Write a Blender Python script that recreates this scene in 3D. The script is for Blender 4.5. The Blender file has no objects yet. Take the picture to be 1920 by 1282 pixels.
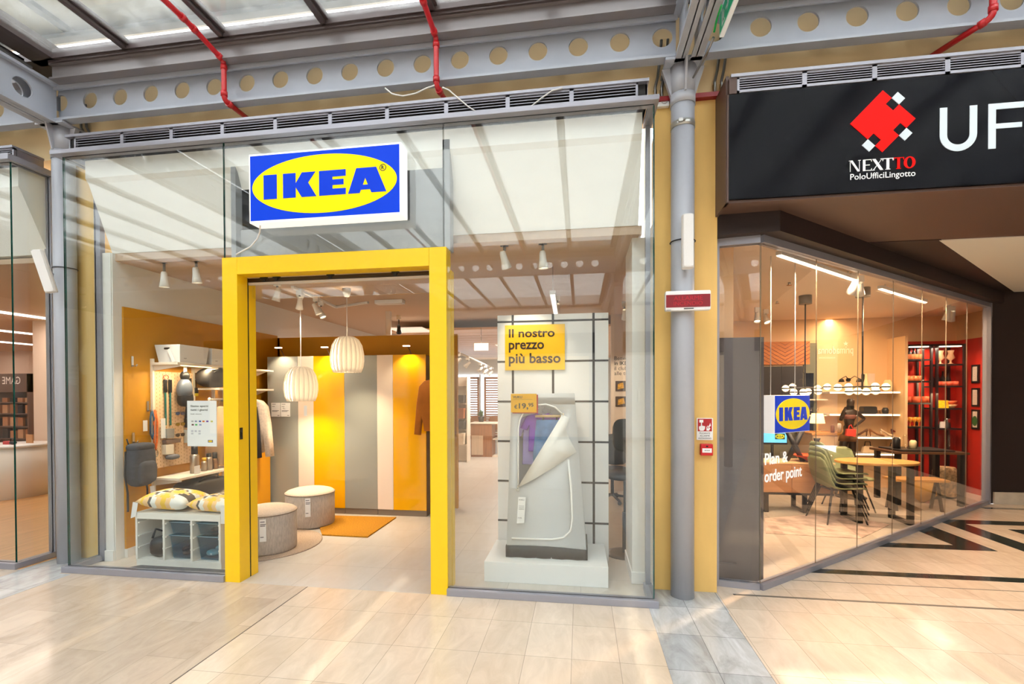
import bpy, bmesh, math, random
from mathutils import Vector, Matrix
random.seed(7)
scene = bpy.context.scene
COL = scene.collection
PI = math.pi
# ---------------------------------------------------------------- camera
F, CX, CY, EYE = 902.6, 952.6, 748.5, 1.6          # pixels of the 1920x1282 frame
PSI, ROLL, PITCH = math.radians(8.539), math.radians(-0.201), math.radians(-0.643)
cd = bpy.data.cameras.new('camera')
cd.sensor_width = 36.0
cd.lens = 36.0 * F / 1920.0
cd.shift_y = (CY - 641.0) / 1920.0; cd.shift_x = (960.0 - CX) / 1920.0
cd.clip_start = 0.05; cd.clip_end = 200
cam = bpy.data.objects.new('camera', cd); COL.objects.link(cam)
_f0 = Vector((-math.sin(PSI), math.cos(PSI), 0)); _r0 = Vector((math.cos(PSI), math.sin(PSI), 0))
CF = _f0 * math.cos(PITCH) + Vector((0, 0, 1)) * math.sin(PITCH); _u0 = _r0.cross(CF)
CR = _r0 * math.cos(ROLL) + _u0 * math.sin(ROLL); CU = _u0 * math.cos(ROLL) - _r0 * math.sin(ROLL)
cam.matrix_world = Matrix(((CR.x, CU.x, -CF.x, 0), (CR.y, CU.y, -CF.y, 0), (CR.z, CU.z, -CF.z, EYE), (0, 0, 0, 1)))
scene.camera = cam
# ---------------------------------------------------------------- sky, sun, exposure
w = bpy.data.worlds.new('sky'); scene.world = w; w.use_nodes = True
bg = w.node_tree.nodes['Background']
bg.inputs['Color'].default_value = (0.90, 0.955, 1.0, 1)
bg.inputs['Strength'].default_value = 4.5
sd = bpy.data.lights.new('sun', 'SUN'); sd.energy = 5.0; sd.angle = math.radians(0.9); sd.color = (1.0, 0.9, 0.72)
sun = bpy.data.objects.new('sun', sd); COL.objects.link(sun)
SUN_EL = math.radians(65)
sun.rotation_euler = (PI / 2 - SUN_EL, 0, 0)       # shines towards +Y and down
sun.location = (0, -4, 9)
vs = scene.view_settings
scene.display_settings.display_device = 'sRGB'
vs.view_transform = 'Standard'; vs.look = 'None'; vs.exposure = 0.14; vs.gamma = 1.0; vs.use_curve_mapping = False
cy = scene.cycles
cy.use_denoising = True
cy.max_bounces = 8; cy.diffuse_bounces = 4; cy.glossy_bounces = 4; cy.transmission_bounces = 6; cy.transparent_max_bounces = 28
cy.caustics_reflective = False; cy.caustics_refractive = False
cy.sample_clamp_indirect = 6.0
# ---------------------------------------------------------------- survey helpers: sight line through a pixel met with a plane of the place
def ray(u, v):
    return CF + CR * ((u - CX) / F) - CU * ((v - CY) / F)
def onY(u, v, Y):
    d = ray(u, v); t = Y / d.y; return Vector((d.x * t, Y, EYE + d.z * t))
def onX(u, v, X):
    d = ray(u, v); t = X / d.x; return Vector((X, d.y * t, EYE + d.z * t))
def onZ(u, v, Z):
    d = ray(u, v); t = (Z - EYE) / d.z; return Vector((d.x * t, d.y * t, Z))
DG0 = Vector((1.446, 4.17, 0)); DG1 = Vector((5.76, 7.84, 0))      # the slanting shop window on the floor
DGD = (DG1 - DG0).normalized(); DGN = Vector((DGD.y, -DGD.x, 0))   # along it, and out of the shop
def onD(u, v, off=0.0):
    d = ray(u, v); o = Vector((0, 0, EYE)); q = DG0 + DGN * off
    t = (q - o).dot(DGN) / d.dot(DGN); return o + d * t
# ---------------------------------------------------------------- materials
def lin(c):
    return tuple(((x / 255.0) / 12.92 if x / 255.0 <= 0.04045 else ((x / 255.0 + 0.055) / 1.055) ** 2.4) for x in c)
_M = {}
def mat(name, c, rough=0.5, metal=0.0, emit=0.0, var=0.0, scale=8.0, bump=0.0, stretch=(1, 1, 1), trans=0.0, coat=0.0, spec=0.5, emc=None):
    if name in _M: return _M[name]
    m = bpy.data.materials.new(name); m.use_nodes = True; _M[name] = m
    nt = m.node_tree; b = nt.nodes['Principled BSDF']
    col = lin(c) + (1,)
    b.inputs['Base Color'].default_value = col
    b.inputs['Roughness'].default_value = rough; b.inputs['Metallic'].default_value = metal
    b.inputs['Specular IOR Level'].default_value = spec
    b.inputs['Coat Weight'].default_value = coat
    if emit:
        b.inputs['Emission Color'].default_value = (lin(emc) if emc else lin(c)) + (1,)
        b.inputs['Emission Strength'].default_value = emit
    if var or bump:
        tc = nt.nodes.new('ShaderNodeTexCoord'); mp = nt.nodes.new('ShaderNodeMapping'); mp.inputs['Scale'].default_value = stretch
        nz = nt.nodes.new('ShaderNodeTexNoise'); nz.inputs['Scale'].default_value = scale; nz.inputs['Detail'].default_value = 5
        nt.links.new(tc.outputs['Object'], mp.inputs['Vector']); nt.links.new(mp.outputs['Vector'], nz.inputs['Vector'])
        if var:
            r = nt.nodes.new('ShaderNodeValToRGB')
            r.color_ramp.elements[0].position = 0.3; r.color_ramp.elements[1].position = 0.7
            k0 = [max(0, x * (1 - var)) for x in col[:3]]; k1 = [min(1, x * (1 + var)) for x in col[:3]]
            r.color_ramp.elements[0].color = k0 + [1]; r.color_ramp.elements[1].color = k1 + [1]
            nt.links.new(nz.outputs['Fac'], r.inputs['Fac']); nt.links.new(r.outputs['Color'], b.inputs['Base Color'])
        if bump:
            bp = nt.nodes.new('ShaderNodeBump'); bp.inputs['Strength'].default_value = bump; bp.inputs['Distance'].default_value = 0.01
            nt.links.new(nz.outputs['Fac'], bp.inputs['Height']); nt.links.new(bp.outputs['Normal'], b.inputs['Normal'])
    if trans:
        out = nt.nodes['Material Output']; tl = nt.nodes.new('ShaderNodeBsdfTranslucent'); tl.inputs['Color'].default_value = col
        mx = nt.nodes.new('ShaderNodeMixShader'); mx.inputs['Fac'].default_value = trans
        nt.links.new(b.outputs[0], mx.inputs[1]); nt.links.new(tl.outputs[0], mx.inputs[2]); nt.links.new(mx.outputs[0], out.inputs['Surface'])
    return m
def glass_mat(name, tint=(0.97, 0.985, 0.975), f0=0.05, gain=1.0, dirt=0.0):
    m = bpy.data.materials.new(name); m.use_nodes = True; nt = m.node_tree
    nt.nodes.remove(nt.nodes['Principled BSDF']); out = nt.nodes['Material Output']
    tr = nt.nodes.new('ShaderNodeBsdfTransparent'); tr.inputs['Color'].default_value = tint + (1,)
    gl = nt.nodes.new('ShaderNodeBsdfGlossy'); gl.inputs['Roughness'].default_value = 0.0; gl.inputs['Color'].default_value = (1, 1, 1, 1)
    lw = nt.nodes.new('ShaderNodeLayerWeight'); lw.inputs['Blend'].default_value = 0.5
    pw = nt.nodes.new('ShaderNodeMath'); pw.operation = 'POWER'; pw.inputs[1].default_value = 5.0
    ml = nt.nodes.new('ShaderNodeMath'); ml.operation = 'MULTIPLY_ADD'; ml.inputs[1].default_value = (1 - f0) * gain; ml.inputs[2].default_value = f0
    mx = nt.nodes.new('ShaderNodeMixShader')
    nt.links.new(lw.outputs['Facing'], pw.inputs[0]); nt.links.new(pw.outputs[0], ml.inputs[0]); nt.links.new(ml.outputs[0], mx.inputs['Fac'])
    nt.links.new(tr.outputs[0], mx.inputs[1]); nt.links.new(gl.outputs[0], mx.inputs[2])
    last = mx
    if dirt:
        tl = nt.nodes.new('ShaderNodeBsdfTranslucent'); tl.inputs['Color'].default_value = (0.82, 0.83, 0.82, 1)
        tc = nt.nodes.new('ShaderNodeTexCoord'); nz = nt.nodes.new('ShaderNodeTexNoise'); nz.inputs['Scale'].default_value = 2.3; nz.inputs['Detail'].default_value = 9; nz.inputs['Roughness'].default_value = 0.7
        rp = nt.nodes.new('ShaderNodeValToRGB'); rp.color_ramp.elements[0].position = 0.42; rp.color_ramp.elements[1].position = 0.85
        rp.color_ramp.elements[0].color = (0.06, 0.06, 0.06, 1); rp.color_ramp.elements[1].color = (dirt, dirt, dirt, 1)
        m2 = nt.nodes.new('ShaderNodeMixShader')
        nt.links.new(tc.outputs['Object'], nz.inputs['Vector']); nt.links.new(nz.outputs['Fac'], rp.inputs['Fac']); nt.links.new(rp.outputs['Color'], m2.inputs['Fac'])
        nt.links.new(mx.outputs[0], m2.inputs[1]); nt.links.new(tl.outputs[0], m2.inputs[2]); last = m2
    nt.links.new(last.outputs[0], out.inputs['Surface'])
    return m
def tile_mat(name, c1, c2, cm, bw, rh, offset=0.0, swap=True, mortar=0.0018, rough=0.24, vein=0.12, coat=0.3, shift=(0, 0), stain=0.0):
    m = bpy.data.materials.new(name); m.use_nodes = True; nt = m.node_tree; b = nt.nodes['Principled BSDF']
    b.inputs['Roughness'].default_value = rough; b.inputs['Coat Weight'].default_value = coat; b.inputs['Coat Roughness'].default_value = 0.12
    tc = nt.nodes.new('ShaderNodeTexCoord'); mp = nt.nodes.new('ShaderNodeMapping'); mp.vector_type = 'POINT'
    mp.inputs['Location'].default_value = (shift[0], shift[1], 0)
    src = tc.outputs['Object']
    sp = nt.nodes.new('ShaderNodeSeparateXYZ'); cb = nt.nodes.new('ShaderNodeCombineXYZ')
    nt.links.new(src, sp.inputs[0])
    a, d = ('Y', 'X') if swap else ('X', 'Y')
    nt.links.new(sp.outputs[a], cb.inputs['X']); nt.links.new(sp.outputs[d], cb.inputs['Y']); nt.links.new(cb.outputs[0], mp.inputs['Vector'])
    br = nt.nodes.new('ShaderNodeTexBrick'); br.offset = offset; br.squash = 1.0
    br.inputs['Scale'].default_value = 1.0; br.inputs['Brick Width'].default_value = bw; br.inputs['Row Height'].default_value = rh
    br.inputs['Mortar Size'].default_value = mortar; br.inputs['Mortar Smooth'].default_value = 0.1; br.inputs['Bias'].default_value = 0.0
    br.inputs['Color1'].default_value = lin(c1) + (1,); br.inputs['Color2'].default_value = lin(c2) + (1,); br.inputs['Mortar'].default_value = lin(cm) + (1,)
    nt.links.new(mp.outputs[0], br.inputs['Vector'])
    nz = nt.nodes.new('ShaderNodeTexNoise'); nz.inputs['Scale'].default_value = 3.5; nz.inputs['Detail'].default_value = 8; nz.inputs['Roughness'].default_value = 0.65; nz.inputs['Distortion'].default_value = 1.2
    m2 = nt.nodes.new('ShaderNodeMapping'); m2.inputs['Scale'].default_value = (2.2, 0.8, 1) if swap else (0.8, 2, 1); m2.inputs['Rotation'].default_value = (0, 0, 0.35)
    nt.links.new(src, m2.inputs['Vector']); nt.links.new(m2.outputs[0], nz.inputs['Vector'])
    rp = nt.nodes.new('ShaderNodeValToRGB'); rp.color_ramp.elements[0].position = 0.3; rp.color_ramp.elements[1].position = 0.72
    lo = 1 - vein; rp.color_ramp.elements[0].color = (lo, lo * 0.97, lo * 0.93, 1); rp.color_ramp.elements[1].color = (1.05, 1.05, 1.05, 1)
    mu = nt.nodes.new('ShaderNodeMix'); mu.data_type = 'RGBA'; mu.blend_type = 'MULTIPLY'; mu.inputs['Factor'].default_value = 1.0
    nt.links.new(nz.outputs['Fac'], rp.inputs['Fac']); nt.links.new(br.outputs['Color'], mu.inputs[6]); nt.links.new(rp.outputs['Color'], mu.inputs[7])
    last = mu.outputs[2]
    if stain:
        n2 = nt.nodes.new('ShaderNodeTexNoise'); n2.inputs['Scale'].default_value = 1.7; n2.inputs['Detail'].default_value = 10; n2.inputs['Roughness'].default_value = 0.72; n2.inputs['Distortion'].default_value = 0.8
        r2 = nt.nodes.new('ShaderNodeValToRGB'); r2.color_ramp.elements[0].position = 0.56; r2.color_ramp.elements[1].position = 0.74; r2.color_ramp.elements[0].color = (1, 1, 1, 1); k = 1 - stain; r2.color_ramp.elements[1].color = (k, k, k, 1)
        m3 = nt.nodes.new('ShaderNodeMix'); m3.data_type = 'RGBA'; m3.blend_type = 'MULTIPLY'; m3.inputs['Factor'].default_value = 1.0
        nt.links.new(src, n2.inputs['Vector']); nt.links.new(n2.outputs['Fac'], r2.inputs['Fac']); nt.links.new(last, m3.inputs[6]); nt.links.new(r2.outputs['Color'], m3.inputs[7]); last = m3.outputs[2]
    nt.links.new(last, b.inputs['Base Color'])
    return m
def wood_mat(name, c, var=0.25, axis=0, rough=0.4, scale=3.0):
    st = [9, 9, 9]; st[axis] = 0.6
    return mat(name, c, rough=rough, var=var, scale=scale, stretch=tuple(st))

# ---------------------------------------------------------------- mesh builder
class MB:
    def __init__(s): s.v = []; s.f = []; s.m = []; s.s = []
    def add(s, vs_, fs, mi=0, sm=False, M=None):
        o = len(s.v)
        for p in vs_:
            p = Vector(p); s.v.append(M @ p if M is not None else p)
        for f in fs: s.f.append([i + o for i in f]); s.m.append(mi); s.s.append(sm)
        return s
    def box(s, x0, y0, z0, x1, y1, z1, mi=0, M=None):
        if x0 > x1: x0, x1 = x1, x0
        if y0 > y1: y0, y1 = y1, y0
        if z0 > z1: z0, z1 = z1, z0
        V = [(x0, y0, z0), (x1, y0, z0), (x1, y1, z0), (x0, y1, z0), (x0, y0, z1), (x1, y0, z1), (x1, y1, z1), (x0, y1, z1)]
        return s.add(V, [(0, 3, 2, 1), (4, 5, 6, 7), (0, 1, 5, 4), (1, 2, 6, 5), (2, 3, 7, 6), (3, 0, 4, 7)], mi, False, M)
    def cyl(s, p0, p1, r0, r1=None, n=16, mi=0, caps=True, sm=True):
        r1 = r0 if r1 is None else r1
        p0 = Vector(p0); p1 = Vector(p1); d = (p1 - p0).normalized()
        a = d.orthogonal().normalized(); b = d.cross(a)
        V = []
        for p, r in ((p0, r0), (p1, r1)):
            for i in range(n):
                t = 2 * PI * i / n; V.append(p + (a * math.cos(t) + b * math.sin(t)) * r)
        s.add(V, [(i, (i + 1) % n, n + (i + 1) % n, n + i) for i in range(n)], mi, sm)
        if caps:
            s.add(V[:n], [tuple(range(n))[::-1]], mi); s.add(V[n:], [tuple(range(n))], mi)
        return s
    def tube(s, pts, r, n=10, mi=0, closed=False):
        pts = [Vector(p) for p in pts]; k = len(pts); V = []; a = None
        for i, p in enumerate(pts):
            if closed: d = pts[(i + 1) % k] - pts[i - 1]
            else: d = pts[min(i + 1, k - 1)] - pts[max(i - 1, 0)]
            d.normalize()
            if a is None: a = d.orthogonal().normalized()
            else:
                a = a - d * a.dot(d); a = a.normalized() if a.length > 1e-6 else d.orthogonal().normalized()
            b = d.cross(a); rr = r[i] if isinstance(r, (list, tuple)) else r
            for j in range(n):
                t = 2 * PI * j / n; V.append(p + (a * math.cos(t) + b * math.sin(t)) * rr)
        fs = []
        for i in range(k if closed else k - 1):
            for j in range(n):
                i2 = (i + 1) % k
                fs.append((i * n + j, i * n + (j + 1) % n, i2 * n + (j + 1) % n, i2 * n + j))
        s.add(V, fs, mi, True)
        if not closed:
            s.add(V[:n], [tuple(range(n))[::-1]], mi); s.add(V[-n:], [tuple(range(n))], mi)
        return s
    def lathe(s, prof, c=(0, 0, 0), n=24, mi=0, sm=True, M=None, cap=True):
        V = []; k = len(prof)
        for r, z in prof:
            for j in range(n):
                t = 2 * PI * j / n; V.append((c[0] + r * math.cos(t), c[1] + r * math.sin(t), c[2] + z))
        fs = [(i * n + j, i * n + (j + 1) % n, (i + 1) * n + (j + 1) % n, (i + 1) * n + j) for i in range(k - 1) for j in range(n)]
        s.add(V, fs, mi, sm, M)
        if cap:
            s.add(V[:n], [tuple(range(n))[::-1]], mi, False, M); s.add(V[-n:], [tuple(range(n))], mi, False, M)
        return s
    def ball(s, c, r, n=16, m=10, mi=0, M=None, e=1.0):
        r = (r, r, r) if not isinstance(r, (tuple, list)) else r
        sg = lambda x: math.copysign(abs(x) ** e, x)
        V = []
        for i in range(m + 1):
            ph = -PI / 2 + PI * i / m
            ph = max(min(ph, PI / 2 - 1e-3), -PI / 2 + 1e-3)
            for j in range(n):
                t = 2 * PI * j / n
                V.append((c[0] + r[0] * sg(math.cos(ph)) * sg(math.cos(t)), c[1] + r[1] * sg(math.cos(ph)) * sg(math.sin(t)), c[2] + r[2] * sg(math.sin(ph))))
        fs = [(i * n + j, i * n + (j + 1) % n, (i + 1) * n + (j + 1) % n, (i + 1) * n + j) for i in range(m) for j in range(n)]
        return s.add(V, fs, mi, True, M)
    def prism(s, loop, o=(0, 0, 0), R=(1, 0, 0), U=(0, 0, 1), d=0.01, mi=0, mside=None):
        """2D outline in the plane (R, U) at o, d thick towards the back (against R x U)."""
        o = Vector(o); R = Vector(R); U = Vector(U); N = R.cross(U).normalized()
        A = [o + R * x + U * y for x, y in loop]; B = [p - N * d for p in A]; n = len(loop)
        area = sum(loop[i][0] * loop[(i + 1) % n][1] - loop[(i + 1) % n][0] * loop[i][1] for i in range(n))
        f = tuple(range(n)) if area > 0 else tuple(range(n))[::-1]
        s.add(A, [f], mi); s.add(B, [f[::-1]], mi)
        q = [(i, n + i, n + (i + 1) % n, (i + 1) % n) for i in range(n)]
        if area < 0: q = [t[::-1] for t in q]
        return s.add(A + B, q, mi if mside is None else mside)
    def loft(s, rings, mi=0, sm=True, cap=True, closed=True):
        n = len(rings[0]); V = [p for r in rings for p in r]
        fs = []
        for i in range(len(rings) - 1):
            for j in range(n if closed else n - 1):
                fs.append((i * n + j, i * n + (j + 1) % n, (i + 1) * n + (j + 1) % n, (i + 1) * n + j))
        s.add(V, fs, mi, sm)
        if cap:
            s.add(rings[0], [tuple(range(n))[::-1]], mi, sm); s.add(rings[-1], [tuple(range(n))], mi, sm)
        return s
    def puff(s, loop, o, R, U, d, mi=0, inset=0.25):
        """a soft garment-like slab: outline with rounded, inflated front and back."""
        o = Vector(o); R = Vector(R).normalized(); U = Vector(U).normalized(); N = R.cross(U)
        n = len(loop); P = [Vector((x, y, 0)) for x, y in loop]
        area = sum(P[i].x * P[(i + 1) % n].y - P[(i + 1) % n].x * P[i].y for i in range(n))
        sgn = 1 if area > 0 else -1
        size = max(max(p.x for p in P) - min(p.x for p in P), 1e-3)
        nr = []
        for i in range(n):
            t = (P[(i + 1) % n] - P[i - 1]); t.normalize(); nr.append(Vector((-t.y, t.x, 0)) * sgn)
        rings = []
        for k, dep in ((0.06, -0.5), (0.015, -0.35), (0, 0), (0.015, 0.35), (0.06, 0.5)):
            rings.append([o + R * q.x + U * q.y + N * (dep * d) for q in (P[i] + nr[i] * (k * inset * 4 * size * 0.5) for i in range(n))])
        return s.loft(rings, mi, True, True)
    def text(s, txt, o, R, U, h=None, wd=None, d=0.004, mi=0, bold=0.0, mid=False, space=1.0):
        """lettering standing on the plane (R, U); o is the lower left of its box (or the centre with mid)."""
        cu = bpy.data.curves.new('lettering', 'FONT'); cu.body = txt; cu.size = 1.0; cu.extrude = 0.0; cu.offset = bold; cu.resolution_u = 3; cu.space_line = space
        ob = bpy.data.objects.new('lettering', cu); COL.objects.link(ob)
        dg = bpy.context.evaluated_depsgraph_get(); dg.update()
        me = bpy.data.meshes.new_from_object(ob.evaluated_get(dg))
        V = [v.co.copy() for v in me.vertices]; fs = [tuple(p.vertices) for p in me.polygons]
        bpy.data.objects.remove(ob); bpy.data.curves.remove(cu); bpy.data.meshes.remove(me)
        if not V: return s
        x0 = min(v.x for v in V); x1 = max(v.x for v in V); y0 = min(v.y for v in V); y1 = max(v.y for v in V)
        ky = h / (y1 - y0) if h else None; kx = wd / (x1 - x0) if wd else None
        if ky is None: ky = kx
        if kx is None: kx = ky
        R = Vector(R).normalized(); U = Vector(U).normalized(); N = R.cross(U); o = Vector(o)
        ox, oy = ((x0 + x1) / 2, (y0 + y1) / 2) if mid else (x0, y0)
        W = [o + R * ((v.x - ox) * kx) + U * ((v.y - oy) * ky) + N * d for v in V]
        s.add(W, fs, mi)
        # sides: edges used by one face only
        cnt = {}
        for f in fs:
            for a, b in zip(f, f[1:] + f[:1]):
                key = (min(a, b), max(a, b)); cnt.setdefault(key, []).append((a, b))
        sides = [e[0] for e in cnt.values() if len(e) == 1]
        V2 = W + [p - N * d for p in W]; n = len(W)
        s.add(V2, [(b, a, a + n, b + n) for a, b in sides], mi)
        return s
    def build(s, name, mats, parent=None, loc=(0, 0, 0), rotz=0.0, bev=0.0, sub=0, solid=0.0, fix=True):
        me = bpy.data.meshes.new(name)
        me.from_pydata([tuple(p) for p in s.v], [], s.f)
        if not isinstance(mats, (list, tuple)): mats = [mats]
        for m in mats: me.materials.append(m)
        me.polygons.foreach_set('material_index', s.m); me.polygons.foreach_set('use_smooth', s.s)
        if fix:
            bm = bmesh.new(); bm.from_mesh(me)
            bmesh.ops.remove_doubles(bm, verts=bm.verts, dist=1e-5)
            bmesh.ops.recalc_face_normals(bm, faces=bm.faces); bm.to_mesh(me); bm.free()
        me.update()
        o = bpy.data.objects.new(name, me); COL.objects.link(o)
        o.location = loc; o.rotation_euler = (0, 0, rotz)
        if parent is not None: o.parent = parent
        if solid:
            md = o.modifiers.new('thickness', 'SOLIDIFY'); md.thickness = solid; md.offset = 0
        if bev:
            md = o.modifiers.new('edges', 'BEVEL'); md.width = bev; md.segments = 2; md.limit_method = 'ANGLE'; md.angle_limit = math.radians(40)
        if sub:
            md = o.modifiers.new('smooth', 'SUBSURF'); md.levels = sub; md.render_levels = sub
        return o
def tag(o, label=None, cat=None, group=None, kind=None):
    if label: o['label'] = label
    if cat: o['category'] = cat
    if group: o['group'] = group
    if kind: o['kind'] = kind
    return o
def thing(name, label, cat, loc=(0, 0, 0), group=None, rotz=0.0):
    o = bpy.data.objects.new(name, None); COL.objects.link(o); o.empty_display_size = 0.1
    o.location = loc; o.rotation_euler = (0, 0, rotz)
    return tag(o, label, cat, group)
def struct(name, mb, mats, label=None, parent=None, **k):
    o = mb.build(name, mats, parent, **k)
    if parent is None: tag(o, label, None, None, 'structure')
    return o
def kids(o): return [c for c in bpy.data.objects if c.parent == o]
def dup(root, loc, label, rotz=None, scale=None):
    """copy of a thing with copies of its parts and their sub-parts"""
    def cp(o, parent):
        c = o.copy(); COL.objects.link(c)
        if parent is not None: c.parent = parent
        for k in kids(o): cp(k, c)
        return c
    r = cp(root, None); r.location = loc
    if rotz is not None: r.rotation_euler = (0, 0, rotz)
    if scale: r.scale = scale
    r['label'] = label
    return r
def lamp(name, kind, loc, energy, color=(1, 1, 1), size=0.3, size_y=None, parent=None, target=None, angle=70, blend=0.6):
    d = bpy.data.lights.new(name, kind); d.energy = energy; d.color = color
    if kind == 'AREA':
        d.size = size
        if size_y: d.shape = 'RECTANGLE'; d.size_y = size_y
    elif kind == 'SPOT':
        d.spot_size = math.radians(angle); d.spot_blend = blend; d.shadow_soft_size = size
    else: d.shadow_soft_size = size
    o = bpy.data.objects.new(name, d); COL.objects.link(o); o.location = loc
    if target is not None: o.rotation_euler = (Vector(target) - Vector(loc)).to_track_quat('-Z', 'Y').to_euler()
    if parent is not None: o.parent = parent
    return o
def rrect(x0, y0, x1, y1, r, n=5):
    L = []
    for cx, cy_, a in ((x1 - r, y0 + r, -PI / 2), (x1 - r, y1 - r, 0), (x0 + r, y1 - r, PI / 2), (x0 + r, y0 + r, PI)):
        for i in range(n + 1):
            t = a + PI / 2 * i / n; L.append((cx + r * math.cos(t), cy_ + r * math.sin(t)))
    return L
def ell(cx, cy_, a, b, n=48): return [(cx + a * math.cos(2 * PI * i / n), cy_ + b * math.sin(2 * PI * i / n)) for i in range(n)]
XA, YA, ZA = Vector((1, 0, 0)), Vector((0, 1, 0)), Vector((0, 0, 1))
# ================================================================ materials of the place
M_steel = mat('grey_paint_steel', (172, 178, 190), 0.42, 0.0, var=0.05, scale=3)
M_steel2 = mat('grey_paint_column', (176, 178, 186), 0.38, var=0.04, scale=2)
M_alu = mat('anodised_frame', (158, 158, 168), 0.35, 0.35)
M_roofbar = mat('brown_grey_aluminium', (90, 80, 80), 0.35, 0.3)
M_red = mat('red_pipe_paint', (196, 22, 30), 0.35, coat=0.3)
M_white = mat('white_paint', (238, 236, 232), 0.55)
M_whiteg = mat('white_lacquer', (240, 240, 240), 0.3)
M_cream = mat('cream_plaster', (250, 222, 172), 0.8, var=0.05, scale=2)
M_ply = mat('ochre_wash_plaster', (238, 196, 116), 0.65, var=0.16, scale=2.0, stretch=(1.3, 1.3, 0.35))
M_yellow = mat('yellow_lacquer', (255, 208, 8), 0.32, coat=0.15)
M_ochre = mat('ochre_wall_paint', (210, 146, 10), 0.6, var=0.04, scale=1.5)
M_black = mat('black_plastic', (22, 22, 24), 0.45)
M_dark = mat('dark_grey_cloth', (62, 64, 72), 0.85, var=0.15, scale=30)
M_chrome = mat('chrome_metal', (200, 200, 200), 0.2, 1.0)
M_brown = mat('brown_paint', (92, 70, 62), 0.5)
M_dbrown = mat('dark_brown_paint_and_shade', (46, 34, 32), 0.55)
M_sil = mat('dark_seal', (30, 36, 38), 0.5)
M_edge = mat('green_glass_edge', (20, 72, 62), 0.15)
M_glass = glass_mat('clear_glass')
M_glass2 = glass_mat('tinted_shop_glass', (0.985, 0.965, 0.945), 0.05)
M_roofglass = glass_mat('weathered_roof_glass', (0.96, 0.97, 0.95), 0.04, dirt=0.3)
M_floorA = tile_mat('beige_marble_staggered', (196, 178, 160), (216, 198, 180), (176, 162, 146), 0.86, 0.287, 0.5, vein=0.16, shift=(0.0, 0.06), stain=0.4)
M_floorB = tile_mat('beige_marble_stacked', (218, 198, 176), (230, 212, 192), (178, 162, 144), 0.43, 0.2845, 0.0, vein=0.14, shift=(-0.33, 0.055))
M_grey = tile_mat('grey_veined_marble', (190, 193, 196), (216, 217, 218), (130, 132, 134), 0.43, 0.281, 0.0, vein=0.4, shift=(-0.3, 0.06))
M_green = mat('dark_green_marble', (44, 50, 46), 0.2, var=0.5, scale=22, coat=0.3)
M_shopfloor = tile_mat('grey_store_tiles', (196, 190, 184), (204, 198, 192), (158, 152, 146), 0.6, 0.6, 0.0, vein=0.06, rough=0.35, coat=0.1)
M_woodfloor = wood_mat('orange_wood_floor', (214, 160, 104), 0.14, 1)

# ================================================================ floors
f = MB()
f.prism([(-18, -10), (-2.25, -10), (-2.25, 3.7), (-18, 3.7)], (0, 0, 0), XA, YA, 0.12, 0)
f.box(-2.25, -10, -0.12, 14, 3.7, 0, 1)
f.box(0.55, 3.7, -0.12, 1.17, 4.4, 0, 1)
f.prism([(1.17, 3.7), (14, 3.7), (14, 4.17), (1.446, 4.17), (1.17, 4.22)], (0, 0, 0), XA, YA, 0.12, 1)
f.prism([(1.446, 4.17), (14, 4.17), (14, 7.84), (5.76, 7.84)], (0, 0, 0), XA, YA, 0.12, 1)
struct('floor', f, [M_floorA, M_floorB], 'beige polished marble floor of the arcade')
f = MB(); f.box(-4.66, 3.7, -0.1, 0.55, 4.4, 0.0); f.box(-4.66, 4.4, -0.1, 1.17, 16, 0.0); struct('floor_store', f, M_shopfloor, 'pale grey tiled floor of the store behind the yellow portal')
f = MB(); f.prism([(1.17, 4.22), (1.446, 4.17), (5.76, 7.84), (6.2, 8.2), (6.2, 9.1), (1.3, 9.1), (1.3, 4.4)], (0, 0, 0), XA, YA, 0.1)
M_rfloor = tile_mat('warm_grey_shop_tiles', (206, 196, 184), (212, 202, 190), (170, 160, 150), 0.6, 0.6, 0.0, vein=0.06, rough=0.25, coat=0.2)
struct('floor_planning_shop', f, M_rfloor, 'pale tiled floor of the shop behind the slanting glass')
f = MB(); f.box(-18, 3.7, -0.1, -4.66, 14, 0.0); struct('floor_wood', f, M_woodfloor, 'orange wood floor of the neighbouring shop')
f = MB()
f.box(0.503, -9.5, 0, 1.065, 3.7, 0.0015); f.box(0.56, 3.7, 0, 1.075, 4.05, 0.0015)
f.box(-5.07, -9.5, 0, -4.51, 3.66, 0.0015); f.box(-5.1, 3.66, 0, -4.64, 4.05, 0.0015)
struct('trim_1', f, M_grey, 'grey veined marble strip across the floor at the columns')
f = MB()
f.prism([(2.0, 4.62), (8, 4.62), (8, 4.73), (2.1, 4.73)], (0, 0, 0.0015), XA, YA, 0.0012)
f.prism([(3.03, 5.5), (4.15, 5.5), (4.15, 6.44), (4.1, 6.4), (3.86, 6.2), (3.86, 5.66), (3.22, 5.66)], (0, 0, 0.0015), XA, YA, 0.0012)
f.prism([(4.4, 5.3), (4.63, 5.3), (4.63, 6.6), (9, 6.6), (9, 6.8), (4.56, 6.8), (4.4, 6.66)], (0, 0, 0.0015), XA, YA, 0.0012)
f.prism([(4.93, 5.3), (9, 5.3), (9, 5.5), (5.16, 5.5), (5.16, 6.2), (9, 6.2), (9, 6.4), (4.93, 6.4)], (0, 0, 0.0015), XA, YA, 0.0012)
f.box(5.5, 7.5, 0, 9, 7.58, 0.0015)
struct('trim_2', f, M_green, 'dark green marble bands inlaid in the arcade floor beside the slanting shop')
f = MB(); f.box(1.2, 4.02, 0, 12, 4.045, 0.002); f.box(1.75, 4.41, 0, 12, 4.418, 0.0018); f.box(-2.255, -9, 0, -2.248, 3.7, 0.0018)
struct('trim_3', f, mat('joint_metal', (120, 112, 104), 0.4, 0.3), 'thin grey movement joints in the arcade floor')

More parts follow.
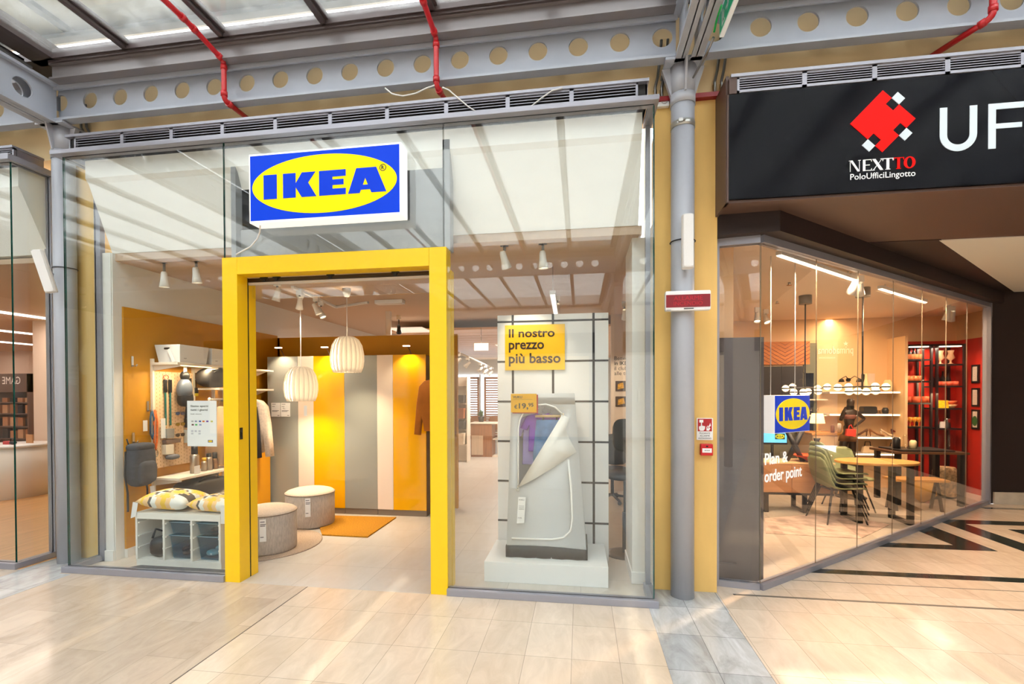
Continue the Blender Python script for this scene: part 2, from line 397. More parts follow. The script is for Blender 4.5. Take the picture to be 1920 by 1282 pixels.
# ================================================================ arcade walls behind, beside and opposite
f = MB(); f.box(-18, 4.07, 3.93, 14, 4.4, 5.0)
struct('wall_upper', f, M_cream, 'sand coloured upper wall behind the perforated beams')
f = MB(); f.box(0.56, 4.05, 0, 1.08, 4.4, 3.93); f.box(-5.16, 4.05, 0, -4.63, 4.4, 3.93)
struct('wall_pilaster', f, M_ply, 'ochre plaster strips of wall behind the grey columns')
M_opp = mat('pale_arcade_wall', (232, 226, 218), 0.7)
f = MB(); f.box(-18, -9.6, 0, 14, -9.45, 5.0); f.box(-18.1, -9.5, 0, -18, 12, 5.0); 
struct('wall_opposite', f, M_opp, 'pale wall on the far side of the arcade')
f = MB()
M_dsign = mat('dark_fascia_board', (40, 38, 42), 0.4); M_warm = mat('warm_shop_glow', (255, 232, 204), 0.5, emit=0.5)
for i, (a, b) in enumerate(((-14.5, -9.6), (-9.0, -5.3), (-4.6, 0.5), (1.2, 6.0), (6.8, 11.5))):
    f.box(a, -9.45, 3.0, b, -9.36, 3.7, 0)
    f.box(a + 0.2, -9.45, 0.1, b - 0.2, -9.4, 2.9, 1 if i % 2 == 0 else 2)
struct('wall_opposite_shopfronts', f, [M_dsign, M_warm, mat('pale_glow', (240, 238, 236), 0.5, emit=0.45)], 'lit shop fronts on the far side of the arcade')

f = MB(); f.box(14, -9.5, 0, 14.1, 12, 5.0); struct('wall_east', f, mat('dark_end_wall', (84, 76, 72), 0.7), 'dark wall closing the arcade beyond the side passage')
# ================================================================ glazed roof
def bay(name, x0, x1, y0, y1, rafters, label):
    root = thing(name, None, None, (0, 0, 0)); root['kind'] = 'structure'; root['label'] = label
    e = MB()
    for a, b in ((y0 - 0.07, y0), (y1 - 0.07, y1)):
        e.box(x0, a, 4.62, x1, b, 4.70); e.box(x0, a + 0.02, 4.60, x1, b - 0.02, 4.62)
    for a, b in ((x0, x0 + 0.07), (x1 - 0.07, x1)): e.box(a, y0, 4.62, b, y1, 4.70)
    e.build('perimeter_frame', M_roofbar, root)
    g = MB(); g.box(x0 - 0.02, y1, 4.47, x1 + 0.02, y1 + 0.06, 4.62); g.box(x0 - 0.02, y1 - 0.03, 4.595, x1 + 0.02, y1, 4.62); g.box(x0 - 0.02, y1 - 0.03, 4.47, x1 + 0.02, y1, 4.485)
    g.build('gutter_channel', mat('grey_channel', (132, 126, 128), 0.35, 0.2), root)
    xs = [x0 + 0.07] + list(rafters) + [x1 - 0.07]
    for r in rafters:
        m = MB(); m.box(r - 0.045, y0, 4.65, r + 0.045, y1, 4.70); m.box(r - 0.022, y0, 4.62, r + 0.022, y1, 4.65)
        m.build('rafter', M_roofbar, root, bev=0.004)
    for a, b in zip(xs, xs[1:]):
        m = MB(); m.box(a, y0, 4.66, b, y1 - 0.05, 4.672); m.build('roof_pane', M_roofglass, root)
    return root
RF = [-3.93, -2.995, -2.07, -1.15, -0.217]
bay('ceiling_skylight', -4.74, 0.69, -2.74, 3.76, RF, 'glazed roof bay with brown bars over the arcade')
bay('ceiling_skylight_east', 1.05, 6.4, -2.74, 3.76, [x + 5.74 for x in RF], 'glazed roof bay beyond the grey column')
bay('ceiling_skylight_west', -10.4, -5.06, -2.74, 3.76, [x - 5.72 for x in RF], 'glazed roof bay beyond the far column')
bay('ceiling_skylight_rear', -4.74, 0.69, -9.4, -3.1, RF, 'glazed roof bay behind the viewer')
bay('ceiling_skylight_rear_east', 1.05, 6.4, -9.4, -3.1, [x + 5.74 for x in RF], 'glazed roof bay behind the viewer beyond the column')
bay('ceiling_skylight_rear_west', -10.4, -5.06, -9.4, -3.1, [x - 5.72 for x in RF], 'glazed roof bay behind the viewer beyond the far column')
f = MB()
f.box(-18, -9.5, 4.7, -10.4, 4.3, 4.8); f.box(6.4, -9.5, 4.7, 14, 4.3, 4.8)
for a, b in ((-5.06, -4.74), (0.69, 1.05)): f.box(a, -9.5, 4.72, b, 3.9, 4.8)
f.box(-10.4, -3.1, 4.72, 6.4, -2.81, 4.8); f.box(-10.4, 3.82, 4.72, 6.4, 4.3, 4.8)
struct('ceiling_solid', f, mat('dark_roof_panel', (92, 84, 82), 0.6), 'solid dark strips between the glazed roof bays')
# added translucent sheet above, its slits and opening placed to shape the sun streaks
M_sheet = mat('translucent_sun_mask', (248, 249, 252), 0.6, trans=0.78)
f = MB(); Z = 6.6
xs = [-18.0]
for s_ in (-3.27, -1.52, 0.37, 2.33, 4.09): xs += [s_ - 0.012, s_ + 0.012]
xs.append(14.0)
ya, yb = -0.7, 0.95
f.box(-18, -10, Z, 14, -1.6, Z + 0.02); f.box(-18, yb, Z, 14, 5.6, Z + 0.02)
f.box(-18, -1.6, Z, 14, ya, Z + 0.02)
for a, b in zip(xs[::2], xs[1::2]):
    for p, q in ((a, min(b, 0.8)), (max(a, 0.8), min(b, 4.6)), (max(a, 4.6), b)):
        if q > p: f.box(p, -0.12 if 0.8 <= p < 4.6 else ya, Z, q, yb, Z + 0.02)
struct('ceiling_added_sun_mask', f, M_sheet, 'translucent white sheets added above the glass roof to shape the sun')
f = MB()
f.box(-18, 5.6, 4.8, 14, 5.7, 6.19, 0); f.box(-18, 5.58, 6.19, 14, 5.7, 6.24, 1); f.box(-18, 5.5, 6.36, 14, 5.6, 6.42, 1); f.box(-18, 5.6, 6.42, 14, 5.7, 6.6, 2)
for i in range(16):
    x = -17 + i * 1.94; f.box(x, 5.58, 4.8, x + 0.12, 5.62, 6.24, 1)
f.box(-18, 4.4, 4.78, 14, 5.7, 4.8, 0)
f.box(-18, 4.0, 6.5, 14, 5.6, 6.55, 2)
for k in range(18): f.box(-17 + k * 1.7, 3.9, 6.44, -16.9 + k * 1.7, 5.6, 6.5, 1)
struct('wall_clerestory', f, [mat('clerestory_cream', (226, 216, 194), 0.6, trans=0.1), mat('clerestory_steel', (110, 114, 118), 0.5), mat('clerestory_grey', (186, 187, 180), 0.6, trans=0.06)], 'cream upper wall with a bright strip window above the roof glass')

# ================================================================ castellated beams and columns
def holed(mb, x0, x1, z0, z1, y0, y1, ctr, r, axis=0, mi=0, zc=None):
    """web plate with round holes; axis 0 runs along X, 1 along Y"""
    N = 32
    def P(a, b, c): return (a, b, c) if axis == 0 else (b, a, c)
    cs = sorted(ctr); zc = zc if zc is not None else (z0 + z1) / 2
    edges = [x0] + [(a + b) / 2 for a, b in zip(cs, cs[1:])] + [x1]
    for k, c in enumerate(cs):
        a, b = edges[k], edges[k + 1]
        inn, outr = [], []
        angs = [2 * PI * i / N for i in range(N)]
        for q in ((b - c, z1 - zc), (a - c, z1 - zc), (a - c, z0 - zc), (b - c, z0 - zc)):
            t = math.atan2(q[1], q[0]) % (2 * PI)
            j = min(range(N), key=lambda i: abs((angs[i] - t + PI) % (2 * PI) - PI)); angs[j] = t
        for t in angs:
            ct, st = math.cos(t), math.sin(t)
            kx = ((b - c) if ct > 0 else (a - c)) / ct if abs(ct) > 1e-9 else 1e9
            kz = ((z1 - zc) if st > 0 else (z0 - zc)) / st if abs(st) > 1e-9 else 1e9
            q = min(kx, kz)
            inn.append((c + r * ct, zc + r * st)); outr.append((c + q * ct, zc + q * st))
        V = [P(x, y0, z) for x, z in inn] + [P(x, y0, z) for x, z in outr] + [P(x, y1, z) for x, z in inn] + [P(x, y1, z) for x, z in outr]
        fs = []
        for i in range(N):
            j = (i + 1) % N
            fs += [(i, j, N + j, N + i), (2 * N + i, 3 * N + i, 3 * N + j, 2 * N + j), (i, 2 * N + i, 2 * N + j, j)]
        mb.add(V, fs, mi)
def beamX(name, x0, x1, y, ctr, label):
    m = MB()
    holed(m, x0, x1, 4.17, 4.49, y - 0.008, y + 0.008, ctr, 0.076, 0, zc=4.36)
    m.box(x0, y - 0.08, 4.16, x1, y + 0.01, 4.18); m.box(x0, y - 0.08, 4.475, x1, y + 0.02, 4.495)
    m.box(x0, y - 0.08, 4.44, x1, y - 0.065, 4.475)
    return struct(name, m, M_steel, label)
C1 = [-4.851 + 0.3227 * i for i in range(18)]
BY = 3.91
beamX('beam_perforated', -4.82 - 0.05, 0.735, BY, C1, 'grey steel beam with round holes above the store front')
beamX('beam_perforated_east', 0.95, 8.0, BY, [1.02 + 0.331 * i for i in range(21)], 'grey steel beam with round holes above the dark fascia')
beamX('beam_perforated_west', -12.0, -4.97, BY, [-11.7 + 0.3227 * i for i in range(21)], 'grey steel beam with round holes beyond the far column')
OB = -2.93
beamX('beam_perforated_rear', -4.82, 0.735, OB, C1[1:-1], 'grey steel beam with round holes behind the viewer')
beamX('beam_perforated_rear_east', 0.95, 8.0, OB, [1.3 + 0.331 * i for i in range(20)], 'grey steel beam with round holes behind the viewer, beyond the column')
beamX('beam_perforated_rear_west', -12.0, -4.97, OB, [-11.7 + 0.3227 * i for i in range(20)], 'grey steel beam with round holes behind the viewer, far bay')
def beamY(name, x, y0, y1, label, pair):
    m = MB(); ctr = [y1 - 0.28 - 0.3227 * i for i in range(int((y1 - y0 - 0.4) / 0.3227))]
    for dx in ((-0.055, 0.055) if pair else (-0.05, 0.05)):
        holed(m, y0, y1, 4.15, 4.47, x + dx - 0.008, x + dx + 0.008, ctr, 0.08, 1)
        s_ = 1 if dx > 0 else -1
        m.box(x + dx - 0.008 * s_, y0, 4.13, x + dx + s_ * 0.045, y1, 4.155); m.box(x + dx, y0, 4.465, x + dx + s_ * 0.055, y1, 4.49)
        m.box(x + dx - s_ * 0.04, y0, 4.13, x + dx, y1, 4.145)
    return struct(name, m, M_steel, label)
beamY('beam_cross', 0.815, -9.4, 3.86, 'paired grey steel cross beam running back from the column', True)
beamY('beam_cross_west', -4.9, -9.4, 3.86, 'perforated grey cross beam running back from the far column', False)
def column(name, x, y, label):
    root = thing(name, None, None, (0, 0, 0)); root['kind'] = 'structure'; root['label'] = label
    m = MB(); m.cyl((x, y, 0), (x, y, 3.86), 0.088, n=40); m.build('shaft', M_steel2, root)
    m = MB(); m.cyl((x, y, 3.84), (x, y, 3.92), 0.094, n=40); m.cyl((x, y, 3.92), (x, y, 4.13), 0.088, 0.1, n=40)
    m.prism([(-0.16, 0.24), (-0.09, 0.02), (0.09, 0.02), (0.16, 0.24)], (x, y - 0.02, 3.89), XA, ZA, 0.04)
    m.prism([(-0.16, 0.24), (-0.105, 0.02), (0.105, 0.02), (0.16, 0.24)], (x + 0.008, y, 3.89), YA, ZA, 0.016)
    m.build('capital', M_steel2, root)
    m = MB(); m.box(x - 0.15, y - 0.13, 4.13, x + 0.15, y + 0.13, 4.15); m.build('cap_plate', M_steel, root)
    return root
column('column', 0.795, 3.95, 'round grey steel column between the two shop fronts')
column('column_west', -4.885, 3.95, 'round grey steel column at the far end of the store front')
column('column_rear', 0.795, -2.93, 'round grey steel column behind the viewer')
column('column_rear_west', -4.885, -2.93, 'round grey steel column behind the viewer, far bay')

# ================================================================ glazing of the store front
def pane(name, a, b, z0, z1, label=None, t=0.012, gm=None, parent=None, em=None):
    a = Vector((a[0], a[1], 0)); b = Vector((b[0], b[1], 0)); d = (b - a).normalized(); n = Vector((d.y, -d.x, 0)) * (t / 2)
    V = [a + n, b + n, b - n, a - n]; V = [p + ZA * z0 for p in V] + [p + ZA * z1 for p in V]
    m = MB(); m.add(V, [(0, 1, 5, 4), (2, 3, 7, 6)], 0); m.add(V, [(0, 3, 2, 1), (4, 5, 6, 7), (1, 2, 6, 5), (3, 0, 4, 7)], 1)
    return struct(name, m, [gm or M_glass, em or M_edge], label, parent)
GY = 3.72
pane('window_1', (-4.606, GY), (-3.004, GY), 0.055, 3.745, 'tall glass pane left of the yellow portal')
pane('window_2', (-2.996, GY), (-1.074, GY), 2.77, 3.745, 'glass pane above the yellow portal behind the light box')
pane('window_3', (-1.066, GY), (0.545, GY), 0.055, 3.745, 'tall glass pane right of the yellow portal')
pane('window_4', (0.545, GY + 0.012), (0.545, 4.03), 0.055, 3.745, 'narrow return pane beside the grey column')
pane('window_5', (-4.606, GY + 0.012), (-4.606, 4.0), 0.055, 3.745, 'narrow return pane at the far column')
m = MB()
m.box(-4.64, 3.68, 0, -3.01, 3.76, 0.055); m.box(-1.05, 3.68, 0, 0.575, 3.76, 0.055); m.box(-4.64, 3.76, 0, -4.57, 4.05, 0.055); m.box(0.505, 3.76, 0, 0.575, 4.05, 0.055)
m.box(-4.62, 4.0, 0, -4.55, 4.05, 3.745); m.box(0.52, 4.0, 0, 0.56, 4.05, 3.745)
m.box(-4.67, 3.655, 3.745, 0.575, 3.77, 3.782); m.box(-4.66, 3.77, 3.745, -4.57, 4.05, 3.782); m.box(0.505, 3.77, 3.745, 0.575, 4.05, 3.782)
struct('trim_4', m, M_alu, 'grey aluminium sill, rail and posts around the store front glass', bev=0.003)
# walls inside the store
m = MB(); m.box(-4.58, 4.03, 0.0, -4.45, 16, 2.97, 0); m.box(-4.60, 4.02, 0, -4.46, 4.12, 2.97, 0)
struct('wall_left', m, M_white, 'white side wall of the store')
m = MB(); m.box(-4.45, 4.12, 0.085, -4.43, 6.55, 2.47, 0); m.box(-4.43, 6.55, 0.085, -1.95, 6.6, 2.44, 0); m.box(-4.45, 6.55, 0.085, -4.4, 6.6, 2.44)
struct('wall_ochre', m, M_ochre, 'ochre painted wall behind the shelving and the wardrobes')
m = MB(); m.box(-4.45, 4.12, 0, -4.418, 6.0, 0.085); m.box(-4.605, 4.005, 0, -4.455, 4.125, 0.1)
struct('baseboard_left', m, M_white, 'pale baseboard below the ochre wall')
m = MB(); m.prism([(3.80, 3.74), (3.80, 3.58), (3.83, 3.54), (4.05, 2.97), (4.3, 2.97), (4.3, 3.74)], (-4.47, 0, 0), YA, ZA, -4.94)
struct('wall_bulkhead', m, mat('bright_white_paint', (250, 249, 246), 0.6), 'white sloping bulkhead above the shop window')
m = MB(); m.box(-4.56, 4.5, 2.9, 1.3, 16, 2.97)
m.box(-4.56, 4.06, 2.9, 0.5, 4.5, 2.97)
struct('ceiling_store', m, mat('store_ceiling', (202, 176, 152), 0.8), 'plain ceiling of the store')  # white ceiling toned down to beige; its dim light is in the colour
m = MB(); m.box(0.43, 4.15, 0, 0.545, 4.72, 2.9, 0); struct('wall_right', m, M_white, 'short white end wall beside the display window')
m = MB(); m.box(0.42, 4.135, 0, 0.552, 4.735, 0.1); struct('baseboard_right', m, M_whiteg, 'white baseboard of the short end wall', bev=0.004)
m = MB(); m.box(0.5, 8.1, 0, 1.3, 8.2, 2.9); m.box(1.2, 4.4, 0, 1.3, 16, 2.97); struct('wall_text', m, mat('beige_wall', (228, 212, 196), 0.7), 'beige wall with lettering behind the white tiled display panel')
m = MB(); m.box(-4.5, 15.9, 0, 1.3, 16, 2.97); struct('wall_back', m, M_white, 'far back wall of the store')
m = MB(); m.box(-4.2, 15.85, 0.9, -0.8, 15.9, 2.25, 0)
for x in (-4.2, -3.35, -2.5, -1.65, -0.85): m.box(x, 15.82, 0.9, x + 0.05, 15.86, 2.25, 1)
struct('window_6', m, [mat('daylit_window', (236, 244, 255), 0.5, emit=2.0), M_whiteg], 'bright daylit window at the far back of the store')
# grey steel box above the portal, behind the glass
m = MB(); m.box(-2.99, 3.86, 2.77, -1.07, 3.89, 3.05, 0); m.box(-1.42, 3.86, 3.3, -1.1, 3.89, 3.62, 0); m.box(-1.42, 3.86, 3.05, -1.1, 3.88, 3.3, 0); m.box(-2.72, 3.86, 3.05, -1.4, 3.89, 3.62, 0)
m.box(-3.0, 3.8, 2.77, -2.955, 3.9, 3.58, 0); m.box(-1.1, 3.8, 2.77, -1.04, 3.9, 3.66, 0)
m.box(-2.96, 3.88, 3.05, -2.7, 3.9, 3.58, 1)
struct('trim_5', m, [mat('grey_sheet_panel', (158, 160, 164), 0.4), M_black], 'grey steel panel and posts above the yellow portal behind the glass')

# ================================================================ shop with the dark fascia, right of the column
m = MB(); m.box(1.085, 3.86, 3.05, 14, 4.06, 3.93, 0); m.box(1.065, 3.77, 3.0, 1.085, 4.06, 3.93, 0)
m.prism([(1.085, 3.76), (14, 3.76), (14, 8.0), (5.95, 8.0), (5.76, 7.84), (1.446, 4.17), (1.085, 4.23)], (0, 0, 3.06), XA, YA, 0.03, 0)
struct('ceiling_soffit', m, M_brown, 'brown soffit and back box of the dark fascia')
o2 = DGN * 0.13
a, b = DG0 + o2, DG1 + o2
m = MB(); m.prism([(1.09, 4.09), (1.55, 4.06), (b.x + 0.3, b.y + 0.255), (6.0, 8.0), (5.8, 7.88), (1.446, 4.19), (1.09, 4.24)], (0, 0, 3.03), XA, YA, 0.16)
m.prism([(2.62, 5.05), (3.33, 5.06), (6.1, 7.86), (5.9, 7.86)], (0, 0, 3.03), XA, YA, 0.006)  # darker soffit patch; the shade behind the front soffit is in its colour
struct('ceiling_bulkhead', m, M_dbrown, 'bulkhead above the slanting shop window, its brown darkened for shade')
m = MB(); m.prism([(3.33, 5.08), (12, 5.08), (12, 7.85), (6.1, 7.85)], (0, 0, 3.03), XA, YA, 0.008)
struct('ceiling_passage', m, mat('pale_passage_ceiling', (226, 224, 214), 0.7), 'pale ceiling panel of the side passage')
m = MB(); m.box(5.84, 7.86, 0, 12, 7.98, 3.03); struct('wall_passage', m, M_dbrown, 'dark brown end wall of the side passage')
m = MB(); m.box(5.86, 7.83, 0, 12, 7.86, 0.17); struct('baseboard_passage', m, mat('pale_stone_base', (216, 204, 184), 0.4, var=0.1), 'pale stone baseboard below the dark brown wall')
us = [1530, 1608, 1674, 1728, 1773, 1812]
ps = [DG0] + [Vector((onD(u, 745).x, onD(u, 745).y, 0)) for u in us] + [DG1]
pane('window_7', (1.13, 4.225), (1.44, 4.172), 0.05, 2.81, 'narrow front pane of the corner shop beside the ochre wall', gm=M_glass2)
for i, (a, b) in enumerate(zip(ps, ps[1:])):
    a2 = a + DGD * 0.001; b2 = b - DGD * 0.001
    pane('window_%d' % (8 + i), (a2.x, a2.y), (b2.x, b2.y), 0.05, 2.81, 'slanting shop pane, number %s from the column corner' % ('one two three four five six seven'.split()[i]), gm=M_glass2, t=0.007, em=M_edge if i == 6 else mat('pale_glass_edge', (146, 130, 110), 0.3))
def bar(m, a, b, wd, z0, z1, mi=0):
    a = Vector((a[0], a[1], 0)); b = Vector((b[0], b[1], 0)); d = (b - a).normalized(); n = Vector((d.y, -d.x, 0)) * (wd / 2)
    V = [a + n, b + n, b - n, a - n]; V = [p + ZA * z0 for p in V] + [p + ZA * z1 for p in V]
    m.add(V, [(0, 3, 2, 1), (4, 5, 6, 7), (0, 1, 5, 4), (1, 2, 6, 5), (2, 3, 7, 6), (3, 0, 4, 7)], mi)
m = MB()
for z0, z1 in ((0, 0.05), (2.81, 2.875)):
    bar(m, (1.09, 4.232), (1.44, 4.172), 0.07, z0, z1); bar(m, DG0 - DGD * 0.01, DG1, 0.07, z0, z1)
m.box(1.09, 4.19, 0, 1.135, 4.26, 2.875); e = DG1 + DGD * 0.03; bar(m, DG1 - DGD * 0.02, e, 0.09, 0, 2.875)
struct('trim_6', m, M_alu, 'grey aluminium frame of the slanting shop window')
m = MB(); m.box(1.165, 4.38, 0, 1.3, 9.1, 2.95, 0); m.box(1.3, 8.95, 0, 5.15, 9.1, 2.95, 0)
struct('wall_planning_back', m, mat('warm_white_wall', (232, 196, 150), 0.7), 'warm white back wall of the planning shop')
m = MB(); m.box(5.15, 8.95, 0, 6.2, 9.1, 2.45, 0); m.prism([(5.82, 7.9), (5.9, 7.98), (6.13, 8.4), (6.13, 8.95), (6.22, 8.95), (6.22, 7.9)], (0, 0, 2.45), XA, YA, 2.45, 0)
struct('wall_red', m, mat('red_wall_paint', (204, 40, 20), 0.55), 'red painted walls around the black shelving')
m = MB(); m.box(5.15, 8.95, 2.45, 6.2, 9.1, 2.95, 0); m.prism([(5.82, 7.9), (5.9, 7.98), (6.13, 8.4), (6.13, 8.95), (6.22, 8.95), (6.22, 7.9)], (0, 0, 2.95), XA, YA, 0.5, 0); m.box(5.1, 8.5, 0, 5.14, 8.95, 2.5)
struct('wall_planning_side', m, mat('warm_white_wall', (232, 196, 150), 0.7), 'white wall above the red corner')
m = MB(); m.prism([(1.12, 4.27), (1.46, 4.21), (5.74, 7.86), (6.2, 8.25), (6.2, 9.1), (1.2, 9.1)], (0, 0, 2.9), XA, YA, 0.04)
struct('ceiling_planning', m, mat('planning_ceiling', (252, 228, 202), 0.7), 'warm white ceiling of the planning shop')

# ================================================================ shop left of the far column
pane('window_15', (-9.5, GY), (-5.175, GY), 0.055, 3.745, 'front pane of the neighbouring shop at the edge of view')
pane('window_16', (-5.168, GY), (-5.168, 4.03), 0.055, 3.745, 'return pane of the neighbouring shop')
m = MB(); m.box(-10, 3.68, 0, -5.14, 3.76, 0.055); m.box(-5.22, 3.76, 0, -5.14, 4.05, 0.055); m.box(-5.22, 4.03, 0, -5.14, 4.1, 3.745); m.box(-10, 3.66, 3.745, -5.12, 3.77, 3.80); m.box(-5.22, 3.77, 3.745, -5.12, 4.05, 3.80)
struct('trim_7', m, M_alu, 'grey aluminium frame of the neighbouring shop window', bev=0.003)
m = MB(); m.prism([(3.80, 3.74), (3.80, 3.56), (3.83, 3.5), (4.05, 3.0), (4.3, 2.97), (4.3, 3.74)], (-12, 0, 0), YA, ZA, -6.8)
struct('wall_bulkhead_west', m, mat('bright_white_paint', (250, 249, 246)), 'white sloping bulkhead of the neighbouring shop')
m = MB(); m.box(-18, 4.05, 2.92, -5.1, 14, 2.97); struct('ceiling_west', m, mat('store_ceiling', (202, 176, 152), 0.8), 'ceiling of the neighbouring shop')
m = MB(); m.box(-9.6, 7.2, 0, -5.24, 7.4, 2.92); m.box(-5.24, 4.1, 0, -5.16, 7.4, 3.74); m.box(-18, 12.0, 0, -5, 12.1, 2.92)
struct('wall_west', m, mat('beige_pink_wall', (226, 202, 186), 0.7), 'beige walls inside the neighbouring shop')
m = MB(); m.box(-9.62, 7.18, 0, -5.2, 7.2, 0.1); struct('baseboard_west', m, M_whiteg, 'pale baseboard inside the neighbouring shop')
# ================================================================ things on the arcade side
# ---- yellow entrance portal
P = thing('entrance_portal', 'bright yellow door portal standing in front of the store glass', 'portal', (-2.03, 3.70, 0))
def loc_box(x0, y0, z0, x1, y1, z1, b=P.location): return (x0 - b.x, y0 - b.y, z0 - b.z, x1 - b.x, y1 - b.y, z1 - b.z)
XL, XR, PT = -3.012, -1.046, 2.765
for a, b in ((XL, XL + 0.14), (XR - 0.14, XR)):
    m = MB(); m.box(*loc_box(a, 3.70, 0, b, 3.83, PT)); m.build('jamb', M_yellow, P, bev=0.002)
    m = MB(); m.box(*loc_box(a + 0.006, 3.85, 0, b - 0.002, 3.94, 2.62)); m.build('rear_jamb', M_yellow, P, bev=0.002)
m = MB(); m.box(*loc_box(XL + 0.141, 3.70, 2.62, XR - 0.141, 3.83, PT)); m.build('header', M_yellow, P, bev=0.002)
for a in (XL + 0.02, XR - 0.135):
    m = MB(); m.box(*loc_box(a, 3.83, 0, a + 0.115, 3.85, 2.62)); m.build('dark_gap_seal', M_black, P)
m = MB(); m.box(*loc_box(XL + 0.14, 3.835, 2.585, XR - 0.14, 3.87, 2.615), 0); m.box(*loc_box(XL + 0.14, 3.84, 2.56, XR - 0.14, 3.865, 2.58), 1)
m.build('door_track', [mat('bronze_track', (70, 58, 44), 0.35, 0.7), mat('pale_track', (208, 200, 192), 0.4)], P)
for x in (-2.72, -1.52, -2.6, -2.1):
    m = MB(); m.cyl((x - P.location.x, 0.12, 2.60), (x - P.location.x, 0.15, 2.60), 0.016, n=12); m.box(x - P.location.x - 0.03, 0.125, 2.605, x - P.location.x + 0.03, 0.15, 2.625); m.build('track_roller', M_black, P)
m = MB(); m.prism(rrect(XL + 0.16 + 2.03, 2.44, XR - 0.15 + 2.03, 2.56, 0.03), (0, 0.16, 0), XA, ZA, 0.012); m.build('glass_transom', M_glass, P)
m = MB(); m.box(*loc_box(XL + 0.14, 3.715, 1.22, XL + 0.146, 3.745, 1.32)); m.box(*loc_box(XL + 0.14, 3.722, 1.235, XL + 0.15, 3.738, 1.28)); m.build('key_switch', M_black, P)

# ---- large light box with lettering
LET = {'I': ([(0, 0), (1, 0), (1, 1), (0, 1)], None),
 'K': ([(0, 0), (0.38, 0), (0.38, 0.42), (0.56, 0), (1, 0), (0.755, 0.58), (0.975, 1), (0.573, 1), (0.38, 0.57), (0.38, 1), (0, 1)], None),
 'E': ([(0, 0), (1, 0), (1, 0.25), (0.5, 0.25), (0.5, 0.40), (0.92, 0.40), (0.92, 0.62), (0.5, 0.62), (0.5, 0.74), (1, 0.74), (1, 1), (0, 1)], None)}
def letterset(m, o, R, U, W, H, spans, z0, z1, d=0.004, mi=0):
    """four block letters on a face W x H whose lower left corner is o"""
    for ch, (a, b) in zip('IKEA', spans):
        fx = lambda q: (a + (b - a) * q) * W; fy = lambda q: (z0 + (z1 - z0) * q) * H
        N = Vector(R).cross(Vector(U)); oo = Vector(o) + N * d
        if ch == 'A':
            left = [(0, 0), (0.30, 0), (0.335, 0.13), (0.45, 0.13), (0.45, 0.32), (0.385, 0.32), (0.45, 0.60), (0.45, 1), (0.22, 1)]
            right = [(0.45, 0.13), (0.575, 0.13), (0.61, 0), (1, 0), (0.74, 1), (0.45, 1), (0.45, 0.60), (0.52, 0.32), (0.45, 0.32)]
            for L in (left, right): m.prism([(fx(x), fy(y)) for x, y in L], oo, R, U, d, mi)
        else: m.prism([(fx(x), fy(y)) for x, y in LET[ch][0]], oo, R, U, d, mi)
M_blue = mat('sign_blue', (0, 50, 180), 0.45, emit=0.42, emc=(0, 70, 232), spec=0.15)
M_sy = mat('sign_yellow', (236, 206, 0), 0.5, emit=0.45, emc=(255, 232, 0), spec=0.12)
M_lit = mat('lit_white_acrylic', (255, 255, 255), 0.4, emit=0.55)
SX0, SX1, SZ0, SZ1 = -2.643, -1.357, 2.985, 3.536
S = thing('illuminated_sign', 'large blue and yellow light box with block letters above the yellow portal', 'sign', (-2.0, 3.55, SZ0))
sw, sh = SX1 - SX0, SZ1 - SZ0
m = MB(); m.box(-sw / 2, 0.004, 0, sw / 2, 0.14, sh); m.build('housing', M_lit, S, bev=0.004)
m = MB(); m.box(-sw / 2 + 0.014, 0.0, 0.016, sw / 2 - 0.014, 0.006, sh - 0.016); m.build('blue_face', M_blue, S)
m = MB(); m.prism(ell(0, sh / 2, sw * 0.474, sh * 0.415, 72), (0, -0.003, 0), XA, ZA, 0.003); m.build('yellow_oval', M_sy, S)
wl, wr = 1 / 3.888, 1 / 3.706
tf = lambda q: q * wl / (wr - q * (wr - wl))
m = MB(); letterset(m, (-sw / 2, -0.003, 0), XA, ZA, sw, sh, [tuple(tf(x) for x in s_) for s_ in ((0.110, 0.202), (0.246, 0.470), (0.489, 0.661), (0.676, 0.913))], 0.325, 0.675, 0.004)
m.build('lettering', mat('sign_blue_letters', (0, 46, 176), 0.45, emit=0.42, emc=(0, 66, 228), spec=0.15), S)
m = MB(); c_ = (sw * (tf(0.892) - 0.5), -0.0045, sh * 0.66)
for i in range(24):
    a0, a1 = 2 * PI * i / 24, 2 * PI * (i + 1) / 24
    m.prism([(0.0215 * math.cos(a0), 0.0215 * math.sin(a0)), (0.0275 * math.cos(a0), 0.0275 * math.sin(a0)), (0.0275 * math.cos(a1), 0.0275 * math.sin(a1)), (0.0215 * math.cos(a1), 0.0215 * math.sin(a1))], c_, XA, ZA, 0.002)
m.text('R', Vector(c_), XA, ZA, h=0.028, d=0.002, mid=True, bold=0.03); m.build('registered_mark', mat('dark_print', (34, 40, 26), 0.5), S)
for x in (-0.45, 0.45): MB().box(x - 0.03, 0.14, 0.1, x + 0.03, 0.165, 0.45).build('mounting_bracket', M_alu, S)
p = [onY(488, 422, 3.6), onY(487, 435, 3.66), onY(482, 448, 3.69), onY(470, 462, 3.70), onY(455, 470, 3.71), onY(443, 477, 3.712)]
m = MB(); m.tube(p, 0.006, 8); tag(m.build('power_cable', M_whiteg), 'white cable looping from the light box down to the yellow portal', 'cable')

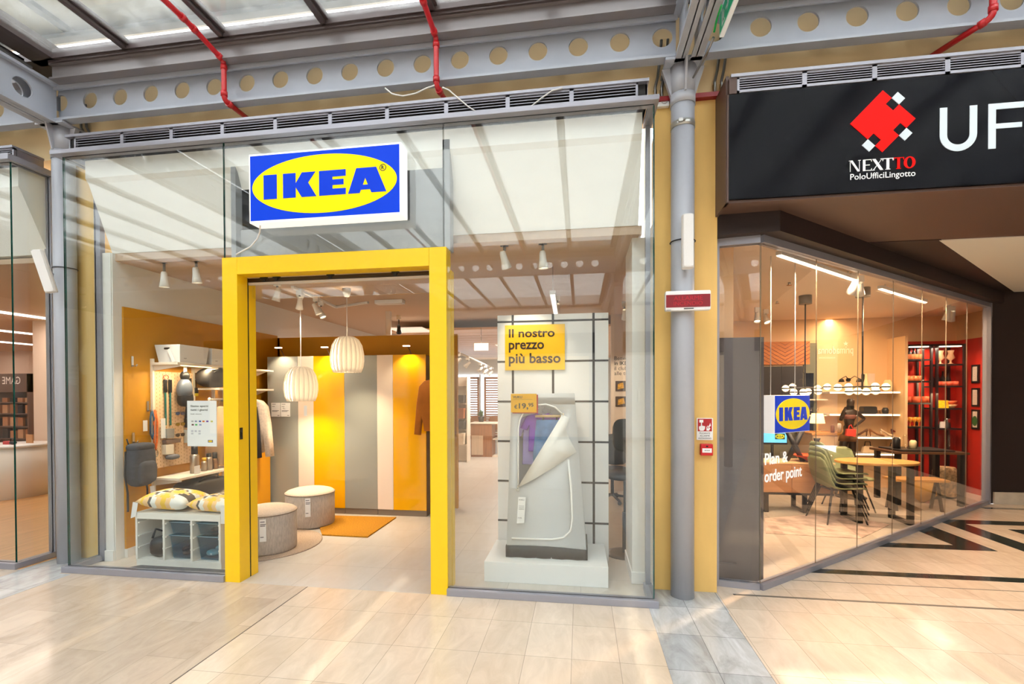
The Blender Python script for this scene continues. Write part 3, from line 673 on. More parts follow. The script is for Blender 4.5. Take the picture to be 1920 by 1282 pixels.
# ---- ventilation cabinets above the glass
def vents(name, label, x0, x1, y, z0, z1, bounds, endmat=None, back=0.5):
    T = thing(name, label, 'ventilation cabinet', (x0, y, z0))
    m = MB(); m.box(0, 0.03, 0, x1 - x0, back, z1 - z0 - 0.012, 0); m.build('housing', mat('vent_void', (48, 46, 46), 0.7), T)
    m = MB(); m.box(-0.01, -0.012, z1 - z0 - 0.02, x1 - x0 + 0.01, back, z1 - z0 + 0.002); m.box(-0.004, 0.03, 0, 0.012, back, z1 - z0 - 0.02); m.box(x1 - x0 - 0.012, 0.03, 0, x1 - x0 + 0.004, back, z1 - z0 - 0.02)
    m.build('cover_plate', M_alu, T)
    for a, b in bounds:
        g = MB(); h = z1 - z0 - 0.02; a -= x0; b -= x0
        for q in ((a, 0, a + 0.016, h), (b - 0.016, 0, b, h), (a, 0, b, 0.014), (a, h - 0.014, b, h)): g.box(q[0], 0, q[1], q[2], 0.022, q[3])
        n = 5
        for i in range(n):
            z = 0.014 + (h - 0.028) * (i + 0.5) / n
            V = [(a + .01, 0.002, z - 0.007), (b - .01, 0.002, z - 0.007), (b - .01, 0.022, z + 0.004), (a + .01, 0.022, z + 0.004)]
            g.add(V + [(x, yy, zz + 0.005) for x, yy, zz in V], [(0, 1, 2, 3), (7, 6, 5, 4), (0, 4, 5, 1), (1, 5, 6, 2), (2, 6, 7, 3), (3, 7, 4, 0)])
        g.build('louvre_panel', M_alu, T)
    return T
x = lambda u: onY(u, 280 - (u - 150) * 0.087, 3.74).x
B = [(-4.495 + i * 0.4925, -4.495 + (i + 1) * 0.4925) for i in range(10)]
vents('ventilation_cabinet', 'long grey louvred cabinet above the store front glass', -4.57, 0.50, 3.725, 3.783, 3.94, B, back=0.32)
B = [(1.135 + i * 0.455, 1.135 + (i + 1) * 0.455) for i in range(14)]
T = vents('ventilation_cabinet', 'grey louvred strip on top of the dark fascia board', 1.10, 7.7, 3.745, 3.79, 3.92, B, back=0.12)
m = MB(); m.box(-0.02, -0.002, -0.005, 0.033, 0.04, 0.11); m.build('end_block', M_brown, T)
B = [(-9 + i * 0.54, -9 + (i + 1) * 0.54) for i in range(7)]
vents('ventilation_cabinet', 'louvred cabinet above the neighbouring shop at the edge of view', -9.1, -5.23, 3.78, 3.80, 3.93, B, back=0.26)

# ---- dark fascia board with lettering
FY = 3.75
T = thing('fascia_sign', 'dark glossy fascia board with a red puzzle emblem and pale capitals', 'sign', (1.08, FY, 3.02))
m = MB(); m.box(0, 0, 0.0, 8, 0.06, 0.765, 0); m.build('board', mat('midnight_gloss_board', (10, 10, 17), 0.14, spec=0.1), T)
m = MB(); m.box(-0.012, 0.004, -0.02, 0.0, 0.1, 0.765, 0); m.box(-0.012, 0.02, -0.02, 8, 0.1, -0.001); m.build('edge_return', M_brown, T)
def fl(u, v): p = onY(u, v, FY - 0.004); return Vector((p.x - 1.08, -0.004, p.z - 3.02))
# emblem: a red square standing on its corner, notched, with three pale squares
c_ = fl(1655, 227); top = fl(1655, 169); rgt = fl(1717, 224)
h = (top.z - c_.z)
E1 = Vector((0.7071, 0, 0.7071)); E2 = Vector((-0.7071, 0, 0.7071)); L = h * 1.4142 / 2
def q2(a, b): return ((a * 0.7071 - b * 0.7071) * L * (rgt.x - c_.x) / h, (a * 0.7071 + b * 0.7071) * L)
n = 0.36
loop = [(-1, -1), (-0.05 - n + 0.1, -1), (-0.05 - n + 0.1, -1 + n), (-0.05 + 0.1, -1 + n), (0.05, -1), (1, -1), (1, -0.25), (1 - n, -0.25), (1 - n, 0.2), (1, 0.2), (1, 1), (-1, 1), (-1, 0.25), (-1 + n, 0.25), (-1 + n, -0.2), (-1, -0.2)]
loop = [(-1, -1), (0.0, -1), (0.0, -1 + n), (0.45, -1 + n), (0.45, -1), (1, -1), (1, 0.0), (1 - n, 0.0), (1 - n, 0.45), (1, 0.45), (1, 1), (-1, 1), (-1, -0.1), (-1 + n, -0.1), (-1 + n, -0.55), (-1, -0.55)]
m = MB(); m.prism([q2(a, b) for a, b in loop], c_, XA, ZA, 0.004); m.build('red_emblem', mat('emblem_red', (220, 12, 6), 0.5, emit=0.3, emc=(255, 20, 10), spec=0.12), T)
for sq in (((0.0, -1 - n), (0.45, -1)), ((1.0, 0.0), (1 + n, 0.45)), ((-1 - n, -0.55), (-1, -0.1))):
    (a, b), (c2, d2) = sq
    MB().prism([q2(a, b), q2(c2, b), q2(c2, d2), q2(a, d2)], c_, XA, ZA, 0.004).build('pale_emblem_square', mat('sign_pale', (214, 226, 234), 0.35, emit=0.12), T)
m = MB()
def seg(m, L, o, s1, s2): m.prism([(x * s1, y * s2) for x, y in L], o, XA, ZA, 0.004)
SER = {'N': [[(0, 0), (0.04, 0), (0.04, 0.9), (0, 0.9)], [(0, 1), (0.22, 1), (0.9, 0.0), (0.72, 0)], [(0.86, 0), (0.9, 0), (0.9, 1), (0.86, 1)], [(0.76, 0.96), (1, 0.96), (1, 1), (0.76, 1)], [(-0.1, 0.96), (0.2, 0.96), (0.2, 1), (-0.1, 1)]],
 'E': [[(0.06, 0), (0.28, 0), (0.28, 1), (0.06, 1)], [(0.28, 0), (0.85, 0), (0.9, 0.2), (0.86, 0.2), (0.8, 0.05), (0.28, 0.05)], [(0.28, 0.95), (0.8, 0.95), (0.84, 0.8), (0.88, 0.8), (0.85, 1), (0.28, 1)], [(0.28, 0.48), (0.7, 0.48), (0.7, 0.54), (0.28, 0.54)]],
 'X': [[(0, 1), (0.28, 1), (1, 0), (0.72, 0)], [(0.85, 0.96), (0.92, 1.0), (0.12, 0.0), (0.06, 0.04)], [(-0.05, 0), (0.22, 0), (0.22, 0.04), (-0.05, 0.04)], [(0.75, 0.96), (1.0, 0.96), (1.0, 1), (0.75, 1)]],
 'T': [[(0.37, 0), (0.62, 0), (0.62, 1), (0.37, 1)], [(0, 0.95), (1, 0.95), (1, 1), (0, 1)], [(0, 0.78), (0.05, 0.78), (0.08, 0.95), (0, 0.95)], [(0.95, 0.78), (1, 0.78), (1, 0.95), (0.92, 0.95)], [(0.27, 0), (0.72, 0), (0.72, 0.04), (0.27, 0.04)]]}
nx0, nx1 = fl(1594, 322), fl(1717, 314); nw = nx1.x - nx0.x; nh = fl(1605, 302).z - fl(1605, 323).z
pos = {'N': 0.0, 'E': 0.19, 'X': 0.345, 'T': 0.50}
for ch, q in pos.items():
    for Lp in SER[ch]: seg(m, Lp, nx0 + XA * (q * nw), nw * 0.165, nh)
m.build('white_serif_lettering', mat('sign_white', (244, 244, 244), 0.35, emit=0.2), T)
m = MB()
for Lp in SER['T']: seg(m, Lp, nx0 + XA * (0.665 * nw), nw * 0.16, nh)
a0 = ell(nw * 0.91, nh * 0.5, nw * 0.088, nh * 0.52, 32); a1 = ell(nw * 0.91, nh * 0.5, nw * 0.042, nh * 0.44, 32)
for i in range(32): m.prism([a0[i], a0[(i + 1) % 32], a1[(i + 1) % 32], a1[i]], nx0, XA, ZA, 0.004)
m.build('red_serif_lettering', mat('emblem_red', (255, 26, 16)), T)
m = MB(); a = fl(1594, 341); b = fl(1716, 334); m.text('PoloUfficiLingotto', a, XA, ZA, wd=b.x - a.x, h=fl(1600, 325.5).z - fl(1600, 340).z, d=0.003); m.build('subtitle_lettering', mat('sign_white', (244, 244, 244)), T)
a = fl(1762, 203); b = fl(1762, 286); c2 = fl(1832, 283); hh = a.z - b.z; ww = c2.x - b.x
m = MB(); st = 0.045
o_ = Vector((b.x, -0.004, b.z + 0.002))
out = [(0, hh)] + [(ww / 2 - ww / 2 * math.cos(PI * i / 16), ww / 2 - ww / 2 * math.sin(PI * i / 16)) for i in range(17)] + [(ww, hh)]
inn = [(st, hh)] + [(ww / 2 - (ww / 2 - st) * math.cos(PI * i / 16), ww / 2 - (ww / 2 - st) * math.sin(PI * i / 16)) for i in range(17)] + [(ww - st, hh)]
for i in range(len(out) - 1): m.prism([out[i], out[i + 1], inn[i + 1], inn[i]], o_, XA, ZA, 0.012)
x0 = fl(1853, 280).x
m.prism([(0, 0), (st, 0), (st, hh * 0.44), (0.20, hh * 0.44), (0.20, hh * 0.55), (st, hh * 0.55), (st, hh * 0.87), (0.21, hh * 0.87), (0.21, hh), (0, hh)], Vector((x0, -0.004, b.z + 0.002)), XA, ZA, 0.012)
xx = x0 + 0.29
for ch in 'FICI':
    if ch == 'F': m.prism([(0, 0), (st, 0), (st, hh * 0.44), (0.20, hh * 0.44), (0.20, hh * 0.55), (st, hh * 0.55), (st, hh * 0.87), (0.21, hh * 0.87), (0.21, hh), (0, hh)], Vector((xx, -0.004, b.z + 0.002)), XA, ZA, 0.012); xx += 0.28
    elif ch == 'I': m.prism([(0, 0), (st, 0), (st, hh), (0, hh)], Vector((xx, -0.004, b.z + 0.002)), XA, ZA, 0.012); xx += 0.12
    else:
        m.text('C', Vector((xx, -0.012, b.z)), XA, ZA, h=hh, wd=0.26, d=0.004); xx += 0.34
m.build('pale_capital_letters', mat('sign_pale', (214, 226, 234)), T)

# ---- red sprinkler pipes
def pipe(label, pts, clampat=None):
    T = thing('sprinkler_pipe', label, 'pipe', pts[0], 'red sprinkler pipes')
    o = Vector(pts[0]); L = [Vector(p) - o for p in pts]
    m = MB(); R = 0.021
    fine = []
    for i, p in enumerate(L):
        if 0 < i < len(L) - 1:
            a = (L[i - 1] - p).normalized(); b = (L[i + 1] - p).normalized()
            for k in range(5):
                t = k / 4; fine.append((p + a * 0.04) * (1 - t) ** 2 + p * 2 * t * (1 - t) + (p + b * 0.04) * t ** 2)
        else: fine.append(p)
    m.tube(fine, R, 14); m.build('pipe_run', M_red, T)
    for i in range(1, len(L) - 1):
        for q in (L[i - 1], L[i + 1]):
            d = (q - L[i]).normalized(); MB().cyl(L[i] + d * 0.035, L[i] + d * 0.075, R + 0.006, n=14).build('pipe_coupling', M_red, T)
    if clampat is not None:
        c = Vector(clampat) - o; m = MB(); m.tube([c + Vector((0.026 * math.cos(t), 0, 0.026 * math.sin(t))) for t in [2 * PI * k / 14 for k in range(14)]], 0.004, 6, closed=True)
        m.cyl(c + ZA * 0.026, c + ZA * (4.62 - clampat[2]), 0.004, n=6); m.build('hanger_ring', M_chrome, T)
    return T
for lab, u0, uv1, uv2, uv3, vtop in (('red pipe dropping past the beam nearer the far column', 300, (420, 110), (420, 188), (452, 223), 4.5), ('red pipe dropping past the beam above the large light box', 790, (817, 66), (819, 162), (832, 188), 4.5)):
    A = onY(uv1[0], uv1[1], 3.78); Bp = onY(uv2[0], uv2[1], 3.78)
    A.x = Bp.x = (A.x + Bp.x) / 2
    z = A.z
    pts = [(A.x, -2.6, z + 0.02), (A.x, 3.4, z + 0.02), (A.x, 3.78, z - 0.02), (A.x, 3.78, Bp.z), (A.x + 0.05, 4.06, Bp.z - 0.03)]
    T = pipe(lab, pts, (A.x, 3.1, z + 0.02))
A = onY(1862, 26, 3.78)
pts = [(A.x, -2.6, 4.55), (A.x, 3.4, 4.55), (A.x, 3.78, 4.52), (A.x, 3.78, A.z - 0.02), (A.x - 0.22, 4.06, A.z - 0.09)]
pipe('red pipe dropping past the beam above the dark fascia', pts, (A.x, 3.1, 4.55))
m = MB(); m.box(0.57, 4.0, 3.93, 1.17, 4.05, 3.965); m.box(-5.1, 4.0, 3.93, -4.63, 4.05, 3.965); struct('trim_8', m, mat('dark_red_strip', (150, 22, 30), 0.4), 'dark red strip along the top of the ochre wall strips')

# ---- loudspeakers on the columns
def speaker(label, base, ln, lean, rotz):
    T = thing('column_speaker', label, 'speaker', base, 'white column speakers', rotz)
    T.rotation_euler = (lean, 0, rotz)
    m = MB(); m.prism(rrect(-0.042, -0.04, 0.042, 0.045, 0.03, 6), (0, 0, ln), XA, YA, ln); m.build('cabinet', mat('speaker_white', (232, 230, 228), 0.45), T, bev=0.004)
    m = MB(); m.prism([(-0.034, 0.01), (0.034, 0.01), (0.034, ln - 0.01), (-0.034, ln - 0.01)], (0, -0.0415, 0), XA, ZA, 0.004); m.build('grille', mat('speaker_mesh', (238, 236, 234), 0.7, bump=0.4, scale=400), T)
    m = MB(); m.box(-0.025, 0.045, ln * 0.4, 0.025, 0.075, ln * 0.6); m.cyl((0, 0.06, ln * 0.5), (0, 0.13, ln * 0.5), 0.014, n=10); m.build('mounting_arm', M_alu, T)
    return T
p = onY(1289, 503, 3.80)
speaker('slim white loudspeaker on the column beside the dark fascia', (p.x, 3.80, p.z), 0.40, 0.0, 0.0)
p = onY(98, 549, 3.78)
T = speaker('slim white loudspeaker leaning out from the far column', (p.x + 0.02, 3.76, p.z), 0.38, 0.16, 0.95); T.rotation_euler = (0.05, -0.24, 0.5)
for xx, zc in ((0.795, onY(1285, 448, 3.87).z), (-4.885, onY(110, 500, 3.87).z)):
    m = MB(); m.tube([(xx + 0.093 * math.cos(t), 3.95 + 0.093 * math.sin(t), zc) for t in [2 * PI * k / 28 for k in range(28)]], 0.004, 6, closed=True)
    tag(m.build('strap', M_dark), 'thin dark strap round the column holding its loudspeaker' if xx > 0 else 'thin dark strap round the far column holding its loudspeaker', 'strap')

# ---- alarm display box on the column
c_ = onY(1289, 564, 3.83)
T = thing('alarm_display', 'white box with a dark red display reading a fire alarm, on the column', 'sign', (c_.x, 3.83, c_.z))
m = MB(); m.prism(rrect(-0.165, -0.075, 0.165, 0.075, 0.012), (0, -0.02, 0), XA, ZA, 0.05); m.build('casing', M_whiteg, T, bev=0.006)
m = MB(); m.prism([(-0.16, -0.05), (0.16, -0.05), (0.16, 0.045), (-0.16, 0.045)], (0, -0.023, 0), XA, ZA, 0.004); m.build('display_window', mat('dark_red_display', (140, 20, 34), 0.3), T)
m = MB(); m.text('ALLARME', (0, -0.023, 0.018), XA, ZA, wd=0.21, h=0.03, d=0.002, mid=True); m.text('INCENDIO', (0, -0.023, -0.022), XA, ZA, wd=0.21, h=0.03, d=0.002, mid=True); m.build('display_lettering', mat('display_red', (200, 24, 44), 0.4), T)
m = MB(); m.box(-0.03, -0.023, -0.064, 0.04, -0.019, -0.058); m.text('GENT', (-0.14, -0.02, -0.069), XA, ZA, h=0.009, d=0.001, mid=True); m.build('maker_mark', M_black, T)

# ---- fire call point and its sign on the ochre wall
c_ = onY(1321, 804, 4.05)
T = thing('fire_alarm_notice', 'white and red notice with a pressing hand, on the ochre wall', 'sign', (c_.x, 4.045, c_.z))
m = MB(); m.prism(rrect(-0.062, -0.088, 0.062, 0.088, 0.004), (0, -0.003, 0), XA, ZA, 0.008); m.build('plate', M_whiteg, T)
m = MB(); m.prism([(-0.054, -0.018), (0.054, -0.018), (0.054, 0.082), (-0.054, 0.082)], (0, -0.005, 0), XA, ZA, 0.002); m.build('red_field', mat('notice_red', (180, 34, 40), 0.5), T)
m = MB(); o_ = (0, -0.0065, 0)
m.prism([(-0.045, 0.0), (-0.036, -0.014), (-0.012, -0.014), (0.0, 0.0), (0.002, 0.022), (-0.022, 0.028), (-0.022, 0.052), (-0.03, 0.052), (-0.03, 0.026), (-0.045, 0.02)], o_, XA, ZA, 0.0015)
m.prism([(-0.042, 0.052), (-0.012, 0.052), (-0.012, 0.074), (-0.042, 0.074)], o_, XA, ZA, 0.0015)
m.prism([(0.012, -0.012), (0.03, -0.014), (0.042, 0.004), (0.032, 0.016), (0.046, 0.026), (0.04, 0.05), (0.034, 0.032), (0.024, 0.02), (0.028, 0.006), (0.018, 0.006), (0.022, 0.03), (0.012, 0.014)], o_, XA, ZA, 0.0015); m.build('white_symbol', M_whiteg, T)
m = MB()
for i, tx in enumerate(('PULSANTE', 'ALLARME', 'ANTINCENDIO')): m.text(tx, (0, -0.0035, -0.034 - i * 0.02), XA, ZA, h=0.012, wd=(0.08, 0.075, 0.1)[i], d=0.001, mid=True)
m.build('caption', M_black, T)
c_ = onY(1323, 842, 4.05)
T = thing('fire_call_point', 'small red break-glass call point below the notice on the ochre wall', 'fire alarm', (c_.x, 4.05, c_.z))
m = MB(); m.prism(rrect(-0.046, -0.046, 0.046, 0.046, 0.006), (0, -0.045, 0), XA, ZA, 0.045); m.build('casing', mat('call_point_red', (206, 24, 32), 0.35), T, bev=0.005)
m = MB(); m.prism([(-0.036, -0.022), (0.036, -0.022), (0.036, 0.012), (-0.036, 0.012)], (0, -0.047, 0), XA, ZA, 0.003); m.build('glass_window', M_whiteg, T)
m = MB()
for x in (-0.014, 0, 0.014): m.ball((x, -0.047, -0.005), (0.004, 0.001, 0.004), 8, 6)
m.prism([(-0.008, 0.022), (0.008, 0.022), (0.008, 0.034), (-0.008, 0.034)], (0, -0.0465, 0), XA, ZA, 0.002); m.build('marking', M_black, T)

# ---- junction box, clamp, conduits, cables, exit sign
c_ = onY(1242, 193, 4.04)
T = thing('junction_box', 'small white junction box high on the ochre wall by the vent cabinet', 'electrical box', (c_.x, 4.05, c_.z))
m = MB(); m.box(-0.05, -0.035, -0.04, 0.05, 0, 0.04); m.build('box', M_whiteg, T, bev=0.004)
m = MB(); m.tube([(0.012 + 0.022 * math.cos(t), -0.038, 0.022 * math.sin(t)) for t in [2 * PI * k / 18 for k in range(18)]], 0.003, 6, closed=True); m.build('cover_ring', mat('pale_grey_plastic', (196, 196, 196)), T)
T = thing('pipe_clamp', 'bright metal band round the top of the grey column', 'clamp', (0.795, 3.95, 3.66))
m = MB(); m.cyl((0, 0, 0), (0, 0, 0.045), 0.0915, n=36); m.build('band', mat('galvanised_metal', (196, 196, 192), 0.35, 0.7), T)
m = MB(); m.box(-0.05, -0.11, 0.012, -0.02, -0.088, 0.036); m.cyl((-0.06, -0.1, 0.024), (-0.0, -0.1, 0.024), 0.006, n=8); m.build('screw', mat('galvanised_metal', (196, 196, 192)), T)
M_cond = mat('galvanised_conduit', (150, 150, 148), 0.3, 0.8); M_brass = mat('brass_fitting', (196, 160, 96), 0.3, 0.8)
def conduit(label, pts, r=0.011, ringat=()):
    T = thing('conduit', label, 'conduit', pts[0], 'metal conduits by the columns'); o = Vector(pts[0])
    m = MB(); m.tube([Vector(p) - o for p in pts], r, 10); m.build('tube', M_cond, T)
    if ringat:
        for p, d in ringat: p = Vector(p) - o; d = Vector(d).normalized() * 0.018; MB().cyl(p - d, p + d, r + 0.004, n=10).build('fitting', M_brass, T)
zz = 3.93
for lab, x in (('flexible metal conduit left of the grey column, outer of the pair', 0.60), ('flexible metal conduit left of the grey column, inner of the pair', 0.65), ('flexible metal conduit right of the grey column, inner of the pair', 1.055), ('flexible metal conduit right of the grey column, outer of the pair', 1.105)):
    conduit(lab, [(x + 0.05, 4.045, 4.44), (x + 0.04, 4.045, 4.3), (x + 0.02, 4.04, 4.15), (x, 4.035, 4.06), (x, 4.03, 3.97)], 0.011, [((x + 0.045, 4.06, 4.33), (0.05, 0, 1)), ((x, 4.04, 4.02), (0, 0, 1))])
for lab, x in (('flexible metal conduit under the beam at the far column, right-hand pair outer', -4.62), ('flexible metal conduit under the beam at the far column, right-hand pair inner', -4.68)):
    conduit(lab, [(x - 0.12, 4.04, 4.42), (x - 0.11, 4.04, 4.2), (x - 0.06, 4.05, 4.1), (x, 4.06, 4.03), (x + 0.05, 4.07, 4.0)], 0.011, [((x, 4.06, 4.03), (1, 0, -0.8))])
conduit('bright conduit along the top of the far cross beam', [(-4.83, -2.5, 4.52), (-4.83, 2.0, 4.52), (-4.82, 3.2, 4.52), (-4.80, 3.62, 4.5)], 0.018, [((-4.83, 3.0, 4.52), (0, 1, 0))])
conduit('thin steel rod slanting from the exit sign down to the column', [onY(1338, 70, 3.5), onY(1325, 100, 3.6), onY(1300, 145, 3.85)], 0.009)
M_cab = mat('white_cable', (226, 224, 220), 0.5)
for lab, uv in (('white cable sagging under the beam left of the red pipe', [(722, 165), (735, 176), (755, 180), (780, 175), (800, 165), (815, 160)]), ('white cable hanging from the red pipe to the vent cabinet', [(830, 164), (842, 169), (860, 185), (878, 200), (898, 213)]), ('white cable drooping over the vent cabinet near the column', [(1055, 165), (1035, 170), (1015, 184), (998, 198), (985, 206)])):
    m = MB(); m.tube([onY(u, v, 3.712 if u > 840 else 3.74) for u, v in uv], 0.0055, 8); tag(m.build('loose_cable', M_cab), lab, 'cable')
# exit sign hanging beside the cross beam
T = thing('exit_sign', 'green and white emergency exit sign hanging beside the cross beam', 'sign', (0.995, 3.3, 4.28))
a = onX(1353, 70, 1.0); a.y = min(a.y, 3.8)
SH = [(a.y, a.z), (a.y - 0.36, a.z), (a.y - 0.36, a.z + 0.18), (a.y, a.z + 0.18)]
SH = [(y - 3.3, z - 4.28) for y, z in SH]
m = MB(); m.prism(SH, (0.02, 0, 0), YA, ZA, 0.03); m.build('casing', mat('exit_white', (236, 240, 238), 0.4, emit=0.15), T)
ya, za = SH[0]
M_exit = mat('exit_green', (0, 160, 110), 0.4, emit=0.2)
for o_, R in (((0.0225, 0, 0), YA), ((-0.0125, 0, 0), -YA)):
    s_ = 1 if R == YA else -1
    m = MB(); L_ = [(ya - 0.35, za + 0.012), (ya - 0.012, za + 0.012), (ya - 0.012, za + 0.15), (ya - 0.35, za + 0.15)]
    m.prism([(y * s_, z) for y, z in L_], o_, R, ZA, 0.002); m.build('green_face', M_exit, T)
    m = MB(); k = Vector(o_) + Vector((0.0015 * s_, 0, 0))
    yc, zc = ya - 0.1, za + 0.08
    m.prism([((yc - 0.042) * s_, zc - 0.054), ((yc + 0.030) * s_, zc - 0.054), ((yc + 0.030) * s_, zc + 0.060), ((yc + 0.018) * s_, zc + 0.060), ((yc + 0.018) * s_, zc - 0.042), ((yc - 0.042) * s_, zc - 0.042)], k, R, ZA, 0.0015)
    m.prism([((yc - 0.018) * s_, zc - 0.036), ((yc) * s_, zc - 0.012), ((yc + 0.012) * s_, zc - 0.036), ((yc + 0.006) * s_, zc + 0.012), ((yc - 0.012) * s_, zc + 0.036), ((yc - 0.030) * s_, zc + 0.012)], k, R, ZA, 0.0015)
    m.prism([((yc - 0.132) * s_, zc), ((yc - 0.090) * s_, zc + 0.036), ((yc - 0.102) * s_, zc + 0.009), ((yc - 0.060) * s_, zc + 0.009), ((yc - 0.060) * s_, zc - 0.009), ((yc - 0.102) * s_, zc - 0.009), ((yc - 0.090) * s_, zc - 0.036)], k, R, ZA, 0.0015)
    m.build('running_figure', M_whiteg, T)
for q in (0.08, 0.28): MB().cyl((0.005, ya - q, za + 0.18), (-0.05, ya - q, 0.32), 0.006, n=8).build('hanger', M_cond, T)
p = [onY(1353, 10, 3.3), onY(1348, 24, 3.35), onY(1343, 40, 3.42), onY(1339, 60, 3.48)]
m = MB(); m.tube(p, 0.007, 8); tag(m.build('green_cable', mat('green_wire', (20, 170, 80), 0.5)), 'green cable curling beside the exit sign', 'cable')
# ================================================================ things inside the store: right display window
# ---- tiled panel
PYY = 4.67
T = thing('tiled_backdrop', 'tall white panel with a black grid behind the fabric wardrobe', 'display panel', (-0.27, PYY, 0))
m = MB(); m.box(-0.535, 0, 0, 0.535, 0.045, 2.37); m.build('board', M_whiteg, T, bev=0.002)
m = MB()
for u in (961.7, 1037, 1113): xx = onY(u, 700, PYY).x + 0.27; m.box(xx - 0.011, -0.0025, 0, xx + 0.011, 0, 2.37)
for i in range(6): zz = 2.305 - 0.3895 * i; m.box(-0.535, -0.003, zz - 0.009, 0.535, 0, zz + 0.009)
m.build('black_grid_lines', mat('grid_black', (26, 28, 36), 0.5), T)
T = thing('offer_sign', 'big yellow sign with dark bold lettering on the white tiled panel', 'sign', (-0.4, 4.65, 1.8))
a, b = onY(947, 694, 4.648), onY(1059, 607, 4.648); o_ = Vector((-0.4, 4.65, 1.8))
m = MB(); m.prism([(a.x + .4, a.z - 1.8), (b.x + .4, a.z - 1.8), (b.x + .4, b.z - 1.8), (a.x + .4, b.z - 1.8)], (0, 0, 0), XA, ZA, 0.014); m.build('board', mat('offer_yellow', (255, 200, 0), 0.4), T)
m = MB()
for tx, (u0, v0, u1, v1) in (('Il nostro', (954, 633, 1040, 615)), ('prezzo', (954, 661, 1020, 641)), ('pi\u00f9 basso', (954, 687, 1051, 661))):
    p = onY(u0, v0, 4.648) - o_; q = onY(u1, v1, 4.648) - o_; m.text(tx, (p.x, -0.001, p.z), XA, ZA, wd=q.x - p.x, h=q.z - p.z, d=0.002, bold=0.02)
m.build('lettering', mat('dark_brown_print', (52, 30, 20), 0.5), T)
T = thing('display_plinth', 'low white plinth carrying the fabric wardrobe in the window', 'plinth', (-0.295, 4.02, 0))
m = MB(); m.box(-0.52, 0, 0, 0.52, 0.62, 0.172); m.build('block', mat('plinth_white', (244, 244, 244), 0.45), T, bev=0.003)
# ---- fabric wardrobe
W0 = Vector((-0.295, 4.16, 0.173))
T = thing('fabric_wardrobe', 'white zip-up fabric wardrobe with its flap half open on the white plinth', 'fabric wardrobe', W0)
M_fab = mat('white_fabric', (244, 246, 248), 0.7, trans=0.45, bump=0.15, scale=6)
H = 1.43
def wx(z, side):  # left and right outline at height z
    t = z / H
    return (-0.35 + 0.045 * t) if side < 0 else (0.35 - 0.105 * t)
def wy(z): return 0.05 * z / H
NZ = 14
# the front has an arch-shaped opening: left boundary and right boundary of the opening in x as a function of z
def opening(z):
    zb, zt = 0.60, 1.335
    if z <= zb or z >= zt: return None
    l = -0.245 + (0.0 if z < 1.05 else 0.0)
    if z > 1.12: l = -0.245 + 0.16 * (1 - math.sqrt(max(0, 1 - ((z - 1.12) / 0.215) ** 2)))
    r = -0.245 + (z - zb) / (1.25 - zb) * 0.385 if z < 1.25 else 0.14 - 0.2 * (1 - math.sqrt(max(0, 1 - ((z - 1.25) / 0.085) ** 2)))
    return l, max(r, l + 0.002)
zs = sorted(set([i * H / NZ for i in range(NZ + 1)] + [0.6, 0.601] + [0.62 + 0.05 * i for i in range(14)] + [1.3, 1.315, 1.334, 1.335]))
m = MB()
for z0, z1 in zip(zs, zs[1:]):
    zm = (z0 + z1) / 2; op = opening(zm)
    if op is None: m.add([(wx(z0, -1), wy(z0), z0), (wx(z0, 1), wy(z0), z0), (wx(z1, 1), wy(z1), z1), (wx(z1, -1), wy(z1), z1)], [(0, 1, 2, 3)], 0, True)
    else:
        o0 = opening(z0) or (op[0], op[0] + 0.001) if z0 < 0.7 else opening(z0); o1 = opening(z1) or ((-0.06, -0.05))
        m.add([(wx(z0, -1), wy(z0), z0), (o0[0], wy(z0), z0), (o1[0], wy(z1), z1), (wx(z1, -1), wy(z1), z1)], [(0, 1, 2, 3)], 0, True)
        m.add([(o0[1], wy(z0), z0), (wx(z0, 1), wy(z0), z0), (wx(z1, 1), wy(z1), z1), (o1[1], wy(z1), z1)], [(0, 1, 2, 3)], 0, True)
D0 = 0.44
m.add([(wx(0, -1), 0, 0), (wx(H, -1), wy(H), H), (wx(H, -1) + 0.01, D0 - 0.03, H), (wx(0, -1), D0, 0)], [(0, 1, 2, 3)])
m.add([(wx(0, 1), 0, 0), (wx(0, 1), D0, 0), (wx(H, 1) - 0.01, D0 - 0.03, H), (wx(H, 1), wy(H), H)], [(0, 1, 2, 3)])
m.add([(wx(0, -1), D0, 0), (wx(H, -1) + 0.01, D0 - 0.03, H), (wx(H, 1) - 0.01, D0 - 0.03, H), (wx(0, 1), D0, 0)], [(0, 1, 2, 3)])
m.add([(wx(H, -1), wy(H), H), (wx(H, 1), wy(H), H), (wx(H, 1) - 0.01, D0 - 0.03, H), (wx(H, -1) + 0.01, D0 - 0.03, H)], [(0, 1, 2, 3)])
m.build('fabric_cover', M_fab, T, solid=0.003)
m = MB()
n = 16
rg = []
for zz in (0.0, 0.05, 0.10):
    ring = [(wx(0, -1) - 0.004 + (wx(0, 1) - wx(0, -1) + 0.008) * i / n, -0.006 - 0.006 * math.sin(i * 1.9 + zz * 20), zz + (0.0 if zz < 0.09 else (0.012 * math.sin(PI * i / n) - 0.012 * i / n))) for i in range(n + 1)]
    ring += [(wx(0, 1) + 0.005, D0 * k / 4, zz) for k in range(1, 5)] + [(wx(0, -1) - 0.004, D0, zz)]
    rg.append(ring)
m.loft(rg); m.build('black_base_band', mat('black_wet_fabric', (44, 42, 42), 0.45, bump=0.3, scale=9), T)
tri = [(-0.25, 0.605), (0.14, 1.245), (0.20, 1.22), (0.17, 1.12), (0.20, 1.04), (0.262, 0.93), (0.20, 0.885), (0.08, 0.80), (-0.10, 0.69)]
m = MB(); cx_, cz_ = 0.03, 0.95
V = [(x, wy(z) - 0.012 - 0.012 * (i % 3), z) for i, (x, z) in enumerate(tri)]
V.append((cx_, wy(cz_) - 0.05, cz_)); n = len(tri)
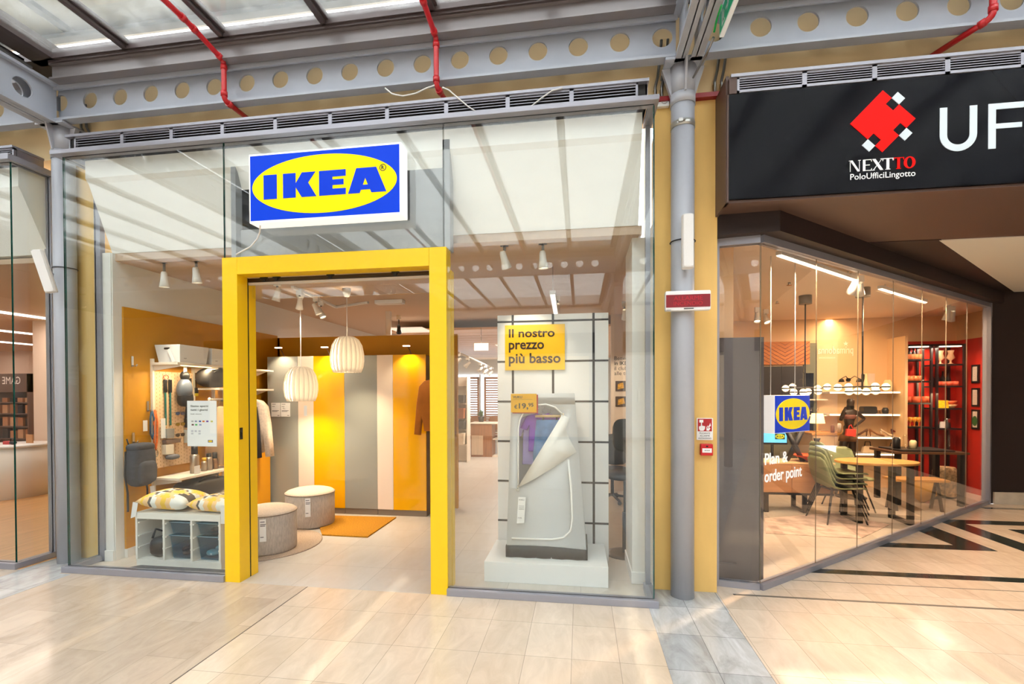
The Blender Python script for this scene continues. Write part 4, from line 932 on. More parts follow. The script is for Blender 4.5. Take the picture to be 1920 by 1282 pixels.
m.add(V, [(i, (i + 1) % n, n) for i in range(n)], 0, True)
m.build('folded_flap', mat('white_fabric_flap', (240, 240, 238), 0.75, bump=0.2, scale=7), T, solid=0.004)
m = MB(); pts = [(0.19, wy(0.86) - 0.004, 0.86), (0.215, -0.0, 0.62), (0.225, -0.004, 0.35), (0.21, -0.006, 0.25), (0.15, -0.006, 0.19), (0.05, -0.006, 0.17), (-0.3, -0.006, 0.165)]
m.tube(pts, 0.009, 8); m.build('zip_seam', mat('zip_white', (248, 248, 246), 0.6), T)
m = MB()
for q in ([(-0.245, 0.62), (-0.245, 0.9), (-0.245, 1.12), (-0.23, 1.2), (-0.19, 1.28), (-0.1, 1.33), (0.0, 1.335), (0.08, 1.31), (0.14, 1.25)],): m.tube([(x, wy(z) - 0.004, z) for x, z in q], 0.007, 8)
m.build('opening_seam', mat('zip_white', (248, 248, 246)), T)
for x, z in ((-0.245, 0.6), (0.15, 1.235)):
    m = MB(); m.box(x - 0.005, wy(z) - 0.03, z + 0.005, x + 0.005, wy(z) - 0.018, z + 0.025)
    m.tube([(x + 0.012 * math.cos(t), wy(z) - 0.026, z - 0.012 + 0.014 * math.sin(t)) for t in [2 * PI * k / 14 for k in range(14)]], 0.0025, 6, closed=True); m.build('zip_pull', M_chrome, T)
m = MB(); m.prism([(-0.255, 0.30), (-0.19, 0.305), (-0.175, 0.53), (-0.24, 0.53)], (0, -0.014, 0), XA, ZA, 0.002); m.build('hang_tag', M_whiteg, T)
m = MB(); m.text('VUKU', (-0.235, -0.0145, 0.50), XA, ZA, h=0.012, d=0.001); m.text('19,95', (-0.245, -0.0145, 0.34), XA, ZA, h=0.014, d=0.001)
for k in range(3): m.box(-0.235, -0.015, 0.45 - k * 0.014, -0.19, -0.0145, 0.453 - k * 0.014)
m.build('tag_print', mat('grey_print', (110, 110, 116), 0.6), T)
m = MB(); m.tube([(wx(H, s) * 0.97, D0 / 2, 1.33) for s in (-1, 1)], 0.01, 8); m.build('hanging_rail', M_chrome, T)
# clothes on the rail inside
def garment(name, label, cat, loc, loop, d, m_, group, extra=None):
    G = thing(name, label, cat, loc, group)
    MB().puff(loop, (0, 0, 0), XA, ZA, d).build('cloth', m_, G)
    if extra: extra(G)
    return G
def hanger(G, mt=M_chrome, w_=0.16, wood=False):
    m = MB(); m.tube([(0, 0, 0.0), (0, 0, 0.03), (0.012, 0, 0.045), (0.012, 0, 0.06), (0, 0, 0.07), (-0.012, 0, 0.06)], 0.003, 6); m.build('hook', M_chrome, G)
    m = MB(); m.tube([(-w_, 0, -0.05), (0, 0, 0), (w_, 0, -0.05)], 0.007 if wood else 0.004, 8); m.build('hanger_bar', mt, G)
SH = [(-0.05, 0.0), (-0.16, -0.04), (-0.22, -0.18), (-0.15, -0.21), (-0.13, -0.12), (-0.14, -0.46), (0.14, -0.46), (0.13, -0.12), (0.15, -0.21), (0.22, -0.18), (0.16, -0.04), (0.05, 0.0), (0, -0.03)]
rx, rz = W0.x, W0.z + 1.255
garment('shirt', 'pale lilac shirt hanging at the back in the fabric wardrobe', 'shirt', (rx - 0.09, W0.y + 0.20, rz - 0.01), SH, 0.04, mat('lilac_cloth', (190, 178, 240), 0.8, var=0.08, scale=9), 'clothes in the fabric wardrobe', hanger)
garment('shirt', 'strong violet shirt hanging in the fabric wardrobe', 'shirt', (rx - 0.04, W0.y + 0.145, rz), [(x * 0.92, z * 0.75) for x, z in SH], 0.04, mat('violet_cloth', (140, 84, 204), 0.8, var=0.1, scale=9), 'clothes in the fabric wardrobe', hanger)
JN = [(-0.12, 0.0), (0.12, 0.0), (0.15, -0.3), (0.15, -0.8), (0.02, -0.8), (0.0, -0.3), (-0.02, -0.8), (-0.16, -0.8), (-0.15, -0.3)]
M_denim = mat('denim', (80, 122, 168), 0.85, var=0.3, scale=14)
def jx(G):
    for x in (-0.06, 0.06): MB().box(x - 0.006, -0.02, -0.02, x + 0.006, 0.02, 0.02).build('clip', M_black, G)
    m = MB(); m.tube([(-0.13, 0, 0.03), (0.13, 0, 0.03)], 0.012, 8); m.build('wooden_hanger', mat('pale_wood', (226, 192, 140), 0.5), G)
    m = MB(); m.tube([(0, 0, 0.03), (0, 0, 0.06), (0.012, 0, 0.075), (0, 0, 0.09)], 0.003, 6); m.build('hook', M_chrome, G)
    m = MB(); m.box(-0.12, -0.0225, -0.035, 0.12, -0.0175, -0.03); m.build('waist_stitching', mat('denim_stitch', (40, 62, 92), 0.9), G)
garment('jeans', 'blue jeans clipped to a wooden hanger in the fabric wardrobe', 'jeans', (rx + 0.03, W0.y + 0.085, rz - 0.055), JN, 0.05, M_denim, 'clothes in the fabric wardrobe', jx)
# price sign on a stand
a, b = onY(958, 773, 4.17), onY(1006, 738, 4.17); o_ = Vector((a.x, 4.17, a.z))
T = thing('price_sign', 'small yellow price sign with a red edge in front of the fabric wardrobe', 'price sign', o_)
pw, ph = b.x - a.x, b.z - a.z
m = MB(); m.box(0, 0, 0, pw, 0.004, ph); m.build('yellow_card', mat('price_yellow', (236, 176, 4), 0.6, spec=0.15), T)
m = MB(); m.box(0.012, 0.005, -0.008, pw + 0.012, 0.012, ph - 0.008); m.build('red_backing', mat('price_red', (176, 22, 26), 0.4), T)
m = MB(); m.text('VUKU', (0.018, -0.001, ph * 0.76), XA, ZA, h=ph * 0.13, wd=pw * 0.36, d=0.001, bold=0.015); m.text('19', (pw * 0.31, -0.001, ph * 0.2), XA, ZA, h=ph * 0.30, wd=pw * 0.28, d=0.001, bold=0.02)
m.text(',', (pw * 0.615, -0.001, ph * 0.13), XA, ZA, h=ph * 0.15, d=0.001, bold=0.02); m.text('95', (pw * 0.68, -0.001, ph * 0.31), XA, ZA, h=ph * 0.2, wd=pw * 0.2, d=0.001, bold=0.02); m.text('\u20ac', (pw * 0.13, -0.001, ph * 0.2), XA, ZA, h=ph * 0.22, wd=pw * 0.12, d=0.001, bold=0.02)
m.text('guardaroba, bianco, 74x51x149', (0.018, -0.001, ph * 0.67), XA, ZA, wd=pw * 0.75, h=ph * 0.045, d=0.0006)
m.build('lettering', mat('dark_print', (34, 30, 26), 0.5), T)
MB().box(pw / 2 - 0.03, 0.012, ph * 0.4, pw / 2 + 0.03, 0.034, ph * 0.6).build('clip', mat('clear_stand', (224, 224, 226), 0.3), T)

# ---- lettering wall, prints, ledge and high stool behind the end wall
T = thing('welcome_lettering', 'dark welcome lettering on the beige wall behind the tiled panel', 'lettering', (0.55, 8.1, 1.6))
m = MB()
for i, tx in enumerate(('Benvenuti', 'in IKEA', 'il club che', 'alle tue')):
    p = onY(1152, 675 + i * 9.4, 8.095) - Vector((0.55, 8.1, 1.6)); m.text(tx, (p.x, -0.0005, p.z), XA, ZA, h=0.062, d=0.002, bold=0.02 if i == 1 else 0)
m.build('lettering', mat('dark_print', (34, 30, 26)), T)
def print_card(label, u0, v0, u1, v1):
    a, b = onY(u0, v1, 8.09), onY(u1, v0, 8.09)
    C_ = thing('wall_print', label, 'print', (a.x, 8.09, a.z)); w_, h_ = b.x - a.x, b.z - a.z
    m = MB(); m.box(0, 0, 0, w_, 0.008, h_); m.build('sheet', mat('print_dark', (70, 52, 34), 0.5, var=0.5, scale=20), C_)
    m = MB(); m.prism([(w_ * 0.2, h_ * 0.15), (w_ * 0.85, h_ * 0.3), (w_ * 0.75, h_ * 0.85), (w_ * 0.25, h_ * 0.7)], (0, -0.001, 0), XA, ZA, 0.001); m.build('golden_shape', mat('print_gold', (220, 166, 44), 0.5, var=0.4, scale=30), C_)
print_card('upper square golden print on the beige lettering wall', 1154, 714, 1173, 733)
print_card('lower square golden print on the beige lettering wall', 1154, 743, 1175, 762)
p = onY(1140, 845, 7.9); T = thing('wall_ledge', 'narrow pale ledge below the golden prints', 'ledge', (p.x, 7.9, p.z))
m = MB(); m.box(0, -0.15, -0.03, 0.6, 0.2, 0.0); m.build('board', mat('pale_wood', (226, 192, 140)), T)
o = MB(); o.box(-0.05, -0.03, 0, 0.05, 0.03, 0.02, 0); o.lathe([(0.03, 0.02), (0.028, 0.045), (0.01, 0.05)], (0, 0, 0), 12, 1)
tag(o.build('desk_gadget', [mat('gold_yellow', (220, 176, 40), 0.4), M_black], None, loc=(p.x + 0.12, 7.86, p.z)), 'small black and yellow gadget on the pale ledge', 'gadget')
s0 = onZ(1172, 1040, 0)
T = thing('high_stool', 'black high swivel stool with a backrest half hidden by the white end wall', 'stool', (s0.x, s0.y + 0.03, 0))
m = MB(); m.lathe([(0.0, 0.018), (0.14, 0.016), (0.19, 0.006), (0.19, 0.0)], (0, 0, 0), 32); m.build('disc_base', mat('brown_black_metal', (44, 36, 32), 0.4), T)
m = MB(); m.cyl((0, 0, 0.015), (0, 0, 0.42), 0.024, n=16); m.cyl((0, 0, 0.42), (0, 0, 0.74), 0.014, n=16); m.build('gas_lift', mat('lift_grey', (80, 84, 92), 0.35, 0.5), T)
m = MB(); m.ball((0, 0, 0.79), (0.19, 0.19, 0.045), 24, 10, e=0.7); m.build('seat', mat('black_leather', (28, 26, 26), 0.5), T)
m = MB(); m.tube([(0.05, 0.12, 0.76), (0.05, 0.2, 0.8), (0.04, 0.2, 1.0)], 0.012, 8); m.build('back_support', M_black, T)
m = MB(); m.ball((0.02, 0.17, 1.17), (0.13, 0.035, 0.17), 20, 10, e=0.6); m.build('backrest', mat('dark_green_leather', (28, 38, 30), 0.4), T)
p = onY(1148, 930, 7.3)
T = thing('swivel_chair', 'grey blue office chair standing by the ledge behind the stool', 'chair', (p.x, 7.3, 0))
m = MB(); m.ball((0, 0, 0.47), (0.24, 0.23, 0.045), 20, 8, e=0.7); m.build('seat', mat('grey_blue_fabric', (76, 82, 92), 0.8), T)
m = MB(); m.ball((0.06, 0.2, 0.75), (0.21, 0.04, 0.24), 20, 8, e=0.6); m.build('backrest', mat('grey_blue_fabric', (76, 82, 92)), T)
m = MB(); m.cyl((0, 0, 0.08), (0, 0, 0.45), 0.025, n=12); m.build('column_lift', M_black, T)
for i in range(5): MB().tube([(0, 0, 0.1), (0.27 * math.cos(i * 1.2566), 0.27 * math.sin(i * 1.2566), 0.06)], 0.018, 8).ball((0.28 * math.cos(i * 1.2566), 0.28 * math.sin(i * 1.2566), 0.03), 0.03, 10, 6).build('star_leg', M_black, T)

# ================================================================ inside the store: through the portal
M_wg = mat('gloss_grey_door', (150, 152, 148), 0.12, coat=0.3); M_ww = mat('white_door', (240, 222, 206), 0.35); M_wy = mat('gloss_yellow_door', (242, 176, 12), 0.12, coat=0.3); M_carc = mat('taupe_carcass', (126, 110, 94), 0.5)
def wardrobe(label, u0, u1, doors):
    x0, x1 = onY(u0, 800, 6.03).x, onY(u1, 800, 6.03).x
    T = thing('wardrobe', label, 'wardrobe', (x0, 6.03, 0), 'wardrobes along the ochre partition'); w_ = x1 - x0
    m = MB(); m.box(0.002, 0.02, 0.0, w_ - 0.002, 0.515, 2.11); m.build('carcass', M_carc, T)
    m = MB(); m.box(0.004, 0.012, 0.0, w_ - 0.004, 0.03, 0.075); m.build('plinth', M_carc, T)
    for a, b, mt in doors:
        m = MB(); m.box(w_ * a + 0.0015, 0, 0.08, w_ * b - 0.0015, 0.019, 2.118); m.build('door', mt, T, bev=0.001)
    return T
wardrobe('grey wardrobe with two white price cards, at the ochre corner', 502, 559, [(0, 1, M_wg)])
wardrobe('white and yellow wardrobe behind the lower pendant lamp', 559, 646, [(0, 0.34, M_ww), (0.34, 1, M_wy)])
wardrobe('plain grey wardrobe in the middle of the row, below the higher pendant lamp', 646, 707, [(0, 1, M_wg)])
wardrobe('white and yellow wardrobe at the end of the row by the brown sweater', 707, 799, [(0, 0.33, M_ww), (0.33, 1, M_wy)])
for lab, (u0, u1) in (('white product card on the grey wardrobe door, beside the price card', (508.5, 525)), ('white price card on the grey wardrobe door, nearer the white door', (526.5, 543.5))):
    a, b = onY(u0, 781, 6.02), onY(u1, 755, 6.02); T = thing('price_card', lab, 'card', (a.x, 6.022, a.z)); w_, h_ = b.x - a.x, b.z - a.z
    MB().box(0, 0, 0, w_, 0.006, h_).build('card', M_whiteg, T)
    m = MB()
    for k, (q, l_) in enumerate(((0.88, 0.4), (0.72, 0.3), (0.42, 0.75), (0.36, 0.6))): m.box(w_ * 0.1, -0.0008, h_ * q, w_ * (0.1 + l_), 0, h_ * (q + 0.035))
    if 'price' in lab[:12]: m.text('72,-', (w_ * 0.2, 0, h_ * 0.52), XA, ZA, h=h_ * 0.13, d=0.001)
    m.box(w_ * 0.7, -0.0008, h_ * 0.07, w_ * 0.9, 0, h_ * 0.11); m.build('print', mat('grey_print', (110, 110, 116)), T)
for lab, uh, uf in (('clip-on lamp over the grey wardrobe at the ochre corner', (522, 652), (531, 665)), ('clip-on lamp over the white and yellow wardrobe, beside the higher pendant', (608.5, 651), (617, 663)), ('clip-on lamp over the wardrobe by the brown sweater', (762, 648.5), (770, 661))):
    b = onY(uf[0], uf[1], 6.1); b.z = 2.112; h_ = onY(uh[0], uh[1], 5.9)
    T = thing('cabinet_lamp', lab, 'lamp', b)
    m = MB(); m.box(-0.03, 0.0, 0, 0.03, 0.1, 0.012); m.build('clip_foot', M_whiteg, T)
    q = h_ - b; m = MB(); m.tube([(0, 0.03, 0.01), (q.x * 0.3, q.y * 0.3, q.z * 0.75), (q.x * 0.6, q.y * 0.7, q.z), q], 0.005, 8); m.build('arm', M_chrome, T)
    m = MB(); m.prism(rrect(-0.045, -0.025, 0.045, 0.025, 0.012), q + ZA * 0.008, XA, YA, 0.014); m.build('lamp_head', mat('lit_lamp_head', (255, 240, 214), 0.4, emit=2.0), T)
    lamp('cabinet_lamp_light', 'SPOT', (q.x, q.y, q.z - 0.02), 14, (1, 0.78, 0.5), 0.03, parent=T, target=(q.x, q.y + 0.12, q.z - 0.6), angle=110)
# pendant lamps
def shade():
    m = MB(); prof = [(0.165, 0.0), (0.19, 0.06), (0.202, 0.14), (0.2, 0.22), (0.18, 0.32), (0.14, 0.39), (0.09, 0.42)]
    N = 22
    for i in range(N):
        a = 2 * PI * i / N; rings = []
        for r, z in prof:
            ring = []
            for k in range(6):
                t = k / 5; rr = 0.095 * min(1, r / 0.12) + (r - 0.095 * min(1, r / 0.12)) * (math.sin(t * PI / 2)); an = a + 0.62 * t
                ring.append((rr * math.cos(an), rr * math.sin(an), z))
            rings.append(ring)
        m.loft(rings, cap=False, closed=False)
    return m
M_shade = mat('white_paper_shade', (255, 252, 246), 0.6, trans=0.7, emit=0.22, emc=(255, 236, 206))
def pendant(label, cup_uv, sh_v, zc):
    c = onZ(cup_uv[0], cup_uv[1], 2.9); zt = onY(cup_uv[0], sh_v[0], c.y).z; zb = onY(cup_uv[0], sh_v[1], c.y).z
    T = thing('pendant_lamp', label, 'pendant lamp', (c.x, c.y, 2.9), 'white pleated pendant lamps')
    m = MB(); m.lathe([(0.05, 0), (0.05, -0.05), (0.03, -0.1), (0.012, -0.105)], (0, 0, 0), 20); m.build('ceiling_cup', M_whiteg, T)
    m = MB(); m.cyl((0, 0, -0.1), (0, 0, zt - 2.9 - 0.06), 0.006, n=8); m.build('cord', M_whiteg, T)
    s_ = shade(); sc = (zt - zb) / 0.42
    for i in range(len(s_.v)): s_.v[i] = Vector((s_.v[i].x, s_.v[i].y, (zb - 2.9) + s_.v[i].z * sc))
    s_.build('lamp_shade', M_shade, T, solid=0.003)
    m = MB(); m.ball((0, 0, (zt + zb) / 2 - 2.9), 0.045, 16, 10); m.build('bulb', mat('lit_bulb', (255, 226, 180), 0.4, emit=14), T)
    m = MB(); m.cyl((0, 0, (zt + zb) / 2 - 2.9 + 0.04), (0, 0, zt - 2.9 - 0.02), 0.02, n=12); m.build('lamp_holder', M_whiteg, T)
    lamp('pendant_light', 'POINT', (0, 0, (zt + zb) / 2 - 2.9 - 0.08), 75, (1, 0.78, 0.5), 0.06, parent=T)
    return T
PL = pendant('higher pleated white pendant lamp in front of the grey wardrobe', (650, 541), (632, 698), 0)
PL2 = pendant('lower pleated white pendant lamp nearer the ochre corner, with a paper tag', (563, 546), (688, 752), 0)
z = onY(565, 770, PL2.location.y).z - 2.9
MB().prism([(0.11, z - 0.06), (0.15, z - 0.06), (0.15, z + 0.07), (0.11, z + 0.07)], (0, -0.12, 0), XA, ZA, 0.002).build('paper_tag', M_whiteg, PL2)
# poufs and rugs
M_tweed = mat('grey_tweed', (184, 174, 164), 0.95, var=0.16, scale=110, bump=0.3, stretch=(1, 1, 0.18))
M_tweedt = mat('grey_tweed_top', (200, 184, 168), 0.95, var=0.12, scale=110, bump=0.3)
def pouf(label, u, v, r, h, tag_uv):
    c = onZ(u, v, 0); T = thing('pouf', label, 'pouf', (c.x, c.y, 0), 'round tweed poufs')
    m = MB(); m.lathe([(r * 0.97, 0.012), (r, 0.03), (r, h * 0.5), (r, h - 0.01), (r - 0.006, h)], (0, 0, 0), 48); m.build('body', M_tweed, T)
    m = MB(); m.lathe([(r + 0.002, h - 0.004), (r + 0.002, h + 0.006), (r * 0.92, h + 0.025), (r * 0.7, h + 0.045), (r * 0.4, h + 0.056), (0.01, h + 0.06)], (0, 0, 0), 48); m.build('cushion_top', M_tweedt, T)
    m = MB(); m.tube([((r + 0.003) * math.cos(t), (r + 0.003) * math.sin(t), h) for t in [2 * PI * k / 48 for k in range(48)]], 0.004, 6, closed=True); m.build('piping', mat('taupe_piping', (132, 118, 104), 0.9), T)
    a = tag_uv; m = MB(); ct, st = math.cos(a), math.sin(a); R_ = Vector((-st, ct, 0)); o = Vector((ct, st, 0)) * (r + 0.006)
    m.prism([(-0.03, h - 0.24), (0.03, h - 0.24), (0.028, h - 0.02), (-0.032, h - 0.02)], o, R_, ZA, 0.003); m.build('price_tag', M_whiteg, T)
    m = MB()
    for q, l_ in ((0.05, 0.04), (0.075, 0.05), (0.09, 0.045), (0.2, 0.03)): m.prism([(-0.024, h - q), (-0.024 + l_, h - q), (-0.024 + l_, h - q + 0.008), (-0.024, h - q + 0.008)], o + Vector((ct, st, 0)) * 0.001, R_, ZA, 0.001)
    m.build('tag_print', mat('grey_print', (110, 110, 116)), T)
pouf('nearer round tweed pouf standing on the beige round rug', 503, 1029.5, 0.275, 0.40, -1.12)
pouf('farther round tweed pouf standing on the mustard rug', 582, 982.5, 0.285, 0.40, -1.12)
c = onZ(497, 1020, 0); m = MB(); m.lathe([(0.575, 0.001), (0.575, 0.008), (0.56, 0.012), (0.01, 0.012)], (0, 0, 0), 56); tag(m.build('round_rug', mat('beige_rug', (176, 156, 138), 0.98, var=0.2, scale=80, bump=0.6), None, loc=(c.x, c.y, 0)), 'round beige rug under the nearer pouf', 'rug')
q = [onZ(*p, 0) for p in ((604, 1004), (689, 1008), (743, 971), (592, 967))]; o = q[0].copy()
m = MB(); m.prism([((p - o).x, (p - o).y) for p in q], (0, 0, 0.014), XA, YA, 0.013); tag(m.build('mustard_rug', mat('mustard_pile', (180, 124, 16), 0.98, var=0.22, scale=70, bump=0.9), None, loc=o), 'mustard yellow pile rug in front of the wardrobes', 'rug')
# brown sweater at the end of the wardrobes
p = onY(813, 712, 5.85)
SW = [(-0.05, 0.0), (-0.13, -0.02), (-0.20, -0.09), (-0.235, -0.3), (-0.27, -0.70), (-0.19, -0.71), (-0.16, -0.44), (-0.135, -0.66), (0.135, -0.66), (0.16, -0.44), (0.19, -0.71), (0.27, -0.70), (0.235, -0.3), (0.20, -0.09), (0.13, -0.02), (0.05, 0.0), (0, -0.02)]
T = garment('sweater', 'ochre brown sweater hanging beside the last yellow wardrobe door', 'sweater', (p.x, 5.9, p.z + 0.01), SW, 0.09, mat('tobacco_wool', (176, 104, 30), 0.9, var=0.1, scale=8, bump=0.2), None, hanger)
m = MB(); m.cyl((p.x, 5.88, p.z + 0.075), (p.x, 6.55, p.z + 0.075), 0.01, n=10); m.cyl((p.x, 6.53, p.z + 0.075), (p.x, 6.55, p.z + 0.075), 0.03, n=12)
tag(m.build('hanging_rod', M_whiteg), 'white rod on the ochre partition carrying the brown sweater', 'rod')
MB().box(-2.0, 6.55, 0, -1.7, 6.6, 2.44).build('wall_ochre_end', M_ochre); tag(bpy.data.objects['wall_ochre_end'], 'ochre end of the partition wall', None, None, 'structure')

# ---- side wall beyond the portal: shelf ends and hanging coats
M_shelf = mat('white_shelf', (244, 232, 216), 0.45)
def wall_shelf(label, uv, X1, Y0, Y1, th=0.022):
    p = onX(uv[0], uv[1], X1); T = thing('wall_shelf', label, 'shelf', (-4.43, Y0, p.z))
    m = MB(); m.box(0, 0, -th, X1 + 4.43, Y1 - Y0, 0); m.build('shelf_board', M_shelf, T, bev=0.002)
    for y in (0.08, Y1 - Y0 - 0.08): MB().prism([(0, -th), (X1 + 4.38, -th), (0, -0.12)], (0, y, 0), XA, ZA, 0.012).build('bracket', M_shelf, T)
wall_shelf('white shelf high on the ochre wall behind the portal jamb', (486, 692), -4.12, 5.35, 6.0)
wall_shelf('white coat shelf on the ochre wall above the hanging jacket', (487, 729), -4.12, 5.35, 6.0)
p = onX(486, 692, -4.12); m = MB(); m.prism([(0, 0), (0.16, 0), (0.20, 0.26), (-0.02, 0.26)], (-4.36, 5.7, p.z + 0.002), XA, ZA, -0.3); tag(m.build('storage_box', M_whiteg), 'white box on the high shelf behind the portal jamb', 'box')
pc = onX(487, 729, -4.12)
m = MB(); m.ball((0, 0, 0.05), (0.10, 0.11, 0.085), 18, 10, 0); m.prism([(-0.09, -0.02), (0.09, -0.02), (0.1, -0.12), (0, -0.16), (-0.1, -0.12)], (0, -0.07, 0.03), XA, YA, 0.012, 1)
tag(m.build('cap', [mat('blue_print_cloth', (96, 128, 168), 0.8, var=0.6, scale=25), mat('blue_print_cloth', (96, 128, 168))], None, loc=(-4.22, 5.45, pc.z - 0.17)), 'blue patterned cap hanging under the coat shelf', 'cap')
m = MB(); m.tube([(-4.415, 5.62, pc.z - 0.05), (-4.2, 5.62, pc.z - 0.05)], 0.008, 8); tag(m.build('coat_rail', M_whiteg), 'short white rail under the coat shelf', 'rail')
JK = [(x * 1.05, z * 1.05) for x, z in SW]
garment('jacket', 'white speckled jacket hanging under the coat shelf behind the portal', 'jacket', (-4.19, 5.66, pc.z - 0.13), JK, 0.10, mat('white_speckle_cloth', (226, 208, 190), 0.85, var=0.15, scale=40), None, hanger)
garment('sweatshirt', 'navy sweatshirt hanging in front of the white jacket behind the portal', 'sweatshirt', (-4.24, 5.56, pc.z - 0.14), [(x * 0.82, z) for x, z in JK], 0.09, mat('navy_cloth', (26, 28, 44), 0.85, var=0.1, scale=10), None, hanger)
for i, (lab, v) in enumerate((('highest white drawer front bar below the hanging jacket', 869), ('second white drawer bar below the hanging jacket', 883), ('third white drawer bar below the hanging jacket', 909), ('lowest white drawer bar below the hanging jacket', 937))):
    p = onX(485, v, -4.2); T = thing('wall_hook_bar', lab, 'hook bar', (-4.43, 5.4, p.z))
    m = MB(); m.box(0, 0, 0, 0.3, 0.02, 0.022); m.build('arm', M_whiteg, T); m = MB(); m.prism([(0, 0), (0.16, 0), (0, -0.14)], (0, 0.012, 0), XA, ZA, 0.006); m.build('brace', M_whiteg, T)
T = thing('low_drawer_chest', 'ochre wall chest below the hook bars behind the portal', 'chest', (-4.415, 5.56, 0)); MB().box(0, 0, 0, 0.26, 0.4, 0.86).build('body', M_ochre, T, bev=0.003); MB().box(0.005, -0.012, 0.05, 0.255, 0, 0.45).build('drawer', M_ochre, T); MB().box(0.005, -0.012, 0.47, 0.255, 0, 0.85).build('drawer', M_ochre, T)

# ---- ceiling fittings of the store
M_spotw = mat('spot_white', (246, 244, 240), 0.4)
def spot(label, c, aim, top, group, energy=0, r=0.045, angle=60, color=(1, 0.82, 0.6)):
    c = Vector(c); T = thing('track_spotlight', label, 'spotlight', (c.x, c.y, top), group); o = Vector((c.x, c.y, top)); q = c - o
    m = MB(); m.box(-0.035, -0.02, -0.07, 0.035, 0.02, 0); m.build('adapter', M_spotw, T)
    m = MB(); m.cyl((0, 0, -0.07), (0, 0, min(q.z + 0.08, -0.075)), 0.012, n=10); m.build('stem', mat('grey_stem', (120, 118, 116), 0.4), T)
    d = (Vector(aim) - c).normalized(); M = Matrix.Translation(q) @ d.to_track_quat('Z', 'Y').to_matrix().to_4x4()
    m = MB(); m.lathe([(r * 0.45, -0.075), (r * 0.6, -0.06), (r * 0.7, 0.0), (r * 1.0, 0.075), (r * 0.9, 0.075), (r * 0.85, 0.055)], (0, 0, 0), 20, M=M, cap=False); m.build('lamp_head', M_spotw, T)
    m = MB(); m.lathe([(0.001, 0.06), (r * 0.86, 0.06)], (0, 0, 0), 20, M=M, cap=False); m.build('lens', mat('lit_lens', (255, 236, 200), 0.4, emit=4.0), T)
    if energy: lamp('spot_light', 'SPOT', q + d * 0.085, energy, color, 0.03, parent=T, target=q + d, angle=angle)
    return T
def win_spot(label, u, v, Y, aim, e): p = onY(u, v, Y); return spot(label, p, aim, 2.97, 'window spotlights', e)
win_spot('spotlight over the left window, nearer the far column', 308, 524, 4.2, (-4.1, 4.3, 0.5), 45)
win_spot('spotlight over the left window, nearer the yellow portal', 368, 516, 4.2, (-3.6, 4.4, 0.5), 45)
win_spot('tilted spotlight over the right window, nearer the yellow portal', 946, 487, 4.2, (-0.45, 4.66, 1.9), 26)
win_spot('spotlight over the right window, in front of the tiled panel', 1018, 487, 4.2, (-0.2, 4.3, 0.8), 24)
for lab, x0, x1 in (('white lighting track over the left window', -4.3, -3.15), ('white lighting track over the right window', -0.95, 0.35)):
    m = MB(); m.box(x0, 4.17, 2.955, x1, 4.23, 2.97) ; tag(m.build('lighting_track', M_spotw), lab, 'lighting track')
for lab, u, v, aim in (('spotlight on the ceiling just inside the portal jamb', 520, 552, (-3.9, 5.0, 0.8)), ('tilted spotlight above the lower pendant', 562, 568, (-3.9, 6.05, 1.4)), ('tilted spotlight right of the lower pendant cord, first of the pair', 593, 579, (-3.0, 6.05, 1.8)), ('tilted spotlight right of the lower pendant cord, second of the pair', 602, 586, (-2.6, 6.05, 0.9))):
    p = onZ(u, v, 2.72); spot(lab, p, aim, 2.885, 'spotlights on the store ceiling', 45)
a = onZ(548, 537, 2.89); b = onZ(630, 575, 2.89); c = onZ(690, 566, 2.89)
m = MB(); bar(m, (a.x, a.y), (b.x, b.y), 0.035, 2.87, 2.898); bar(m, (b.x, b.y), (c.x, c.y), 0.035, 2.87, 2.898); tag(m.build('lighting_track', M_spotw), 'white L-shaped lighting track on the ceiling above the wardrobes', 'lighting track')
p = onZ(731, 567, 2.87); T = thing('emergency_light', 'flat white emergency light on the store ceiling', 'light', (p.x, p.y, 2.9)); MB().box(-0.2, -0.06, -0.05, 0.2, 0.06, 0).build('housing', M_whiteg, T, bev=0.005); MB().box(-0.17, -0.045, -0.056, 0.17, 0.045, -0.05).build('diffuser', mat('pale_diffuser', (236, 226, 214), 0.4), T)
p = onY(729, 628, 7.2); m = MB(); m.box(-0.04, -0.02, 0, 0.04, 0.02, 2.9 - p.z); tag(m.build('ceiling_post', M_whiteg, None, loc=(p.x, 7.2, p.z)), 'thin white post hanging from the ceiling above the wardrobes', 'post')
p = onY(748, 617, 7.6); spot('black spotlight behind the wardrobe partition', p, (p.x - 0.5, 9, 1), 2.9, None)
for c in kids(bpy.data.objects['track_spotlight.008']):
    if c.name.startswith('lamp_head'): c.data.materials[0] = M_black
# tube light above the tiled panel
T = thing('tube_light', 'slim white tube light hanging above the white tiled panel', 'light', onY(1036, 548, 4.9))
b = onY(1043, 586, 6.3) - T.location; m = MB(); bar(m, (0, 0), (b.x, b.y), 0.06, -0.02, 0.02); m.build('housing', M_whiteg, T); m = MB(); bar(m, (0, 0.02), (b.x, b.y - 0.02), 0.04, -0.028, -0.02); m.build('diffuser', mat('lit_tube', (255, 250, 240), 0.4, emit=2.0), T)
MB().cyl((0, 0.05, 0.02), (0, 0.05, 2.9 - T.location.z), 0.004, n=6).build('hanger', M_chrome, T)
